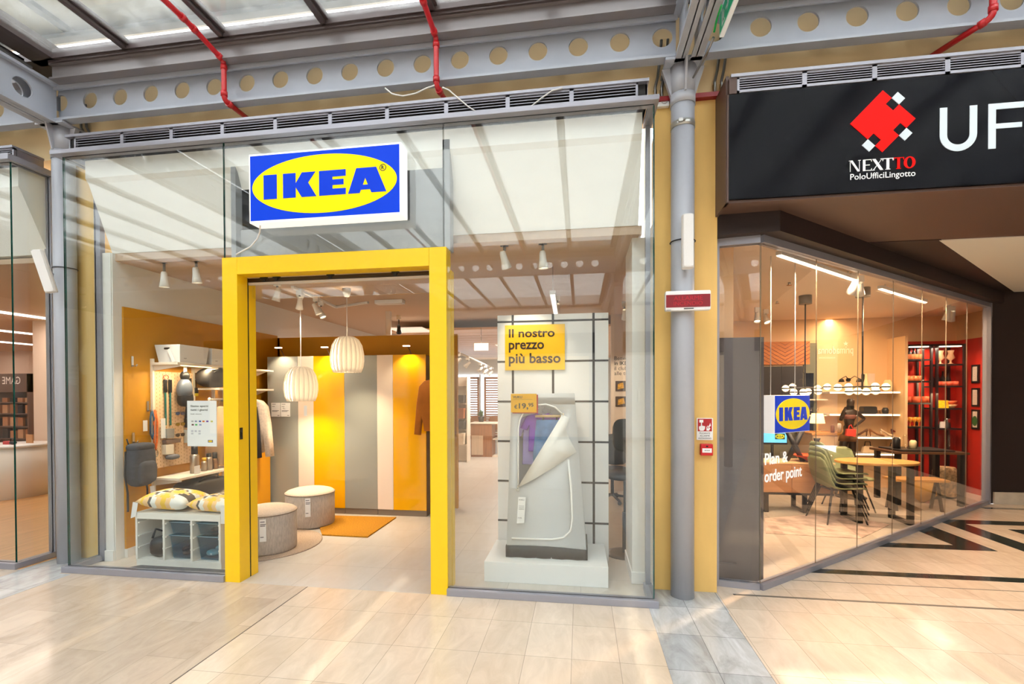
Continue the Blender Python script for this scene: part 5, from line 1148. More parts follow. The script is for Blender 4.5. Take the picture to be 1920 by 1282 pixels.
# wood slat ceiling, exit light, track far back
m = MB()
for i in range(17): m.box(-3.4, 8.2 + i * 0.42, 2.72, 1.0, 8.2 + i * 0.42 + 0.39, 2.76)
tag(m.build('ceiling_slats', wood_mat('warm_plank', (238, 192, 146), 0.15, 0)), 'warm wooden plank ceiling panel deep in the store', None, None, 'structure')
a, b = onY(889, 657, 8.0), onY(915, 643, 8.0); T = thing('exit_light', 'lit pale exit panel hanging deep in the store', 'sign', (a.x, 8.0, a.z)); MB().box(0, 0, 0, b.x - a.x, 0.03, b.z - a.z).build('lit_panel', mat('lit_exit_panel', (255, 240, 214), 0.4, emit=1.6), T); MB().cyl(((b.x - a.x) / 2, 0.015, b.z - a.z), ((b.x - a.x) / 2, 0.015, 2.72 - a.z), 0.005, n=6).build('hanger', M_chrome, T)
a, b = onY(846, 655, 8.4), onY(925, 690, 12.6)
m = MB(); m.tube([a, b], 0.02, 6); tag(m.build('lighting_track', M_spotw), 'lighting track running back into the store beside the exit panel', 'lighting track')
for i, t in enumerate((0.12, 0.3, 0.6, 0.75, 0.9)):
    p = a.lerp(b, t); spot('small spotlight on the track beside the exit panel', (p.x, p.y, p.z - 0.16), (p.x - 0.4, p.y, p.z - 0.5), p.z, 'spotlights on the far track', 0)
# far room: lattice screens, desk, chairs, shelf, plant
M_oak = wood_mat('brown_oak', (150, 98, 62), 0.2, 2); M_pale = wood_mat('pale_oak', (206, 178, 150), 0.1, 2)
def screen(label, u0, u1, v0, v1, Y):
    a, b = onY(u0, v1, Y), onY(u1, v0, Y); T = thing('lattice_screen', label, 'screen', (a.x, Y, 0)); w_ = b.x - a.x
    for x in (0, w_ - 0.05): MB().box(x, 0, 0, x + 0.05, 0.05, b.z).build('upright', M_oak, T)
    m = MB(); n = 26
    for i in range(n): z = 0.35 + (b.z - 0.4) * i / (n - 1); m.box(0.05, 0.015, z, w_ - 0.05, 0.035, z + 0.034)
    m.build('slats', M_oak, T)
    MB().box(0, 0, b.z - 0.04, w_, 0.05, b.z + 0.01).build('top_rail', M_oak, T)
screen('wooden slatted screen deep in the store, left of the bright window gap', 866, 898, 707, 820, 13.2)
screen('wooden slatted screen deep in the store, beside the white tiled panel', 908, 936, 707, 820, 13.2)
a, b = onZ(883, 856, 0), onZ(934, 853, 0); T = thing('wooden_counter', 'brown wooden counter deep in the store with an open shelf side', 'counter', (a.x, a.y, 0)); w_ = 0.70
hz = onY(883, 792, a.y).z
MB().box(0, 0, 0, w_ * 0.78, 0.5, hz - 0.03).build('front_panel', M_oak, T); MB().box(0.02, -0.015, 0.05, w_ * 0.45, 0, hz * 0.62).build('pale_panel', M_pale, T); MB().box(-0.01, -0.02, hz - 0.03, w_ + 0.02, 0.52, hz).build('worktop', M_shelf, T)
MB().box(w_ * 0.78, 0.05, 0, w_, 0.48, 0.03).box(w_ * 0.8, 0.05, hz * 0.5, w_, 0.48, hz * 0.5 + 0.02).box(w_ - 0.02, 0.05, 0, w_, 0.07, hz - 0.03).build('open_shelf', M_shelf, T)
for lab, u, v in (('curved wooden chair back behind the far counter, by the plant', 893, 785), ('curved wooden chair back behind the far counter, by the tiled panel', 928, 785)):
    p = onY(u, v, 12.95); T = thing('wooden_chair', lab, 'chair', (p.x, 12.95, 0)); MB().ball((0, 0, 0.46), (0.22, 0.22, 0.03), 14, 6).build('seat', M_oak, T); MB().ball((0, 0.2, 0.8), (0.22, 0.03, 0.2), 14, 8, e=0.6).build('backrest', M_oak, T)
    for sx, sy in ((-1, -1), (1, -1), (-1, 1), (1, 1)): MB().cyl((sx * 0.17, sy * 0.17, 0), (sx * 0.14, sy * 0.14, 0.45), 0.015, n=8).build('leg', M_black, T)
p = onY(903, 792, 12.4); T = thing('potted_plant', 'small green plant on the far counter', 'plant', (p.x, 12.35, hz)); MB().lathe([(0.06, 0), (0.09, 0.14), (0.08, 0.14)], (0, 0, 0), 14).build('pot', M_black, T)
m = MB()
for i in range(34):
    t, f_ = random.random() * 6.28, random.random(); d = Vector((math.cos(t) * f_, math.sin(t) * f_, 1.2 - f_ * 0.7)).normalized() * (0.12 + 0.1 * random.random()); s_ = Vector((-math.sin(t), math.cos(t), 0)) * 0.025; o = ZA * 0.13
    m.add([o, o + d * 0.5 + s_, o + d, o + d * 0.5 - s_], [(0, 1, 2, 3)])
m.build('leaves', mat('plant_green', (60, 104, 52), 0.6), T, fix=False)
a, b = onY(846, 835, 11.0), onY(864, 706, 11.0); T = thing('lit_bookcase', 'tall lit shelf at the left of the far room beside the portal', 'shelf unit', (a.x, 11.0, 0)); w_ = b.x - a.x + 0.15
MB().box(-0.6, 0.3, 0, w_, 0.33, b.z).box(w_ - 0.02, 0, 0, w_, 0.3, b.z).build('frame', M_shelf, T)
for v in (722, 756, 785, 805, 833): z = onY(855, v, 11.0).z; MB().box(-0.6, 0, z - 0.02, w_ - 0.02, 0.3, z).build('shelf_board', M_shelf, T)
for k, (lab, v, h_, c_) in enumerate((('dark basket on the lit far shelf', 755, 0.18, (60, 54, 50)), ('brown storage box on the lit far shelf', 784, 0.24, (150, 84, 40)), ('row of dark files on the lit far shelf', 804, 0.2, (48, 42, 42)), ('pale boxes on the lowest lit far shelf', 832, 0.26, (226, 208, 184)))):
    z = onY(855, v, 11.0).z; m = MB(); m.prism([(-0.3, 0), (w_ - 0.06, 0), (w_ - 0.04, h_), (-0.32, h_)], (0, 0, 0), XA, ZA, -0.22); tag(m.build('storage_box', mat('far_box_%s' % 'abcd'[k], c_, 0.7), None, loc=(a.x, 11.05, z + 0.001)), lab, 'box')
# ================================================================ things inside the store: left display window
WX = -4.43                                             # face of the ochre side wall
M_peg = mat('peach_pegboard', (246, 208, 164), 0.5)
# ---- wall shelving system
T = thing('shelving_system', 'white wall shelving with uprights, a pegboard and lit shelves on the ochre wall', 'shelving', (WX, 4.42, 0))
def L(p): return Vector(p) - Vector((WX, 4.42, 0))
top_z = onX(330, 690, -4.25).z
for y in (4.42, 4.955, 5.26): MB().box(0, y - 4.42 - 0.012, 0.35, 0.028, y - 4.42 + 0.012, 1.98).build('upright', M_shelf, T)
MB().box(0.03, -0.02, 1.915, 0.33, 0.86, 1.94).build('top_shelf', M_shelf, T, bev=0.002)
MB().box(0.26, 0.02, 1.908, 0.28, 0.5, 1.915).build('light_strip', mat('lit_strip', (255, 222, 150), 0.4, emit=5), T)
lamp('strip_light', 'AREA', (0.24, 0.5, 1.90), 14, (1, 0.78, 0.5), 0.05, 0.9, parent=T)
MB().box(0.03, 0.56, 1.66, 0.33, 0.86, 1.682).build('middle_shelf', M_shelf, T, bev=0.002)
MB().box(0.03, -0.02, 0.715, 0.34, 0.86, 0.74).build('worktop_shelf', M_shelf, T, bev=0.002)
MB().box(0.03, 0.0, 0.44, 0.34, 0.86, 0.46).build('lower_shelf', M_shelf, T, bev=0.002)
for y in (0.0, 0.535, 0.83):
    for z in (1.915, 0.715, 0.44): MB().prism([(0.02, 0), (0.33, 0), (0.33, -0.018), (0.02, -0.06)], (0, y + 0.006, z), XA, ZA, 0.012).build('bracket', M_shelf, T)
m = MB(); y0, y1, z0, z1 = 0.02, 0.52, 0.83, 1.85
m.box(0.006, y0, z0, 0.022, y1, z1); pg = m.build('pegboard', M_peg, T)
m = MB(); ny, nz = 13, 26
for i in range(ny):
    for j in range(nz):
        y = y0 + (y1 - y0) * (i + 0.5) / ny; z = z0 + (z1 - z0) * (j + 0.5) / nz + (0.009 if i % 2 else -0.009)
        m.add([(0.0226, y - 0.0035, z - 0.008), (0.0226, y + 0.0035, z - 0.008), (0.0226, y + 0.0035, z + 0.008), (0.0226, y - 0.0035, z + 0.008)], [(0, 1, 2, 3)])
m.build('slot_pattern', mat('peg_slot_shade', (190, 142, 96), 0.8), pg)
m = MB(); m.tube([(0.2, 0.56, 1.55), (0.2, 0.84, 1.55)], 0.011, 8); m.ball((0.2, 0.56, 1.55), 0.02, 10, 8); m.build('clothes_rail', M_shelf, T)
# storage boxes on the top shelf
def sbox(label, y0, ln):
    G = thing('storage_box', label, 'box', (WX + 0.03, y0, 1.941), 'white boxes on the top shelf')
    m = MB(); x1 = 0.30; z = 0.185
    V = [(0.03, 0.02, 0), (x1 - 0.02, 0.02, 0), (x1 - 0.02, ln - 0.02, 0), (0.03, ln - 0.02, 0), (0, 0, z), (x1, 0, z), (x1, ln, z), (0, ln, z)]
    m.add(V, [(0, 3, 2, 1), (4, 5, 6, 7), (0, 1, 5, 4), (1, 2, 6, 5), (2, 3, 7, 6), (3, 0, 4, 7)]); m.build('box_body', M_whiteg, G, bev=0.004)
    m = MB(); m.prism(rrect(0.11, 0.135, 0.18, 0.155, 0.009), (0, 0.003, 0), XA, ZA, 0.006); m.build('hand_hole', M_black, G)
    m = MB(); m.text('67x27', (0.292, 0.06, 0.04), YA, ZA, h=0.01, d=0.001); m.build('box_print', mat('grey_print', (110, 110, 116)), G)
    return G
G = sbox('white storage box at the near end of the top shelf, with a paper tag', 4.43, 0.40)
m = MB(); m.prism([(0.155, 0.13), (0.185, 0.145), (0.245, 0.01), (0.215, 0.0)], (0, -0.004, 0), XA, ZA, 0.001); m.build('paper_tag', M_whiteg, G)
sbox('white storage box on the top shelf, half behind the yellow jamb', 4.87, 0.40)
# duffel bag on the middle shelf
c = (WX + 0.19, 5.06, 1.683)
G = thing('duffel_bag', 'black duffel bag on the middle shelf beside the portal jamb', 'bag', c)
m = MB(); m.ball((0, 0, 0.118), (0.14, 0.19, 0.115), 24, 12, e=0.75); m.build('bag_body', mat('black_nylon', (40, 36, 34), 0.6, var=0.2, scale=12, bump=0.3), G)
m = MB(); m.tube([(0.1, -0.12, 0.17), (0.14, -0.08, 0.21), (0.14, 0.08, 0.215), (0.1, 0.12, 0.17)], 0.01, 8); m.build('carry_strap', mat('black_webbing', (30, 28, 28), 0.8), G)
m = MB(); m.text('Y\u00bb', (0.143, 0.02, 0.11), YA, ZA, h=0.03, d=0.001); m.build('pale_mark', mat('pale_blue_print', (190, 206, 240), 0.5), G)
# ---- things on the pegboard
PB = WX + 0.0245
def pb(u, v): p = onX(u, v, PB); return p
def peg(T, x=0.03): MB().cyl((0, 0, 0), (x, 0, 0.004), 0.003, n=6).build('peg', M_whiteg, T)
for lab, uu in (('teal lifting strap with a red clip on the pegboard, nearer the shelf upright', 308.5), ('teal lifting strap on the pegboard, next to the black mesh cap', 317.5)):
    a, b = pb(uu, 712), pb(uu + 0.8, 797); G = thing('strap', lab, 'strap', a, 'teal straps on the pegboard'); h_ = a.z - b.z
    peg(G); MB().box(0.006, -0.02, -h_ * 0.28, 0.014, 0.02, 0.005).build('padded_end', M_black, G); MB().box(0.008, -0.010, -h_, 0.012, 0.010, -h_ * 0.28).build('webbing', mat('teal_webbing', (22, 110, 104), 0.8), G)
    if 'red' in lab:
        m = MB(); m.tube([(0.01, 0.01 + 0.03 * math.cos(t), 0.03 + 0.024 * math.sin(t)) for t in [2 * PI * k / 16 for k in range(16)]], 0.004, 6, closed=True); m.build('red_clip', mat('red_metal', (200, 40, 36), 0.35), G)
a, b = pb(333, 700), pb(333, 760); G = thing('mesh_cap', 'black and grey domed mesh cap hanging on the pegboard under a white tag', 'cap', (a.x + 0.055, a.y, (a.z + b.z) / 2)); h_ = a.z - b.z
m = MB(); m.ball((0.03, 0, 0.0), (0.07, 0.085, h_ * 0.36), 20, 12); m.build('dome', mat('grey_mesh', (96, 104, 118), 0.3, spec=0.6), G)
m = MB(); m.ball((0.035, 0, h_ * 0.42), (0.04, 0.055, h_ * 0.16), 16, 8); m.build('top_pouch', M_black, G)
m = MB(); m.ball((0.03, 0.01, -h_ * 0.3), (0.06, 0.082, h_ * 0.24), 18, 8, e=0.7); m.build('black_bag', M_black, G)
m = MB(); m.box(0.05, -0.035, h_ * 0.5, 0.053, 0.01, h_ * 1.02); m.build('white_tag', M_whiteg, G)
a = pb(338, 712); m = MB(); m.box(0, -0.02, -0.14, 0.02, 0.03, 0.02); tag(m.build('black_pouch', M_black, None, loc=(PB, a.y + 0.03, a.z)), 'flat black pouch on the pegboard behind the mesh cap', 'pouch')
a, b = pb(355, 709), pb(358, 747); m = MB(); m.tube([(0.012, 0, 0), (0.014, 0.004, -0.1), (0.012, 0.016, -(a.z - b.z))], [0.012, 0.014, 0.013], 10); tag(m.build('velcro_band', M_black, None, loc=a), 'straight black band hanging on the pegboard right of the mesh cap', 'band')
a, b = pb(366, 711), pb(366, 740); G = thing('hand_brush', 'small brush with yellow bristles hanging on the pegboard', 'brush', a); h_ = a.z - b.z
peg(G, 0.02); MB().tube([(0.012, 0, 0), (0.012, 0, -h_ * 0.6)], 0.0035, 6).build('cord', M_black, G); MB().box(0.005, -0.016, -h_ * 0.9, 0.025, 0.016, -h_ * 0.55).build('brush_head', M_black, G); MB().box(0.006, -0.016, -h_ * 1.08, 0.024, 0.016, -h_ * 0.9).build('bristles', mat('brush_yellow', (224, 196, 30), 0.8), G)
for lab, v, cc in (('blue framed sunglasses on the pegboard, highest of the three pairs', 775, (30, 70, 120)), ('yellowish sunglasses on the pegboard, middle of the three pairs', 795, (150, 120, 40)), ('black sunglasses on the pegboard, lowest of the three pairs', 815, (40, 40, 44))):
    a = pb(333, v); G = thing('sunglasses', lab, 'sunglasses', (PB, a.y, a.z), 'sunglasses on the pegboard'); nm = 'lens_%d' % v
    M_l = mat('lens_' + 'abc'[(v - 775) // 20], cc, 0.15)
    for s_ in (-1, 1): m = MB(); m.prism(ell(s_ * 0.033, 0, 0.028, 0.019, 16), (0.036, 0, 0), YA, ZA, 0.003); m.build('lens', M_l, G)
    m = MB(); m.tube([(0.036, -0.062, 0.012), (0.037, 0, 0.016), (0.036, 0.062, 0.012)], 0.003, 6); m.build('frame', M_l, G)
    for s_ in (-1, 1): MB().tube([(0.036, s_ * 0.062, 0.012), (0.004, s_ * 0.058, 0.008)], 0.002, 6).build('temple', M_l, G)
a, b = pb(349, 757), pb(349, 801); h_ = a.z - b.z; G = thing('racket_case', 'tall black and grey pouch on the pegboard by the opening hours poster', 'pouch', (PB, a.y, b.z)); m = MB(); m.prism([(-0.035, 0), (0.05, 0), (0.05, h_ * 0.5), (0.03, h_), (-0.01, h_), (-0.04, h_ * 0.3)], (0.04, 0, 0), YA, ZA, 0.035); m.build('case', mat('charcoal_case', (44, 46, 52), 0.5), G, bev=0.006); MB().box(0.03, -0.038, h_ * 0.36, 0.043, 0.05, h_ * 0.39).build('grey_band', mat('grey_stem', (120, 118, 116)), G)
for lab, u0, u1, v0, v1, cc in (('clear pegboard holder with grey card, above the magazine', 306, 319, 803, 822, (150, 150, 148)), ('pegboard holder with a rolled magazine below the sunglasses', 305, 331, 822, 832, (120, 104, 96)), ('pegboard pocket with a white label and yellow cloth', 304, 318, 832, 852, (236, 226, 206)), ('small clear holder at the lower edge of the opening hours poster', 345, 352, 805, 830, (214, 214, 206))):
    a, b = pb(u0, v1), pb(u1, v0); m = MB(); dy = b.y - a.y; dz = b.z - a.z
    m.prism([(0, 0), (dy, 0), (dy * 1.04, dz), (-dy * 0.04, dz)], (0.05, 0, 0), YA, ZA, 0.05); tag(m.build('holder', mat('holder_%d' % v1, cc, 0.5), None, loc=(PB, a.y, a.z)), lab, 'holder', 'holders on the pegboard')
a = pb(316, 856); m = MB(); m.ball((0.05, 0, 0), (0.05, 0.075, 0.028), 16, 8, e=0.8); tag(m.build('grey_pouch', mat('grey_cloth', (104, 104, 110), 0.9), None, loc=(PB, a.y, a.z)), 'rounded grey pouch at the bottom of the pegboard', 'pouch')
m = MB(); a = pb(300, 800); m.box(0.03, 0, -0.12, 0.033, 0.055, 0.09); tag(m.build('price_tag', M_whiteg, None, loc=(PB, a.y - 0.02, a.z)), 'white price tag hanging on the pegboard by the shelf upright', 'tag')
m = MB(); m.tube([(WX + 0.24, 5.1, 1.56), (WX + 0.24, 5.1, 1.50)], 0.003, 6)
CO = [(x * 0.6, z * 1.05) for x, z in SW]
G = garment('coat', 'beige coat hanging on the shelf rail behind the opening hours poster', 'coat', (WX + 0.20, 5.12, 1.47), CO, 0.10, mat('beige_cloth', (226, 184, 140), 0.85, var=0.12, scale=8), None, hanger)
# bottles on the worktop shelf
def bottle(label, u, v, h_, r, cbody, ccap, capf=0.25):
    p = onX(u, v, WX + 0.22); G = thing('flask', label, 'flask', (p.x, p.y, 0.741), 'steel flasks on the shelf')
    m = MB(); m.lathe([(r, 0), (r, h_ * (1 - capf) - 0.02), (r * 0.7, h_ * (1 - capf))], (0, 0, 0), 20); m.build('flask_body', cbody, G); m = MB(); m.lathe([(r * 0.72, h_ * (1 - capf)), (r * 0.72, h_), (r * 0.5, h_)], (0, 0, 0), 20); m.build('cap', ccap, G)
M_st = mat('brushed_steel', (190, 176, 160), 0.3, 0.9)
bottle('tall steel flask with a black cap on the lit shelf', 365, 882, 0.30, 0.045, M_st, M_black, 0.3)
bottle('small steel flask with a yellow cap on the lit shelf', 383, 879, 0.15, 0.03, M_st, mat('cap_yellow', (236, 180, 20), 0.5))
bottle('steel flask with a pale label on the lit shelf', 392, 878, 0.19, 0.036, M_st, M_black, 0.2)
bottle('short flask with a black lid next to the yellow jamb on the lit shelf', 403, 875, 0.19, 0.035, mat('bronze_steel', (150, 110, 70), 0.3, 0.8), M_black, 0.35)
p = onX(372, 860, WX + 0.3); MB().box(0, -0.03, 0, 0.002, 0.05, 0.09).build('price_tag', M_whiteg, None, loc=(p.x, p.y - 0.03, 0.79)); tag(bpy.data.objects['price_tag.004'] if 'price_tag.004' in bpy.data.objects else bpy.data.objects['price_tag'], None)
for o_ in [o for o in bpy.data.objects if o.parent is None and o.name.startswith('price_tag') and not o.get('label')]: tag(o_, 'white price tag beside the tall steel flask', 'tag'); o_.location.z = 0.741
G = thing('travel_bag', 'black travel bag on the lower shelf behind the low storage unit', 'bag', (WX + 0.19, 4.85, 0.463)); m = MB(); m.ball((0, 0, 0.10), (0.14, 0.3, 0.10), 20, 10, e=0.5); m.build('bag_body', M_black, G); m = MB(); m.tube([(0.1, -0.15, 0.18), (0.13, -0.1, 0.23), (0.13, 0.1, 0.23), (0.1, 0.15, 0.18)], 0.009, 8); m.build('handle', M_black, G)
m = MB(); m.box(-0.13, -0.25, 0, 0.13, 0.25, 0.16); tag(m.build('grey_box', mat('grey_board_box', (170, 166, 160), 0.6), None, loc=(WX + 0.2, 4.78, 0.26)), 'grey box below the lower shelf behind the cushions', 'box'); bpy.data.objects['grey_box'].location.z = 0.0
# ---- hooks, leads and backpack on the ochre wall
def hook(label, u, v):
    p = onX(u, v, WX + 0.004); G = thing('wall_hook', label, 'hook', (WX, p.y, p.z), 'steel hooks on the ochre wall'); MB().box(0, -0.012, -0.045, 0.008, 0.012, 0.06).build('plate', M_chrome, G); MB().tube([(0.004, 0, -0.035), (0.05, 0, -0.04), (0.06, 0, -0.02)], 0.006, 8).build('prong', M_chrome, G); return p
hook('empty steel hook highest on the ochre wall', 248, 679)
k1 = hook('steel hook carrying the coloured leads', 277, 763)
k2 = hook('steel hook carrying the grey backpack', 250, 822)
hb = k1
for lab, cc, dy, ln in (('blue patterned lead hanging from the wall hook', (52, 92, 128), 0.015, 0.30), ('orange lead hanging from the wall hook beside the blue one', (226, 112, 36), 0.055, 0.42)):
    G = thing('dog_lead', lab, 'lead', (WX + 0.035, hb.y + dy, hb.z - 0.03)); m = MB()
    m.tube([(0, 0, 0), (0.004, -0.02, -ln * 0.3), (0, -0.016, -ln * 0.8), (0.004, 0.0, -ln), (0.0, 0.018, -ln * 0.8), (0.004, 0.022, -ln * 0.3), (0, 0.0, 0)], 0.009, 8); m.build('webbing', mat('lead_%d' % cc[0], cc, 0.8, var=0.3, scale=60), G)
    MB().tube([(0, 0.01 + 0.02 * math.cos(t), -ln - 0.035 + 0.035 * math.sin(t)) for t in [2 * PI * k / 14 for k in range(14)]], 0.004, 6, closed=True).build('snap_hook', M_chrome, G)
m = MB(); m.box(0.0, -0.05, -0.06, 0.002, 0.0, 0.05); p = onX(273, 797, WX + 0.05); tag(m.build('price_tag', M_whiteg, None, loc=(WX + 0.05, p.y + 0.02, p.z)), 'white price tag hanging by the coloured leads', 'tag')
c = onX(264, 870, WX + 0.1); zt = onX(264, 832, WX + 0.1).z; zb = onX(264, 911, WX + 0.1).z; hh = zt - zb
G = thing('backpack', 'dark grey backpack hanging on the ochre wall', 'backpack', (WX + 0.10, c.y, zb))
m = MB(); m.ball((0, 0, hh / 2), (0.085, 0.125, hh / 2), 24, 14, e=0.55); m.build('pack_body', M_dark, G)
m = MB(); m.ball((0.055, 0.0, hh * 0.34), (0.055, 0.1, hh * 0.27), 20, 10, e=0.5); m.build('front_pocket', mat('dark_grey_pocket', (72, 74, 82), 0.85, var=0.1, scale=30), G)
m = MB(); m.ball((0.0, 0, hh * 0.93), (0.08, 0.12, hh * 0.10), 20, 8, e=0.6); m.build('top_flap', mat('dark_grey_pocket', (72, 74, 82)), G)
m = MB(); m.tube([(0.0, -0.03, hh), (-0.03, -0.08, hh * 0.86), (-0.05, -0.1, hh * 1.14)], 0.007, 8); m.build('carry_loop', M_black, G)
for y in (-0.115, 0.1): m = MB(); m.tube([(-0.05, y, hh * 0.85), (-0.04, y - 0.02, hh * 0.3), (-0.02, y - 0.01, -hh * 0.1), (-0.03, y, -hh * 0.55)], 0.009, 8); m.build('shoulder_strap', M_black, G)
m = MB(); m.prism([(0, 0), (0.05, 0.0), (0.03, 0.16), (-0.02, 0.16)], (0.06, 0.06, -0.17), YA, ZA, 0.002); m.build('paper_tag', M_whiteg, G)
# ---- low storage unit with bins and cushions
UX0, UX1, UY, UD, UH = -4.145, -3.255, 3.945, 0.33, 0.50
T = thing('storage_unit', 'low white storage frame with blue bins in the left window', 'storage unit', (UX0, UY, 0)); W_ = UX1 - UX0
M_trof = mat('trofast_white', (238, 236, 230), 0.45)
MB().box(0, 0.01, 0.0, W_, UD, 0.06).build('plinth', M_trof, T); MB().box(0, 0, 0.44, W_, UD, UH).build('top_board', M_trof, T, bev=0.002)
for i in range(4): x = (W_ - 0.02) * i / 3; MB().box(x, 0.002, 0.06, x + 0.02, UD, 0.44).build('divider', M_trof, T)
MB().box(0, UD - 0.012, 0.06, W_, UD, 0.44).build('back_board', M_trof, T)
for i in range(3):
    for sd in (0, 1):
        for z in (0.16, 0.27, 0.395):
            x = (W_ - 0.02) * (i + sd) / 3 + (0.02 if sd == 0 else -0.012); MB().box(x, 0.01, z, x + 0.012, UD - 0.02, z + 0.012).build('runner', M_trof, T)
M_bin = glass_mat('blue_clear_plastic', (0.62, 0.80, 0.88), 0.05)
cw = (W_ - 0.02) / 3
def bin_(label, i, z0, z1):
    G = thing('plastic_bin', label, 'bin', (UX0 + cw * i + 0.02, UY + 0.03, z0), 'blue bins in the low storage unit'); w_ = cw - 0.02; h_ = z1 - z0
    def ring(k, z, g): return [(0.026 + k, 0.01 + k, z), (w_ - 0.026 - k, 0.01 + k, z), (w_ - 0.026 - k, UD - 0.08 - k, z), (0.026 + k, UD - 0.08 - k, z)]
    m = MB(); m.loft([ring(0.016, 0.002, 0), ring(0, h_ - 0.008, 0)], cap=False, sm=False); m.add(ring(0.016, 0.002, 0), [(3, 2, 1, 0)]); m.build('tub', M_bin, G, solid=0.003)
    m = MB(); m.tube([Vector(p) + ZA * 0.003 for p in ring(-0.006, h_ - 0.008, 0)], 0.005, 6, closed=True); m.build('rim', mat('blue_rim', (132, 176, 196), 0.35), G)
bin_('shallow blue bin in the middle column of the low storage unit', 1, 0.30, 0.415); bin_('deep blue bin in the middle column of the low storage unit', 1, 0.068, 0.29)
bin_('shallow blue bin in the column by the yellow jamb', 2, 0.30, 0.415); bin_('deep blue bin in the column by the yellow jamb, holding white towels', 2, 0.068, 0.29)
def heap(label, i, z, c1, n, cat, s=0.05):
    m = MB(); rd = random.Random(n * 7 + i)
    for k in range(n): m.ball((rd.uniform(-0.04, 0.04), rd.uniform(-0.08, 0.03), s * 0.7 + rd.uniform(0, s * 0.7)), (s * rd.uniform(0.8, 1.1), s * rd.uniform(0.8, 1.2), s * 0.62), 12, 8)
    o = m.build('folded_cloth', mat('heap_%d_%d' % (i, n), c1, 0.9, bump=0.4, scale=14), None, loc=(UX0 + cw * i + 0.02 + cw / 2 - 0.01, UY + 0.17, z)); tag(o, label, cat)
heap('dark bundle in the deep middle bin', 1, 0.072, (44, 50, 62), 5, 'clothes', 0.045); heap('white towels in the deep bin by the yellow jamb', 2, 0.072, (232, 230, 224), 5, 'towels', 0.045); heap('dark bundle in the shallow bin by the yellow jamb', 2, 0.305, (50, 62, 72), 3, 'clothes', 0.034)
G = thing('shoulder_bag', 'black bag in the open first column of the low storage unit', 'bag', (UX0 + 0.17, UY + 0.165, 0.065)); m = MB(); m.ball((0, 0, 0.09), (0.09, 0.13, 0.09), 20, 10, e=0.55); m.build('bag_body', M_black, G); m = MB(); m.tube([(-0.07, -0.08, 0.17), (-0.095, -0.02, 0.24), (-0.05, 0.06, 0.19)], 0.01, 8); m.build('handle', M_black, G)
def cushion(label, c, sx, sy, sz, rot, cols):
    G = MB(); n, k = 20, 14
    V = []; 
    for s_ in (1, -1):
        for j in range(k + 1):
            for i in range(n + 1):
                x = -1 + 2 * i / n; y = -1 + 2 * j / k; e = (1 - abs(x) ** 3.2) * (1 - abs(y) ** 3.2); px = x * (1 - 0.06 * (1 - abs(y))); V.append((px * sx, y * sy * (1 - 0.06 * (1 - abs(x))), s_ * sz * max(e, 0) ** 0.55))
    o_ = (n + 1) * (k + 1); cx_ = ((-0.6, 0.1), (0.35, -0.2), (0.75, 0.5), (-0.1, 0.7), (0.1, -0.8), (-0.75, -0.7))
    for s_ in (0, 1):
        for j in range(k):
            for i in range(n):
                x = -1 + 2 * (i + 0.5) / n; y = -1 + 2 * (j + 0.5) / k; a = j * (n + 1) + i + s_ * o_
                q = min(range(6), key=lambda t: abs(x - cx_[t][0]) + abs(y - cx_[t][1])); d_ = abs(x - cx_[q][0]) * 1.2 + abs(y - cx_[q][1])
                mi = 0 if d_ < 0.3 else (1 if d_ < 0.5 else (2 if (q % 2 == 0) else 3))
                G.add([V[a], V[a + 1], V[a + n + 2], V[a + n + 1]], [(0, 1, 2, 3) if s_ == 0 else (3, 2, 1, 0)], mi, True)
    o = G.build('cushion', cols, None, loc=c); o.rotation_euler = rot; tag(o, label, 'cushion', 'patterned cushions on the low unit'); return o
CC = [mat('cushion_yellow', (248, 204, 74), 0.9), mat('cushion_peach', (246, 206, 150), 0.9), mat('cushion_white', (238, 240, 236), 0.9), mat('cushion_grey', (96, 90, 84), 0.9)]
cushion('yellow, white and grey patterned cushion nearer the ochre wall', (UX0 + 0.26, UY + 0.17, UH + 0.098), 0.25, 0.18, 0.085, (0.04, 0.04, 0.03), CC)
cushion('yellow, white and grey patterned cushion next to the yellow jamb', (UX0 + 0.76, UY + 0.17, UH + 0.078), 0.235, 0.17, 0.075, (0.0, 0.0, -0.08), CC)
m = MB(); m.prism([(0, 0), (0.055, 0.02), (0.08, 0.15), (0.025, 0.155)], (0, 0, 0), XA, ZA, 0.002); p = onY(236, 974, 3.89); tag(m.build('paper_tag', M_whiteg, None, loc=(p.x, 3.938, p.z)), 'large white paper tag at the corner of the low storage unit', 'tag')
p = onY(408, 984, 3.9); m = MB(); m.box(0, 0, 0, 0.07, 0.003, 0.17); tag(m.build('paper_tag', M_whiteg, None, loc=(p.x, 3.938, p.z)), 'white price tag on the front of the low storage unit by the yellow jamb', 'tag')
m = MB(); m.prism([(-4.2, 3.79), (-3.05, 3.79), (-3.05, 3.94), (-4.08, 3.94)], (0, 0, 0.008), XA, YA, 0.007); tag(m.build('door_mat', mat('grey_mat', (96, 98, 106), 0.95, var=0.15, scale=60), None), 'dark grey mat in front of the low storage unit', 'mat')
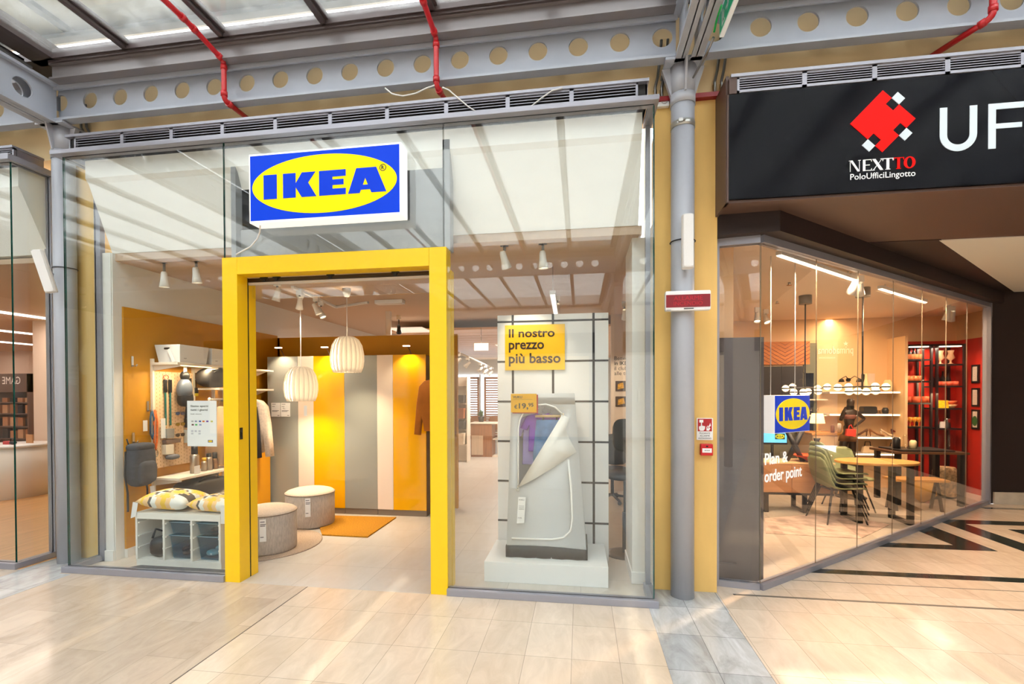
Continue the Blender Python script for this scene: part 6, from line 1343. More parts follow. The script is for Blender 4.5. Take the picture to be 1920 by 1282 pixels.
# ---- opening hours poster on the glass
a, b = onY(352.5, 836, 3.74), onY(406.5, 751, 3.74); w_, h_ = b.x - a.x, b.z - a.z
T = thing('opening_hours_poster', 'white opening hours poster on the glass beside the yellow portal', 'poster', (a.x, 3.735, a.z))
MB().box(0, 0, 0, w_, 0.004, h_).build('sheet', mat('poster_white', (252, 252, 252), 0.5), T)
m = MB(); m.text('Siamo aperti', (w_ * 0.12, -0.0005, h_ * 0.85), XA, ZA, wd=w_ * 0.6, h=h_ * 0.055, d=0.001, bold=0.01); m.text('tutti i giorni', (w_ * 0.12, -0.0005, h_ * 0.765), XA, ZA, wd=w_ * 0.58, h=h_ * 0.055, d=0.001, bold=0.01)
m.text('lunedi - domenica', (w_ * 0.12, -0.0005, h_ * 0.70), XA, ZA, wd=w_ * 0.38, h=h_ * 0.018, d=0.0006); m.build('lettering', mat('dark_print', (34, 30, 26)), T)
ic = [(0.14, 0.53, (190, 190, 190)), (0.26, 0.53, (150, 150, 180)), (0.40, 0.53, (40, 80, 170)), (0.52, 0.53, (235, 120, 30)), (0.65, 0.53, (110, 60, 170)), (0.80, 0.53, (200, 200, 90)), (0.15, 0.455, (120, 60, 60)), (0.27, 0.455, (60, 180, 90)), (0.41, 0.455, (150, 160, 200)), (0.13, 0.315, (200, 200, 210)), (0.25, 0.315, (200, 200, 210)), (0.38, 0.315, (200, 200, 210)), (0.13, 0.26, (210, 210, 215)), (0.38, 0.26, (205, 205, 212))]
for x, z, cc in ic: MB().prism([(w_ * x, h_ * z), (w_ * (x + 0.075), h_ * z), (w_ * (x + 0.075), h_ * (z + 0.035)), (w_ * x, h_ * (z + 0.035))], (0, -0.0006, 0), XA, ZA, 0.0006).build('payment_symbol', mat('icon_%d_%d_%d' % cc, cc, 0.5), T)
MB().prism([(w_ * 0.70, h_ * 0.085), (w_ * 0.87, h_ * 0.085), (w_ * 0.87, h_ * 0.14), (w_ * 0.70, h_ * 0.14)], (0, -0.0006, 0), XA, ZA, 0.0006).build('small_emblem', mat('sign_blue_print', (20, 60, 140), 0.5), T)
MB().prism(ell(w_ * 0.785, h_ * 0.1125, w_ * 0.075, h_ * 0.022, 24), (0, -0.0012, 0), XA, ZA, 0.0006).build('small_emblem_oval', mat('sign_yellow_print', (244, 206, 20), 0.5), T)
# ================================================================ planning shop behind the slanting glass
M_dpan = mat('slate_panel', (92, 88, 90), 0.35)
T = thing('display_partition', 'dark grey panel standing behind the front pane beside the ochre wall', 'partition', (1.125, 4.32, 0)); MB().box(0, 0, 0, 0.40, 0.04, 2.07).build('panel_face', M_dpan, T); MB().box(0.02, -0.04, 0, 0.18, 0.0, 0.16).build('foot_block', M_dpan, T)
# hanging emblem box, parallel to the slanting glass
A0 = Vector((1.75, 4.69, 0)); U_ = DGD; Nn = DGN
zb, zt = onY(1453, 813, A0.y).z, onY(1453, 741, A0.y).z
T = thing('hanging_cube_sign', 'blue and yellow box sign hanging on two cords behind the slanting glass', 'sign', (A0.x, A0.y, zb)); bw, bh, bt = 0.62, zt - zb, 0.125
def pl(x, y, z=0): return U_ * x - Nn * y + ZA * z
def pbx(m, x0, y0, z0, x1, y1, z1, mi=0):
    V = [pl(x0, y0, z0), pl(x1, y0, z0), pl(x1, y1, z0), pl(x0, y1, z0), pl(x0, y0, z1), pl(x1, y0, z1), pl(x1, y1, z1), pl(x0, y1, z1)]
    return m.add(V, [(0, 3, 2, 1), (4, 5, 6, 7), (0, 1, 5, 4), (1, 2, 6, 5), (2, 3, 7, 6), (3, 0, 4, 7)], mi)
pbx(MB(), 0, 0.004, 0, bw, bt, bh).build('box_body', M_lit, T, bev=0.003)
pbx(MB(), 0.006, 0, 0.004, bw - 0.008, 0.005, bh - 0.004).build('blue_face', M_blue, T)
MB().prism(ell(bw / 2, bh / 2, bw * 0.475, bh * 0.415, 56), Nn * 0.003, U_, ZA, 0.003).build('yellow_oval', M_sy, T)
m = MB(); letterset(m, Nn * 0.003, U_, ZA, bw, bh, [(0.105, 0.2), (0.255, 0.475), (0.505, 0.67), (0.69, 0.90)], 0.32, 0.68, 0.004); m.build('lettering', mat('sign_blue_letters', (0, 66, 224)), T)
for x in (0.04, bw - 0.16): m = MB(); m.tube([pl(x, bt / 2, bh), pl(x, bt / 2, 2.86 - zb)], 0.004, 6); m.build('hanging_cord', M_whiteg, T)
# vinyl lettering on the slanting glass
p0 = onD(1434, 870, 0.008); T = thing('window_lettering', 'white planning counter lettering on the slanting glass below the box sign', 'lettering', p0)
m = MB()
for tx, (u0, v0), u1, vt in (('Plan &', (1434, 872), 1477, 850), ('order point', (1433.5, 912), 1503, 882)):
    a = onD(u0, v0, 0.008); b = onD(u1, v0, 0.008); c = onD(u0, vt, 0.008); o_ = (a - p0); m.text(tx, o_, U_, ZA, wd=(Vector((b.x, b.y, 0)) - Vector((a.x, a.y, 0))).length, h=c.z - a.z, d=0.002, bold=0.012)
m.build('lettering', mat('vinyl_white', (255, 255, 255), 0.5, emit=0.25), T)
# back wall: herringbone panel, dark kitchen, green strip
YB = 8.93
a, b = onY(1425, 684, YB), onY(1517, 640, YB)
T = thing('herringbone_panel', 'orange wood herringbone panel high on the back wall', 'wall panel', (a.x, YB, a.z)); w_, h_ = b.x - a.x, b.z - a.z
MB().box(0, -0.03, 0, w_, 0.018, h_).build('panel_base', wood_mat('orange_veneer', (206, 120, 34), 0.2, 0), T)
m = MB()
for k in range(9):
    z = h_ * (k - 2) / 6
    for s_ in (-1, 1):
        q = [(w_ / 2, z), (w_ / 2 + s_ * w_ / 2, z + h_ * 0.62)]; d_ = 0.006
        x1, z1 = q[1]; 
        if z < -h_ * 0.6: continue
        zz0, zz1 = max(0, min(h_, z)), max(0, min(h_, z1)); t0 = (zz0 - z) / (z1 - z); t1 = (zz1 - z) / (z1 - z)
        if t1 <= t0: continue
        xa = w_ / 2 + s_ * w_ / 2 * t0; xb = w_ / 2 + s_ * w_ / 2 * t1
        m.add([(xa, -0.0305, zz0), (xb, -0.0305, zz1), (xb, -0.0305, min(h_, zz1 + d_ * 2)), (xa, -0.0305, min(h_, zz0 + d_ * 2))], [(0, 1, 2, 3)])
m.build('herringbone_joints', mat('veneer_joint', (120, 62, 16), 0.6), T)
a, b = onY(1425, 748, 8.6), onY(1506, 686, 8.6)
T = thing('kitchen_wall_cabinet', 'black kitchen wall cabinets below the herringbone panel', 'cabinet', (a.x, 8.6, a.z)); w_, h_ = b.x - a.x, b.z - a.z
MB().box(0, 0.02, 0, w_, 0.34, h_).build('carcass', M_black, T)
for i in range(2): MB().box(w_ * i / 2 + 0.003, 0, 0.003, w_ * (i + 1) / 2 - 0.003, 0.02, h_ - 0.003).build('cabinet_door', mat('black_door', (34, 30, 28), 0.35), T)
a, b = onY(1506, 760, YB), onY(1531, 643, YB); m = MB(); m.box(0, -0.02, 0, b.x - a.x, 0.01, b.z - 0); tag(m.build('wall_green', mat('grey_green_paint', (112, 116, 96), 0.6), None, loc=(a.x, YB, 0)), 'grey green strip of wall beside the black kitchen cabinets', None, None, 'structure')
a = onY(1431, 700, YB); m = MB(); m.box(0, -0.02, 0, 2.2, 0.005, a.z); tag(m.build('wall_olive', mat('olive_paint', (96, 92, 70), 0.6), None, loc=(a.x - 1.4, YB, 0)), 'olive back wall behind the sideboard', None, None, 'structure')
# screen
a, b = onY(1424, 833, 7.7), onY(1477, 800, 7.7); T = thing('screen', 'bright blue flat screen below the box sign', 'screen', (a.x, 7.7, a.z)); w_, h_ = b.x - a.x, b.z - a.z
MB().box(0, 0.004, 0, w_, 0.04, h_).build('bezel', M_black, T); MB().box(0.012, 0, 0.03, w_ - 0.012, 0.005, h_ - 0.012).build('lit_screen', mat('screen_blue', (96, 190, 240), 0.4, emit=0.9), T)
MB().prism([(w_ * 0.55, h_ * 0.3), (w_ * 0.9, h_ * 0.3), (w_ * 0.9, h_ * 0.62), (w_ * 0.55, h_ * 0.62)], (0, -0.001, 0), XA, ZA, 0.001).build('emblem_field', mat('screen_dark_green', (28, 66, 70), 0.4, emit=0.3), T); MB().prism(ell(w_ * 0.725, h_ * 0.46, w_ * 0.16, h_ * 0.13, 24), (0, -0.002, 0), XA, ZA, 0.001).build('emblem_oval', mat('screen_yellow', (196, 206, 40), 0.4, emit=0.5), T); m = MB(); m.text('IKEA', (w_ * 0.725, -0.002, h_ * 0.46), XA, ZA, wd=w_ * 0.26, h=h_ * 0.14, d=0.001, mid=True, bold=0.02); m.build('emblem_letters', M_black, T); MB().cyl((w_ / 2, 0.05, -0.45), (w_ / 2, 0.05, 0.1), 0.02, n=10).build('stand', M_black, T)
# low sideboard with black frame legs
T = thing('sideboard', 'low brown sideboard on black frame legs behind the window lettering', 'sideboard', (2.25, 6.88, 0)); d_ = Vector((0.8, 0.6, 0))
M_side = wood_mat('warm_brown_veneer', (178, 128, 88), 0.12, 0)
MB().box(0, 0, 0.27, 1.05, 0.42, 0.66).build('cabinet_body', M_side, T, bev=0.003); MB().box(-0.01, -0.005, 0.655, 1.06, 0.43, 0.675).build('top_board', mat('pale_worktop', (228, 190, 140), 0.4), T); MB().box(0, 0.01, 0.24, 1.05, 0.41, 0.27).build('base_rail', M_black, T)
for x in (0.2, 0.68):
    m = MB(); m.box(x, 0.02, 0.0, x + 0.05, 0.06, 0.25); m.box(x, 0.36, 0.0, x + 0.05, 0.40, 0.25); m.box(x, 0.02, 0, x + 0.05, 0.40, 0.025); m.build('frame_leg', M_black, T)
for i in range(2): MB().box(0.01 + i * 0.52, -0.012, 0.28, 0.515 + i * 0.52, 0, 0.645).build('door', M_side, T)
def at_side(x, y=0.2): return (2.25 + x, 6.88 + y, 0.676)
m = MB(); m.lathe([(0.05, 0), (0.09, 0.03), (0.19, 0.085), (0.185, 0.085), (0.08, 0.035)], (0, 0, 0), 28); tag(m.build('bowl', mat('orange_red_glaze', (238, 86, 40), 0.35), None, loc=at_side(0.80, 0.16)), 'orange red bowl on the sideboard', 'bowl')
m = MB(); m.lathe([(0.07, 0), (0.1, 0.08), (0.05, 0.2), (0.03, 0.26), (0.045, 0.3)], (0, 0, 0), 20); tag(m.build('vase', M_black, None, loc=at_side(0.97, 0.3)), 'black vase on the sideboard beside the orange red bowl', 'vase')
T2 = thing('desk_fan_stand', 'black crossed stand on the sideboard in front of the green wall', 'stand', at_side(0.62, 0.12)); MB().tube([(-0.1, 0, 0.4), (0, 0, 0.2), (0.1, 0, 0.0)], [0.03, 0.035, 0.03], 10).build('crossed_bar', M_black, T2); MB().tube([(0.1, 0.02, 0.42), (0, 0.02, 0.2), (-0.1, 0.02, 0.0)], [0.03, 0.035, 0.03], 10).build('crossed_bar', M_black, T2)
M_cg = glass_mat('clear_tumbler', (0.95, 0.93, 0.88), 0.08)
for i in range(3): m = MB(); m.lathe([(0.03, 0.0), (0.035, 0.11), (0.033, 0.11), (0.028, 0.006)], (0, 0, 0), 16); tag(m.build('tumbler', M_cg, None, loc=at_side(0.84 + 0.09 * i, 0.05)), 'clear tumbler on the sideboard in front of the black vase', 'glass', 'clear tumblers on the sideboard')
m = MB(); m.box(-0.06, -0.05, 0, 0.06, 0.05, 0.12); tag(m.build('gift_box', mat('pink_card', (232, 176, 150), 0.6), None, loc=at_side(0.1)), 'pale pink box at the near end of the sideboard', 'box')
m = MB(); m.box(-0.05, -0.04, 0, 0.05, 0.04, 0.18); tag(m.build('gift_box', mat('yellow_card', (240, 196, 40), 0.6), None, loc=at_side(0.22, 0.3)), 'yellow box behind the pale pink one on the sideboard', 'box')
# stacked green chairs
M_sage = mat('sage_shell', (134, 142, 100), 0.45)
ch0 = onZ(1552, 982, 0); ch1 = onZ(1612, 975, 0)
def chair(label, loc, rz, legs=True):
    T = thing('shell_chair', label, 'chair', loc, 'stacked sage green chairs', rz)
    rings = []
    for (x, z, hw, cup) in ((0.23, 0.43, 0.19, 0.0), (0.2, 0.445, 0.21, 0.008), (0.05, 0.435, 0.225, 0.015), (-0.1, 0.43, 0.22, 0.02), (-0.19, 0.47, 0.205, 0.03), (-0.235, 0.56, 0.2, 0.03), (-0.265, 0.68, 0.195, 0.025), (-0.29, 0.79, 0.17, 0.02), (-0.297, 0.83, 0.1, 0.015)):
        ring = []
        for k in range(11):
            t = -1 + 2 * k / 10; up = cup * t * t; back = x < -0.15
            ring.append((x + (up * 1.2 if back else 0), hw * t, z + (0 if back else up)))
        rings.append(ring)
    m = MB(); m.loft(rings, cap=False, closed=False); m.build('seat_shell', M_sage, T, solid=0.012)
    for sx, sy in ((1, 1), (1, -1), (-1, 1), (-1, -1)):
        MB().cyl((0.12 * sx - 0.02, 0.12 * sy, 0.42), (0.24 * sx - 0.02, 0.22 * sy, 0.0), 0.013, 0.009, n=8).build('leg', M_black, T)
    m = MB(); m.tube([(0.1, -0.12, 0.42), (0.1, 0.12, 0.42), (-0.14, 0.12, 0.42), (-0.14, -0.12, 0.42)], 0.01, 6, closed=True); m.build('under_frame', M_black, T)
    return T
cc = (ch0 + ch1) / 2; cc.z = 0
for i, lab in enumerate(('lowest sage green chair of the stack behind the slanting glass', 'second chair up in the sage green stack', 'third chair up in the sage green stack', 'topmost sage green chair of the stack, with a white card on its back')):
    T = chair(lab, (cc.x + 0.015 * i - 0.05, cc.y + 0.02 * i + 0.05, 0.058 * i), 0.12)
    T.scale = (1.0, 1.0, 0.98)
MB().prism([(-0.07, 0.62), (0.09, 0.6), (0.1, 0.76), (-0.05, 0.78)], (-0.235, -0.02, 0), -YA, ZA, 0.003).build('white_card', M_whiteg, T); bpy.data.objects['white_card'].location.x = 0.03
# tables
M_tw = wood_mat('honey_table_wood', (206, 150, 78), 0.18, 0)
p = onZ(1652, 867, 0.74); T = thing('dining_table', 'honey wood table behind the sage green chairs', 'table', (p.x, p.y + 0.1, 0))
m = MB(); m.prism(ell(0, 0, 0.46, 0.30, 40), (0, 0, 0.75), XA, YA, 0.03); m.build('tabletop', M_tw, T, bev=0.006)
for x in (-0.22, 0.34):
    m = MB(); m.box(x - 0.09, -0.2, 0.0, x - 0.03, -0.15, 0.72); m.box(x - 0.09, 0.15, 0.0, x - 0.03, 0.2, 0.72); m.box(x - 0.09, -0.2, 0.0, x - 0.03, 0.2, 0.04); m.box(x - 0.09, -0.2, 0.69, x - 0.03, 0.2, 0.72); m.build('loop_leg', mat('brown_black_metal', (44, 36, 32)), T)
tp = Vector((p.x, p.y + 0.1, 0.751))
for lab, dx, dy in (('pale green shell chair on the far side of the honey wood table', 0.0, 0.62),):
    T = thing('shell_chair', lab, 'chair', (p.x + dx, p.y + 0.1 + dy, 0), None, -1.57)
    for o in [c for c in bpy.data.objects if c.parent and c.parent.name == 'shell_chair']: c2 = o.copy(); COL.objects.link(c2); c2.parent = T
p = Vector((4.9, 7.85, 0))
T = thing('bar_table', 'dark high table near the red shelving', 'table', (p.x, p.y, 0)); MB().box(-0.5, -0.3, 0.73, 0.45, 0.3, 0.76).build('tabletop', wood_mat('dark_table_wood', (96, 62, 36), 0.2, 0), T, bev=0.003)
for sx, sy in ((-0.42, -0.24), (0.38, -0.24), (-0.42, 0.24), (0.38, 0.24)): MB().box(sx - 0.03, sy - 0.03, 0, sx + 0.03, sy + 0.03, 0.73).build('leg', M_black, T)
bt0 = Vector((p.x, p.y, 0.761))
MB().box(-0.3, -0.25, 0, 0.4, 0.25, 0.02).build('serving_tray', M_black, None, loc=bt0 + Vector((-0.1, 0, 0))); tag(bpy.data.objects['serving_tray'], 'black tray on the dark high table', 'tray')
for i, (dx, h_, r) in enumerate(((-0.3, 0.16, 0.05), (-0.18, 0.2, 0.035), (-0.08, 0.12, 0.045))):
    m = MB(); m.lathe([(r, 0), (r, h_ * 0.8), (r * 0.6, h_)], (0, 0, 0), 16); tag(m.build('canister', [M_black, M_cg, mat('cream_ceramic', (246, 226, 180), 0.4)][i], None, loc=bt0 + Vector((dx, 0.0, 0.021))), ('black canister on the tray', 'tall clear bottle on the tray between the canisters', 'cream canister on the tray')[i], 'canister')
m = MB(); m.lathe([(0.02, 0), (0.1, 0.05), (0.12, 0.14), (0.11, 0.14), (0.09, 0.055)], (0, 0, 0), 20); tag(m.build('fruit_bowl', mat('straw_weave', (206, 154, 72), 0.8), None, loc=(bt0.x + 0.05, bt0.y, 0.3)), 'straw basket under the dark high table', 'basket'); bpy.data.objects['fruit_bowl'].location.z = 0.0; bpy.data.objects['fruit_bowl'].scale = (1.6, 1.6, 2.2)
T = thing('wicker_lamp', 'patterned white and brown lantern on the floor below the red shelving', 'lantern', (bt0.x + 0.62, bt0.y + 0.42, 0)); m = MB(); m.lathe([(0.13, 0.02), (0.15, 0.1), (0.15, 0.4), (0.12, 0.46)], (0, 0, 0), 24); m.build('lantern_shade', mat('wicker_pattern', (196, 164, 120), 0.8, var=0.7, scale=22), T); MB().lathe([(0.14, 0), (0.14, 0.02)], (0, 0, 0), 24).build('base_ring', M_black, T)
T = thing('bench', 'low wooden bench between the two tables', 'bench', (4.5, 7.32, 0)); MB().box(-0.3, -0.15, 0.4, 0.35, 0.15, 0.43).build('seat', M_tw, T)
for x in (-0.25, 0.3): MB().prism([(-0.12, 0), (-0.09, 0), (0.0, 0.37), (0.09, 0), (0.12, 0), (0.02, 0.4), (-0.02, 0.4)], (x, 0, 0), YA, ZA, 0.03).build('leg', M_black, T)
# rug and floor card
q = [onZ(*p_, 0) for p_ in ((1432, 985), (1560, 968), (1660, 985), (1612, 1008), (1500, 1000))]; q = [onZ(1436, 1000, 0), onZ(1434, 972, 0), onZ(1560, 962, 0), onZ(1668, 984, 0), onZ(1614, 1010, 0)]
m = MB(); o = q[0].copy(); m.prism([((x_ - o).x, (x_ - o).y) for x_ in q][::-1], (0, 0, 0.006), XA, YA, 0.005); tag(m.build('faded_rug', mat('faded_persian', (196, 172, 158), 0.95, var=0.4, scale=6), None, loc=o), 'faded reddish beige rug under the sage green chairs', 'rug')
# globe lamp bars
def globebar(label, cu, cv, zc, us, vs_, s_):
    c = onZ(cu, cv, 2.82); T = thing('globe_lamp', label, 'pendant lamp', (c.x, c.y, 2.86), 'black pendant bars with lit globes')
    MB().lathe([(0.075, 0), (0.075, -0.11), (0.07, -0.11)], (0, 0, 0), 24).build('ceiling_canopy', mat('grey_canopy', (96, 90, 84), 0.4), T)
    k = c.y; gl = [onY(u, v, k + dy) - T.location for u, v, dy in us]
    zz = sum(g.z for g in gl) / len(gl)
    MB().cyl((0, 0, -0.1), (0, 0, zz), 0.009, n=8).build('rod', M_black, T)
    xs = [g.x for g in gl]; MB().tube([(min(xs), -0.03, zz + 0.02), (0, 0, zz + 0.03), (max(xs), 0.03, zz + 0.02)], 0.009, 8).build('cross_bar', M_black, T)
    for g in gl:
        b_ = MB().ball((g.x, g.y, g.z), 0.043, 16, 10).build('globe', mat('lit_globe', (255, 226, 170), 0.4, emit=3.0), T); MB().cyl((g.x, g.y, g.z - 0.008), (g.x, g.y, g.z + 0.008), 0.046, n=18).build('globe_ring', M_black, b_)
    lamp('globe_light', 'POINT', (0, 0.0, zz - 0.15), 6, (1, 0.7, 0.4), 0.3, parent=T)
globebar('globe lamp bar nearer the column, above the box sign', 1510, 560, 0, [(1473, 728, 0), (1486, 725, 0.08), (1488, 735, -0.05), (1506, 735, 0), (1515, 734, 0.06), (1533, 728, 0), (1534, 734, -0.06), (1551, 725, 0)], 0, 7)
globebar('globe lamp bar farther along, in front of the white shelves', 1618, 546, 0, [(1571, 726, 0), (1591, 725, 0.06), (1592, 734, -0.05), (1608, 733, 0), (1624, 734, 0.05), (1641, 724, 0), (1642, 733, -0.05), (1661, 725, 0)], 0, 6.5)
# lighting tracks
def track(label, p0, p1):
    a = onZ(p0[0], p0[1], 2.79); b = onZ(p1[0], p1[1], 2.79); T = thing('tube_light', label, 'light', a); d_ = b - a
    m = MB(); bar(m, (0, 0), (d_.x, d_.y), 0.05, 0, 0.035); m.build('housing', M_spotw, T); m = MB(); bar(m, (0, 0), (d_.x, d_.y), 0.035, -0.008, 0); m.build('diffuser', mat('lit_tube_warm', (255, 240, 214), 0.4, emit=5), T)
    for t in (0.1, 0.9): MB().cyl((d_.x * t, d_.y * t, 0.035), (d_.x * t, d_.y * t, 0.07), 0.008, n=8).build('hanger', M_spotw, T)
    l_ = lamp('tube_area_light', 'AREA', (d_.x / 2, d_.y / 2, -0.02), 100, (1, 0.72, 0.46), 0.06, d_.length, parent=T); l_.rotation_euler = (0, 0, math.atan2(d_.y, d_.x) - PI / 2)
track('long lit tube along the slanting glass nearer the column', (1460, 478), (1602, 525)); track('lit tube along the slanting glass nearer the red corner', (1650, 541), (1735, 567))
for lab, u, v, aim in (('bright spotlight behind the third slanting pane, first of the pair', 1601, 537, (2.8, 7.5, 0.6)), ('bright spotlight behind the third slanting pane, second of the pair', 1612, 541, (3.9, 7.6, 0.6)), ('spotlight near the red corner, first of the pair', 1776, 590, (5.2, 8.4, 0.8)), ('spotlight near the red corner, second of the pair', 1785, 592, (5.6, 8.7, 1.6)), ('spotlight near the front pane, first of the pair', 1420, 594, (2.4, 6.9, 0.6)), ('spotlight near the front pane, second of the pair', 1436, 597, (3.2, 6.6, 0.4))):
    q = onZ(u, v, 2.72); spot(lab, (q.x, q.y, 2.72), aim, 2.86, 'spotlights of the planning shop', 60, r=0.05)
# ---- shelves and goods of a reflected shop, built solid on the back wall
M_led = mat('lit_shelf_edge', (255, 232, 190), 0.4, emit=4.0)
sx0, sx1 = onY(1556, 776, 8.62).x, onY(1688, 776, 8.62).x
shz = []
for lab, v in (('highest reflected white shelf, built solid behind the globe lamps', 734), ('second reflected white shelf, built solid, with the kettle and toaster', 776), ('third reflected white shelf, built solid, with shoes', 819), ('lowest reflected white shelf, built solid, with bags', 850)):
    z = onY(1620, v, 8.62).z; shz.append(z); T = thing('reflected_shelf', lab, 'shelf', (sx0, 8.62, z), 'reflected white shelves built solid on the back wall'); MB().box(0, 0, -0.03, sx1 - sx0, 0.33, 0).build('shelf_board', M_whiteg, T); MB().box(0, -0.006, -0.026, sx1 - sx0, 0, -0.006).build('light_edge', M_led, T)
lamp('shelf_wall_light', 'AREA', (4.2, 8.3, 2.6), 24, (1, 0.7, 0.4), 0.1, 2.0, target=(4.2, 8.9, 1.0))
def on_shelf(i, u): return Vector((onY(u, 770, 8.75).x, 8.75, shz[i] + 0.001))
def good(name, label, cat, mb, m_, i, u, group=None): return tag(mb.build(name, m_, None, loc=on_shelf(i, u)), label, cat, group)
good('kettle', 'dark toaster-like appliance on the second reflected shelf', 'appliance', MB().prism(rrect(-0.1, 0, 0.1, 0.12, 0.03), (0, -0.05, 0), XA, ZA, 0.14), M_black, 1, 1629)
good('shoe_block', 'small dark box on the second reflected shelf left of the appliance', 'box', MB().box(-0.04, -0.04, 0, 0.04, 0.04, 0.04), M_black, 1, 1612)
good('jar', 'small dark jar on the second reflected shelf right of the appliance', 'jar', MB().lathe([(0.04, 0), (0.05, 0.06), (0.03, 0.1)], (0, 0, 0), 16), M_black, 1, 1660)
for k, u in enumerate((1647, 1651)): good('bottle', 'tiny bottle on the second reflected shelf beside the dark jar', 'bottle', MB().lathe([(0.014, 0), (0.014, 0.05), (0.008, 0.065)], (0, 0, 0), 10), mat('bronze_steel', (150, 110, 70)), 1, u, 'tiny bottles on the second reflected shelf')
def shoe(label, i, u, m_, fl=1):
    T = thing('reflected_shoe', label, 'shoe', on_shelf(i, u), 'reflected heeled shoes built solid on the shelves'); m = MB(); m.loft([[(fl * x, y * w_, z), (fl * x, -y * w_, z), (fl * x, -y * w_, z + h_), (fl * x, y * w_, z + h_)] for x, w_, z, h_, y in ((-0.1, 1, 0.085, 0.04, 0.02), (-0.05, 1, 0.07, 0.02, 0.022), (0.02, 1, 0.02, 0.025, 0.026), (0.08, 1, 0.004, 0.03, 0.03), (0.12, 1, 0.002, 0.012, 0.014))]); m.build('upper', m_, T); MB().cyl((-fl * 0.085, 0, 0), (-fl * 0.092, 0, 0.09), 0.006, 0.014, n=8).build('heel', m_, T)
shoe('dark heeled shoe on the third reflected shelf beside the mannequin', 2, 1614, mat('bronze_leather', (92, 54, 30), 0.35), -1); shoe('brown heeled shoe in the middle of the third reflected shelf', 2, 1643, mat('tan_leather', (140, 90, 48), 0.4), 1); shoe('pale heeled shoe on the third reflected shelf', 2, 1664, mat('cream_leather', (240, 214, 176), 0.4), 1); shoe('dark red heeled shoe on the third reflected shelf next to the red shelving', 2, 1684, mat('oxblood_leather', (96, 28, 22), 0.4), 1)
def hbag(label, i, u, m_, w_=0.09, h_=0.11):
    T = thing('handbag', label, 'handbag', on_shelf(i, u)); MB().prism([(-w_, 0), (w_, 0), (w_ * 0.8, h_), (-w_ * 0.8, h_)], (0, -0.035, 0), XA, ZA, 0.07).build('bag_body', m_, T, bev=0.01); m = MB(); m.tube([(-w_ * 0.5, 0, h_), (-w_ * 0.4, 0, h_ + 0.07), (w_ * 0.4, 0, h_ + 0.07), (w_ * 0.5, 0, h_)], 0.007, 8); m.build('handle', M_black, T)
hbag('cream handbag with a dark handle on the lowest reflected shelf', 3, 1627, mat('cream_leather', (240, 214, 176))); hbag('white handbag on the lowest reflected shelf nearer the red shelving', 3, 1676, M_whiteg, 0.11, 0.09)
good('bottle', 'dark pump bottle on the lowest reflected shelf', 'bottle', MB().lathe([(0.035, 0), (0.035, 0.07), (0.012, 0.085), (0.012, 0.11)], (0, 0, 0), 12), M_black, 3, 1668)
good('tumbler', 'clear tumbler on the lowest reflected shelf between the handbags', 'glass', MB().lathe([(0.03, 0), (0.04, 0.1), (0.037, 0.1), (0.028, 0.005)], (0, 0, 0), 14), M_cg, 3, 1655)
# upper wall things
T = thing('wall_lamp', 'black double arm wall lamp above the highest reflected shelf', 'lamp', onY(1590, 712, YB)); MB().cyl((0, -0.03, 0), (0, 0.01, 0), 0.03, n=14).build('wall_plate', M_black, T)
for s_, d_ in ((-1, 0.17), (1, 0.1)): MB().tube([(0, -0.03, 0), (s_ * d_ * 0.5, -0.1, 0.06), (s_ * d_, -0.14, 0.02)], 0.006, 8).build('arm', M_black, T); MB().lathe([(0.045, -0.04), (0.035, 0.0), (0.012, 0.02)], (s_ * d_, -0.14, 0), 16).build('lamp_head', M_black, T)
a, b = onY(1612, 736, YB), onY(1640, 700, YB); T = thing('wall_poster', 'tall dark and white picture on the back wall above the highest reflected shelf', 'picture', (a.x, YB - 0.006, a.z)); MB().box(0, 0, 0, b.x - a.x, 0.02, b.z - a.z).build('frame', mat('print_pale', (226, 206, 190), 0.5), T); MB().prism([(0.02, 0.01), (0.11, 0.01), (0.11, b.z - a.z - 0.01), (0.02, b.z - a.z - 0.01)], (0, -0.001, 0), XA, ZA, 0.001).build('dark_shape', M_black, T)
for lab, u in (('slender white vase on the highest reflected shelf beside the picture', 1624), ('white jug on the highest reflected shelf nearer the red shelving', 1664)):
    m = MB(); m.lathe([(0.05, 0), (0.06, 0.05), (0.025, 0.2), (0.02, 0.28), (0.03, 0.3)] if u < 1640 else [(0.05, 0), (0.075, 0.06), (0.06, 0.14), (0.04, 0.19)], (0, 0, 0), 18); tag(m.build('vase' if u < 1640 else 'jug', mat('cream_ceramic', (246, 226, 180)), None, loc=on_shelf(0, u)), lab, 'vase')
# small corner kitchenette with warm lamp, left of the mannequin
T = thing('kitchen_counter', 'warm lit counter behind the box sign, left of the mannequin', 'counter', (onY(1524, 812, 8.3).x, 8.3, 0)); z = onY(1545, 812, 8.3).z; MB().box(0, 0, 0, 0.62, 0.55, z - 0.03).build('base_cabinet', mat('beige_front', (222, 186, 140), 0.5), T); MB().box(-0.02, -0.02, z - 0.03, 0.64, 0.58, z).build('worktop', M_tw, T)
for x in (0.01, 0.315): MB().box(x, -0.014, 0.08, x + 0.295, 0, z - 0.05).build('drawer_front', mat('beige_front', (222, 186, 140)), T)
kx = onY(1524, 812, 8.3).x
T = thing('table_lamp', 'small lit cream lamp on the warm counter', 'lamp', (kx + 0.2, 8.6, z + 0.001)); MB().lathe([(0.05, 0), (0.05, 0.015), (0.012, 0.02), (0.012, 0.14)], (0, 0, 0), 16).build('base', M_tw, T); MB().lathe([(0.11, 0.14), (0.08, 0.3)], (0, 0, 0), 20, cap=False).build('lamp_shade', mat('lit_cream_shade', (255, 220, 150), 0.5, emit=2.5), T, solid=0.003)
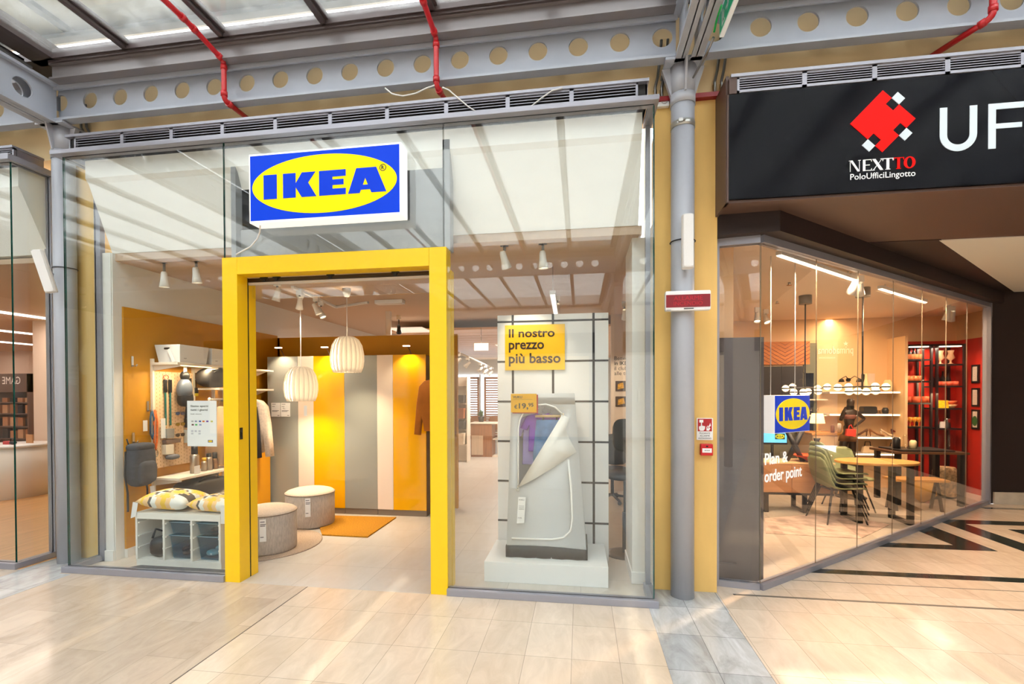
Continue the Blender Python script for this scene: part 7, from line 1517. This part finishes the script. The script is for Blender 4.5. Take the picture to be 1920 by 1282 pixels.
for k, (dx, h_) in enumerate(((0.36, 0.1), (0.46, 0.13), (0.55, 0.1))): m = MB(); m.lathe([(0.028, 0), (0.028, h_), (0.018, h_ + 0.02)], (0, 0, 0), 12); tag(m.build('jar', [mat('tan_leather', (140, 90, 48)), M_whiteg, M_black][k], None, loc=(kx + dx, 8.45, z + 0.001)), ('brown jar on the warm counter beside the lamp', 'white jar on the warm counter in the middle of three', 'black jar on the warm counter nearest the mannequin')[k], 'jar')
a, b = onY(1530, 770, YB), onY(1556, 700, YB); 
for k, v in enumerate((748, 778)): zz = onY(1540, v, 8.75).z; m = MB(); m.box(0, -0.2, -0.02, 0.36, 0, 0); tag(m.build('wall_shelf', M_shelf, None, loc=(kx + 0.06, YB, zz)), ('upper', 'lower')[k] + ' small shelf above the warm counter', 'shelf')
zz = onY(1540, 778, 8.75).z
for k in range(3): m = MB(); m.lathe([(0.02, 0), (0.004, 0.01), (0.004, 0.05), (0.026, 0.07), (0.03, 0.12)], (0, 0, 0), 12); tag(m.build('wine_glass', M_cg, None, loc=(kx + 0.12 + 0.09 * k, YB - 0.1, zz + 0.001)), 'wine glass on the lower small shelf above the warm counter', 'glass', 'wine glasses above the warm counter')
# ---- black shelving in the red corner
RX0, RX1 = onY(1697, 700, 8.58).x, onY(1811, 700, 8.58).x; RY = 8.58; XM = onY(1752, 700, 8.58).x; RZ = onY(1750, 645, 8.58).z
T = thing('black_shelving', 'tall black shelving unit with lit shelves in the red corner', 'shelving', (RX0, RY, 0)); W_ = RX1 - RX0; xm = XM - RX0
for x in (0, xm - 0.05, xm + 0.03, W_ - 0.03): MB().box(x, 0, 0, x + 0.03, 0.03, RZ).build('upright', M_black, T); MB().box(x, 0.32, 0, x + 0.03, 0.35, RZ).build('upright', M_black, T)
MB().box(0, 0, RZ - 0.03, W_, 0.35, RZ).build('top_frame', M_black, T); MB().box(0, 0, 0, W_, 0.35, 0.06).build('base_frame', M_black, T)
zl = [onY(1720, v, RY).z for v in (673, 714, 755, 800)]; zr = [onY(1780, v, RY).z for v in (682, 723, 765, 803, 846)]
for z in zl: MB().box(0.03, 0.0, z - 0.025, xm - 0.05, 0.34, z).build('shelf_board', M_black, T)
for z in zr: MB().box(xm + 0.06, 0.0, z - 0.025, W_ - 0.03, 0.34, z).build('shelf_board', M_black, T)
for x0, x1 in ((0.08, xm - 0.08), (xm + 0.1, W_ - 0.06)): MB().box(x0, 0.0, RZ - 0.045, x1, 0.05, RZ - 0.03).build('light_strip', mat('lit_strip_white', (255, 244, 220), 0.4, emit=6), T)
lamp('shelving_light', 'AREA', (W_ / 2, 0.1, RZ - 0.06), 16, (1, 0.8, 0.6), 0.1, 0.8, parent=T, target=(W_ / 2, 0.2, 0))
lamp('shelving_light', 'AREA', (W_ / 2, 0.02, 1.6), 6, (1, 0.7, 0.4), 0.1, 0.8, parent=T, target=(W_ / 2, 0.3, 1.2))
rd = random.Random(3)
def rl(i, x, right=False): return (RX0 + x, RY + 0.12, (zr if right else zl)[i] + 0.001)
M_oran = mat('lit_orange_tin', (240, 140, 80), 0.5); M_wine = mat('dark_bottle', (48, 22, 14), 0.25)
for i in range(2):
    for k in range(4):
        x = 0.09 + k * (xm - 0.2) / 3.6; m = MB(); m.lathe([(0.042, 0), (0.042, 0.085)], (0, 0, 0), 14); tag(m.build('candle_jar', M_oran, None, loc=rl(i, x)), ('orange candle jar in the row on the highest black shelf, by the bottles', 'orange candle jar in the row on the second black shelf')[i], 'candle jar', 'orange jars, ' + ('top row', 'second row')[i])
for k in range(4): x = 0.09 + k * (xm - 0.2) / 3.6; m = MB(); m.lathe([(0.03, 0), (0.032, 0.1), (0.012, 0.15), (0.012, 0.2)], (0, 0, 0), 12); tag(m.build('bottle', M_wine, None, loc=(RX0 + x, RY + 0.25, zl[0] + 0.001)), 'dark bottle behind the orange jars on the highest black shelf', 'bottle', 'dark bottles on the highest black shelf')
for k in range(4): x = 0.09 + k * (xm - 0.2) / 3.6; m = MB(); m.lathe([(0.022, 0), (0.004, 0.008), (0.004, 0.06), (0.03, 0.09), (0.034, 0.15)], (0, 0, 0), 12); tag(m.build('wine_glass', mat('amber_glass', (224, 150, 50), 0.15), None, loc=rl(3, x)), 'amber wine glass on the lowest lit left black shelf', 'glass', 'amber wine glasses')
for k in range(3): x = 0.1 + k * 0.13; m = MB(); m.lathe([(0.05, 0), (0.055, 0.1), (0.05, 0.1)], (0, 0, 0), 14); tag(m.build('pot', mat('terracotta_pot', (206, 92, 48), 0.6), None, loc=rl(2, x)), 'terracotta pot on the third left black shelf', 'pot', 'terracotta pots')
xr = xm + 0.09; wr_ = W_ - xr - 0.06
for k in range(2): x = xr + wr_ * (0.25 + 0.5 * k); m = MB(); m.lathe([(0.05, 0), (0.015, 0.02), (0.012, 0.06), (0.055, 0.1), (0.03, 0.17), (0.045, 0.22)], (0, 0, 0), 18); tag(m.build('glass_vase', mat('clear_glaze', (250, 214, 170), 0.1, trans=0.5), None, loc=rl(0, x, True)), ('tall glass vase at the top of the right black shelves, nearer the middle post', 'tall glass vase at the top of the right black shelves, nearer the red side wall')[k], 'vase')
for k in range(4):
    x = xr + 0.02 + wr_ * (0.1 + 0.27 * k); m = MB(); m.lathe([(0.042, 0), (0.042, 0.07)], (0, 0, 0), 14); tag(m.build('candle_jar', mat('pink_red_tin', (236, 96, 66), 0.5), None, loc=rl(1, x, True)), 'pinkish red jar in the row on the second right black shelf', 'candle jar', 'pinkish red jars')
    m = MB(); m.lathe([(0.035, 0), (0.035, 0.12), (0.012, 0.17), (0.012, 0.24)], (0, 0, 0), 12); tag(m.build('bottle', M_black, None, loc=(RX0 + x, RY + 0.27, zr[1] + 0.001)), 'black bottle behind the pinkish red jars', 'bottle', 'black bottles on the second right shelf')
m = MB(); m.prism([(-0.07, 0), (0.07, 0), (0.065, 0.12), (-0.065, 0.12)], (0, -0.04, 0), XA, ZA, 0.08); tag(m.build('basket', mat('yellow_weave', (240, 186, 20), 0.8, var=0.3, scale=30), None, loc=rl(2, xr + 0.1, True)), 'yellow woven basket on the third right black shelf', 'basket')
for k in range(2): m = MB(); m.lathe([(0.03, 0), (0.06, 0.03), (0.075, 0.055), (0.07, 0.055), (0.04, 0.02)], (0, 0, 0), 18); tag(m.build('bowl', mat(('coral_bowl', 'pale_bowl')[k], ((236, 120, 76), (236, 200, 150))[k], 0.4), None, loc=(RX0 + xr + wr_ * 0.8, RY + 0.12 + 0.0, zr[2] + 0.001 + (0.058 if k == 0 else 0))), ('coral bowl stacked on the pale one, third right black shelf', 'pale bowl under the coral one, third right black shelf')[k], 'bowl')
m = MB(); m.lathe([(0.045, 0), (0.045, 0.14), (0.05, 0.15)], (0, 0, 0), 16); tag(m.build('steel_pot', M_chrome, None, loc=rl(3, xr + wr_ * 0.6, True)), 'shiny steel pot on the fourth right black shelf', 'pot')
m = MB(); m.box(-0.035, -0.02, 0, 0.035, 0.02, 0.1); tag(m.build('white_box', M_whiteg, None, loc=rl(3, xr + wr_ * 0.35, True)), 'white box beside the shiny steel pot', 'box')
m = MB(); m.lathe([(0.03, 0), (0.035, 0.1), (0.02, 0.17), (0.026, 0.19)], (0, 0, 0), 14); tag(m.build('steel_jug', M_chrome, None, loc=rl(3, xr + wr_ * 0.1, True)), 'slim steel jug on the fourth right black shelf by the middle post', 'jug')
for k in range(2): m = MB(); m.lathe([(0.06, 0), (0.065, 0.2), (0.045, 0.24), (0.045, 0.26)], (0, 0, 0), 16); tag(m.build('glass_jar', M_cg, None, loc=rl(4, xr + wr_ * (0.2 + 0.5 * k), True)), ('large clear jar on the lowest right black shelf by the middle post', 'large clear jar on the lowest right black shelf by the red wall')[k], 'jar')
# framed prints on the red side wall
xw = 6.128
for k, (lab, v0, v1) in enumerate((('highest of the three framed prints on the red side wall', 683, 718), ('middle framed print of the three on the red side wall', 727, 762), ('lowest framed print on the red side wall, with a green plant', 768, 804))):
    a, b = onX(1823.5, v1, xw), onX(1838, v0, xw); T = thing('framed_print', lab, 'picture', (xw, min(a.y, b.y), a.z), 'framed prints on the red side wall'); dy = abs(b.y - a.y) * 1.0; dz = b.z - a.z
    MB().box(-0.02, 0, 0, 0, dy, dz).build('frame', M_black, T); MB().box(-0.022, 0.03, 0.03, -0.02, dy - 0.03, dz - 0.03).build('print_sheet', mat('print_pale', (226, 206, 190)), T)
    m = MB()
    if k == 2: m.prism(ell(-dy / 2, dz * 0.42, 0.05, 0.08, 16), (-0.0225, 0, 0), -YA, ZA, 0.001); m.build('print_motif', mat('plant_green', (60, 104, 52)), T)
    else:
        for j in range(5): m.prism([(-dy + 0.07, dz * (0.2 + 0.13 * j)), (-0.07, dz * (0.2 + 0.13 * j)), (-0.07, dz * (0.23 + 0.13 * j)), (-dy + 0.07, dz * (0.23 + 0.13 * j))], (-0.0225, 0, 0), -YA, ZA, 0.001)
        m.build('print_motif', M_black, T)
lamp('red_wall_light', 'SPOT', (5.6, 8.1, 2.75), 40, (1, 0.75, 0.5), 0.05, target=(6.12, 8.4, 1.2), angle=60)
# ---- mannequin, a reflection built as a solid figure
s_ = 7.4
def mp(u, v, dy=0.0): d = ray(u, v); y0 = 8.06 + dy; t = y0 / d.y; return Vector((d.x * t, y0, EYE + d.z * t))
base = onZ(1590, 931, 0); base = Vector((4.10, 8.06, 0))
T = thing('mannequin', 'dark reflected mannequin built solid, hand on hip with a red handbag, before the shelves', 'mannequin', base)
J = {'pel': mp(1590, 818), 'wa': mp(1592, 800), 'ch': mp(1592, 780), 'nk': mp(1594, 767), 'hd0': mp(1595, 760, -0.01), 'hd': mp(1595, 752, -0.01), 'hd2': mp(1595, 746, -0.01),
     'sl': mp(1603, 771), 'el': mp(1621, 785, 0.03), 'hl': mp(1606, 797, -0.06), 'fl': mp(1602, 800, -0.1), 'sr': mp(1583, 771), 'er': mp(1576, 788, -0.05), 'hr': mp(1582, 772, -0.13), 'fr': mp(1586, 762, -0.14),
     'hpl': mp(1597, 823), 'kl': mp(1598, 870), 'al': mp(1599, 916), 'tl': mp(1601, 926, -0.1), 'hpr': mp(1583, 823), 'kr': mp(1576, 868, -0.04), 'ar': mp(1570, 914, -0.02), 'tr': mp(1567, 926, -0.12)}
R_ = {'pel': .085, 'wa': .065, 'ch': .085, 'nk': .03, 'hd0': .05, 'hd': .066, 'hd2': .045, 'sl': .04, 'el': .027, 'hl': .02, 'fl': .016, 'sr': .04, 'er': .027, 'hr': .02, 'fr': .016, 'hpl': .072, 'kl': .045, 'al': .028, 'tl': .022, 'hpr': .072, 'kr': .045, 'ar': .028, 'tr': .022}
E_ = [('pel', 'wa'), ('wa', 'ch'), ('ch', 'nk'), ('nk', 'hd0'), ('hd0', 'hd'), ('hd', 'hd2'), ('ch', 'sl'), ('sl', 'el'), ('el', 'hl'), ('hl', 'fl'), ('ch', 'sr'), ('sr', 'er'), ('er', 'hr'), ('hr', 'fr'), ('pel', 'hpl'), ('hpl', 'kl'), ('kl', 'al'), ('al', 'tl'), ('pel', 'hpr'), ('hpr', 'kr'), ('kr', 'ar'), ('ar', 'tr')]
ks = list(J); me = bpy.data.meshes.new('body'); me.from_pydata([tuple(J[k] - base) for k in ks], [(ks.index(a), ks.index(b)) for a, b in E_], [])
ob = bpy.data.objects.new('body', me); COL.objects.link(ob); ob.parent = T; me.materials.append(mat('mannequin_dark', (46, 32, 22), 0.4))
md = ob.modifiers.new('skin', 'SKIN'); md.use_smooth_shade = True
for i, k in enumerate(ks): me.skin_vertices[0].data[i].radius = (R_[k], R_[k] * 0.9)
me.skin_vertices[0].data[0].use_root = True
md = ob.modifiers.new('sub', 'SUBSURF'); md.levels = 2; md.render_levels = 2
b0 = J['pel'] - base
m = MB(); m.lathe([(0.098, 0.03), (0.115, -0.02), (0.125, -0.07), (0.12, -0.07), (0.1, 0.0)], (b0.x, b0.y, b0.z), 24); m.build('short_skirt', mat('skirt_brown', (112, 74, 40), 0.7), T)
b0 = J['ch'] - base; m = MB(); m.lathe([(0.08, -0.04), (0.092, -0.02), (0.092, 0.01), (0.075, 0.025)], (b0.x, b0.y, b0.z), 24, cap=False); m.build('pink_top', mat('dusky_pink_cloth', (112, 66, 54), 0.7), T)
MB().cyl((0, 0, 0.0), (0, 0, 0.012), 0.2, n=28).build('stand_plate', M_black, T)
hb_ = mp(1595, 817, -0.2); T = thing('handbag', 'bright coral red handbag of the reflected mannequin, built solid at its hip', 'handbag', hb_); MB().prism([(-0.075, 0), (0.06, -0.012), (0.065, 0.1), (-0.06, 0.105)], (0, -0.025, 0), XA, ZA, 0.05).build('bag_body', mat('coral_leather', (232, 74, 62), 0.4), T, bev=0.008); m = MB(); m.tube([(-0.03, 0, 0.1), (-0.02, 0, 0.15), (0.02, 0.03, 0.165), (0.035, 0, 0.1)], 0.007, 8); m.build('handle', mat('coral_leather', (232, 74, 62)), T)
# reflected shop name, built as mirror-written letters on the brown upper wall
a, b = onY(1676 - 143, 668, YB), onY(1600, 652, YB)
T = thing('reflected_lettering', 'pale reflected shop name with a star, built as letters on the brown upper wall', 'lettering', (onY(1534, 668, YB).x, YB - 0.004, onY(1534, 668, YB).z))
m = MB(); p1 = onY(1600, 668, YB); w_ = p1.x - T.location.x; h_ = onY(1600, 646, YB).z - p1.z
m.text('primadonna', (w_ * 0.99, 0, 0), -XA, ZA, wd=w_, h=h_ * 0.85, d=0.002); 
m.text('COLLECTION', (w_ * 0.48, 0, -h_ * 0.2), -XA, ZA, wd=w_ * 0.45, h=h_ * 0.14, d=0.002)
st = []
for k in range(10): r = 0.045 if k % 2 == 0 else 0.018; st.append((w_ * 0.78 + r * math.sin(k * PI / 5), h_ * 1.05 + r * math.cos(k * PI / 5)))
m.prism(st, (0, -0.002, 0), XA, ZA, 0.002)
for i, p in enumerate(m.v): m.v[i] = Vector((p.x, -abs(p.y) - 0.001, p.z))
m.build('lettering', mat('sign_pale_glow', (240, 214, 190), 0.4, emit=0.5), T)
# ceiling fittings
for lab, u, v in (('small sprinkler on the ceiling of the planning shop, nearer the glass corner', 1480, 531), ('small sprinkler on the ceiling of the planning shop, near the first globe lamp', 1457, 566), ('small sprinkler on the ceiling of the planning shop, above the red corner', 1646, 600)):
    p = onZ(u, v, 2.85); T = thing('ceiling_sprinkler', lab, 'sprinkler', (p.x, p.y, 2.86)); MB().cyl((0, 0, 0), (0, 0, -0.03), 0.014, n=10).build('stem', M_chrome, T); MB().cyl((0, 0, -0.03), (0, 0, -0.034), 0.028, n=12).build('deflector', M_chrome, T)
# ================================================================ neighbouring shop at the edge of view
T = thing('round_counter', 'round white counter in the neighbouring shop', 'counter', onZ(20, 928, 0))
MB().lathe([(0.5, 0.0), (0.5, 0.79)], (0, 0, 0), 48).build('drum', mat('cream_counter', (236, 226, 214), 0.4), T); MB().lathe([(0.515, 0.79), (0.52, 0.81), (0.515, 0.825), (0.01, 0.825)], (0, 0, 0), 48).build('top_disc', M_whiteg, T)
c = T.location
m = MB(); m.ball((0, 0, 0.03), (0.06, 0.035, 0.03), 16, 8); m.tube([(-0.05, 0, 0.03), (-0.04, 0, 0.1), (0.04, 0, 0.1), (0.05, 0, 0.03)], 0.008, 8); tag(m.build('headphones', M_black, None, loc=(c.x + 0.2, c.y - 0.1, 0.826)), 'black headphones lying on the round white counter', 'headphones')
m = MB(); m.box(-0.06, -0.04, 0, 0.06, 0.04, 0.05); tag(m.build('product_box', mat('red_card', (196, 44, 48), 0.5), None, loc=(c.x + 0.05, c.y - 0.05, 0.826)), 'small red box on the round white counter', 'box')
m = MB(); m.box(-0.06, -0.01, 0, 0.06, 0.01, 0.14); tag(m.build('product_box', mat('tan_card', (206, 150, 104), 0.5), None, loc=(c.x + 0.18, c.y + 0.15, 0.826)), 'upright tan card behind the headphones on the round counter', 'card')
a, b = onY(-60, 845, 9.2), onY(52, 700, 9.2); a.z = 0
T = thing('wall_shelving', 'dark brown wall shelves full of boxed products behind the round counter', 'shelving', (a.x, 9.2, 0)); w_, h_ = b.x - a.x, b.z
M_ds = mat('taupe_shelf', (120, 98, 88), 0.6)
MB().box(0, 0.3, 0, w_, 0.34, h_).build('back_panel', M_ds, T); MB().box(w_ - 0.03, 0, 0, w_, 0.3, h_).build('side_panel', M_ds, T); MB().box(0, 0.0, h_ - 0.42, w_, 0.3, h_).build('header', M_ds, T)
shs = [onY(20, v, 9.2).z for v in (754, 775, 799, 822, 840)]
for z in shs: MB().box(0, 0, z - 0.02, w_ - 0.03, 0.3, z).build('shelf_board', M_ds, T)
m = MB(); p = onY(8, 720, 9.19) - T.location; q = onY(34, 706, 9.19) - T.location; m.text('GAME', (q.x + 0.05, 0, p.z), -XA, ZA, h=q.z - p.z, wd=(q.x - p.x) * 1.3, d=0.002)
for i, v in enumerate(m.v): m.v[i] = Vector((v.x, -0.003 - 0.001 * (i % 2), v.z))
m.build('reflected_lettering', mat('sign_white_soft', (236, 222, 212), 0.5, emit=0.3), T)  # reflected shop name, built as lettering on the shelf header
rd = random.Random(11)
for r, (z, n) in enumerate(zip(shs[:4], (4, 6, 7, 4))):
    for k in range(n):
        x = w_ - 0.12 - k * 0.21; h2 = 0.17 + 0.05 * rd.random() if r else 0.1; cc = [(224, 176, 136), (206, 150, 110), (60, 54, 54), (190, 132, 92)][(k + r) % 4]
        if z + h2 > h_ - 0.45 and r == 0: h2 = 0.1
        m = MB(); m.box(-0.07, -0.05, 0, 0.07, 0.05, h2); tag(m.build('product_box', mat('carton_%d' % cc[0], cc, 0.6), None, loc=(a.x + x, 9.33, z + 0.001)), ('boxed product on the %s shelf behind the round counter' % ('top', 'second', 'third', 'fourth')[r]), 'box', 'boxed products on the %s taupe shelf' % ('top', 'second', 'third', 'fourth')[r])
# linear ceiling lights
for k, (u, v, x) in enumerate(((46, 591, -8.95), (46, 624, -11.5), (30, 642, -13.9), (30, 658, -16.6))):
    m = MB(); y0 = 5.0; T = thing('linear_light', ('first long lit line on the ceiling of the neighbouring shop, nearest the glass', 'second long lit line on the ceiling of the neighbouring shop', 'third long lit line on the ceiling of the neighbouring shop', 'fourth long lit line on the ceiling of the neighbouring shop, lowest in view')[k], 'light', (x, y0, 2.9)); yl = 7.19 if k < 1 else 11.5
    MB().box(-0.03, 0, -0.01, 0.03, yl - y0, 0.02).build('diffuser', mat('lit_line', (255, 246, 236), 0.4, emit=3), T)
    lamp('linear_area_light', 'AREA', (0, (yl - y0) / 2, -0.03), 36, (1, 0.84, 0.72), 0.08, yl - y0, parent=T)
p = onY(60, 540, 5.4); T = thing('hanging_light', 'short white box light hanging behind the neighbouring glass', 'light', p); MB().box(0, -0.04, 0, 0.32, 0.04, 0.07).build('housing', M_whiteg, T); MB().box(0.01, -0.035, -0.008, 0.31, 0.035, 0).build('diffuser', mat('lit_line', (255, 246, 236)), T); MB().cyl((0.12, 0, 0.07), (0.12, 0, 2.92 - p.z), 0.004, n=6).build('hanger', M_chrome, T)
# ================================================================ general lighting added to the shops (made-up ceiling panels and spotlights)
M_pan = mat('added_panel_glow', (255, 240, 220), 0.4, emit=0.6)
def panel(label, x, y, z, e, col, sx=0.6, sy=0.6):
    T = thing('added_ceiling_panel_light', label, 'light', (x, y, z), 'added ceiling panels'); MB().box(-sx / 2, -sy / 2, -0.012, sx / 2, sy / 2, 0).build('lit_panel', M_pan, T); lamp('added_panel_light', 'AREA', (0, 0, -0.03), e, col, sx, sy, parent=T)
panel('added ceiling panel light hidden behind the ochre partition', -2.9, 8.0, 2.718, 30, (1, 0.84, 0.68)); panel('added ceiling panel light deep over the far counter', -1.6, 11.0, 2.718, 90, (1, 0.88, 0.76))
spot('added spotlight on the ceiling near the lettering wall', (0.62, 7.0, 2.72), (0.8, 8.1, 1.3), 2.9, 'spotlights on the store ceiling', 60)
spot('added spotlight on the ceiling behind the white tiled panel', (-0.3, 6.4, 2.72), (-0.9, 8.0, 0.3), 2.9, 'spotlights on the store ceiling', 40, angle=100)
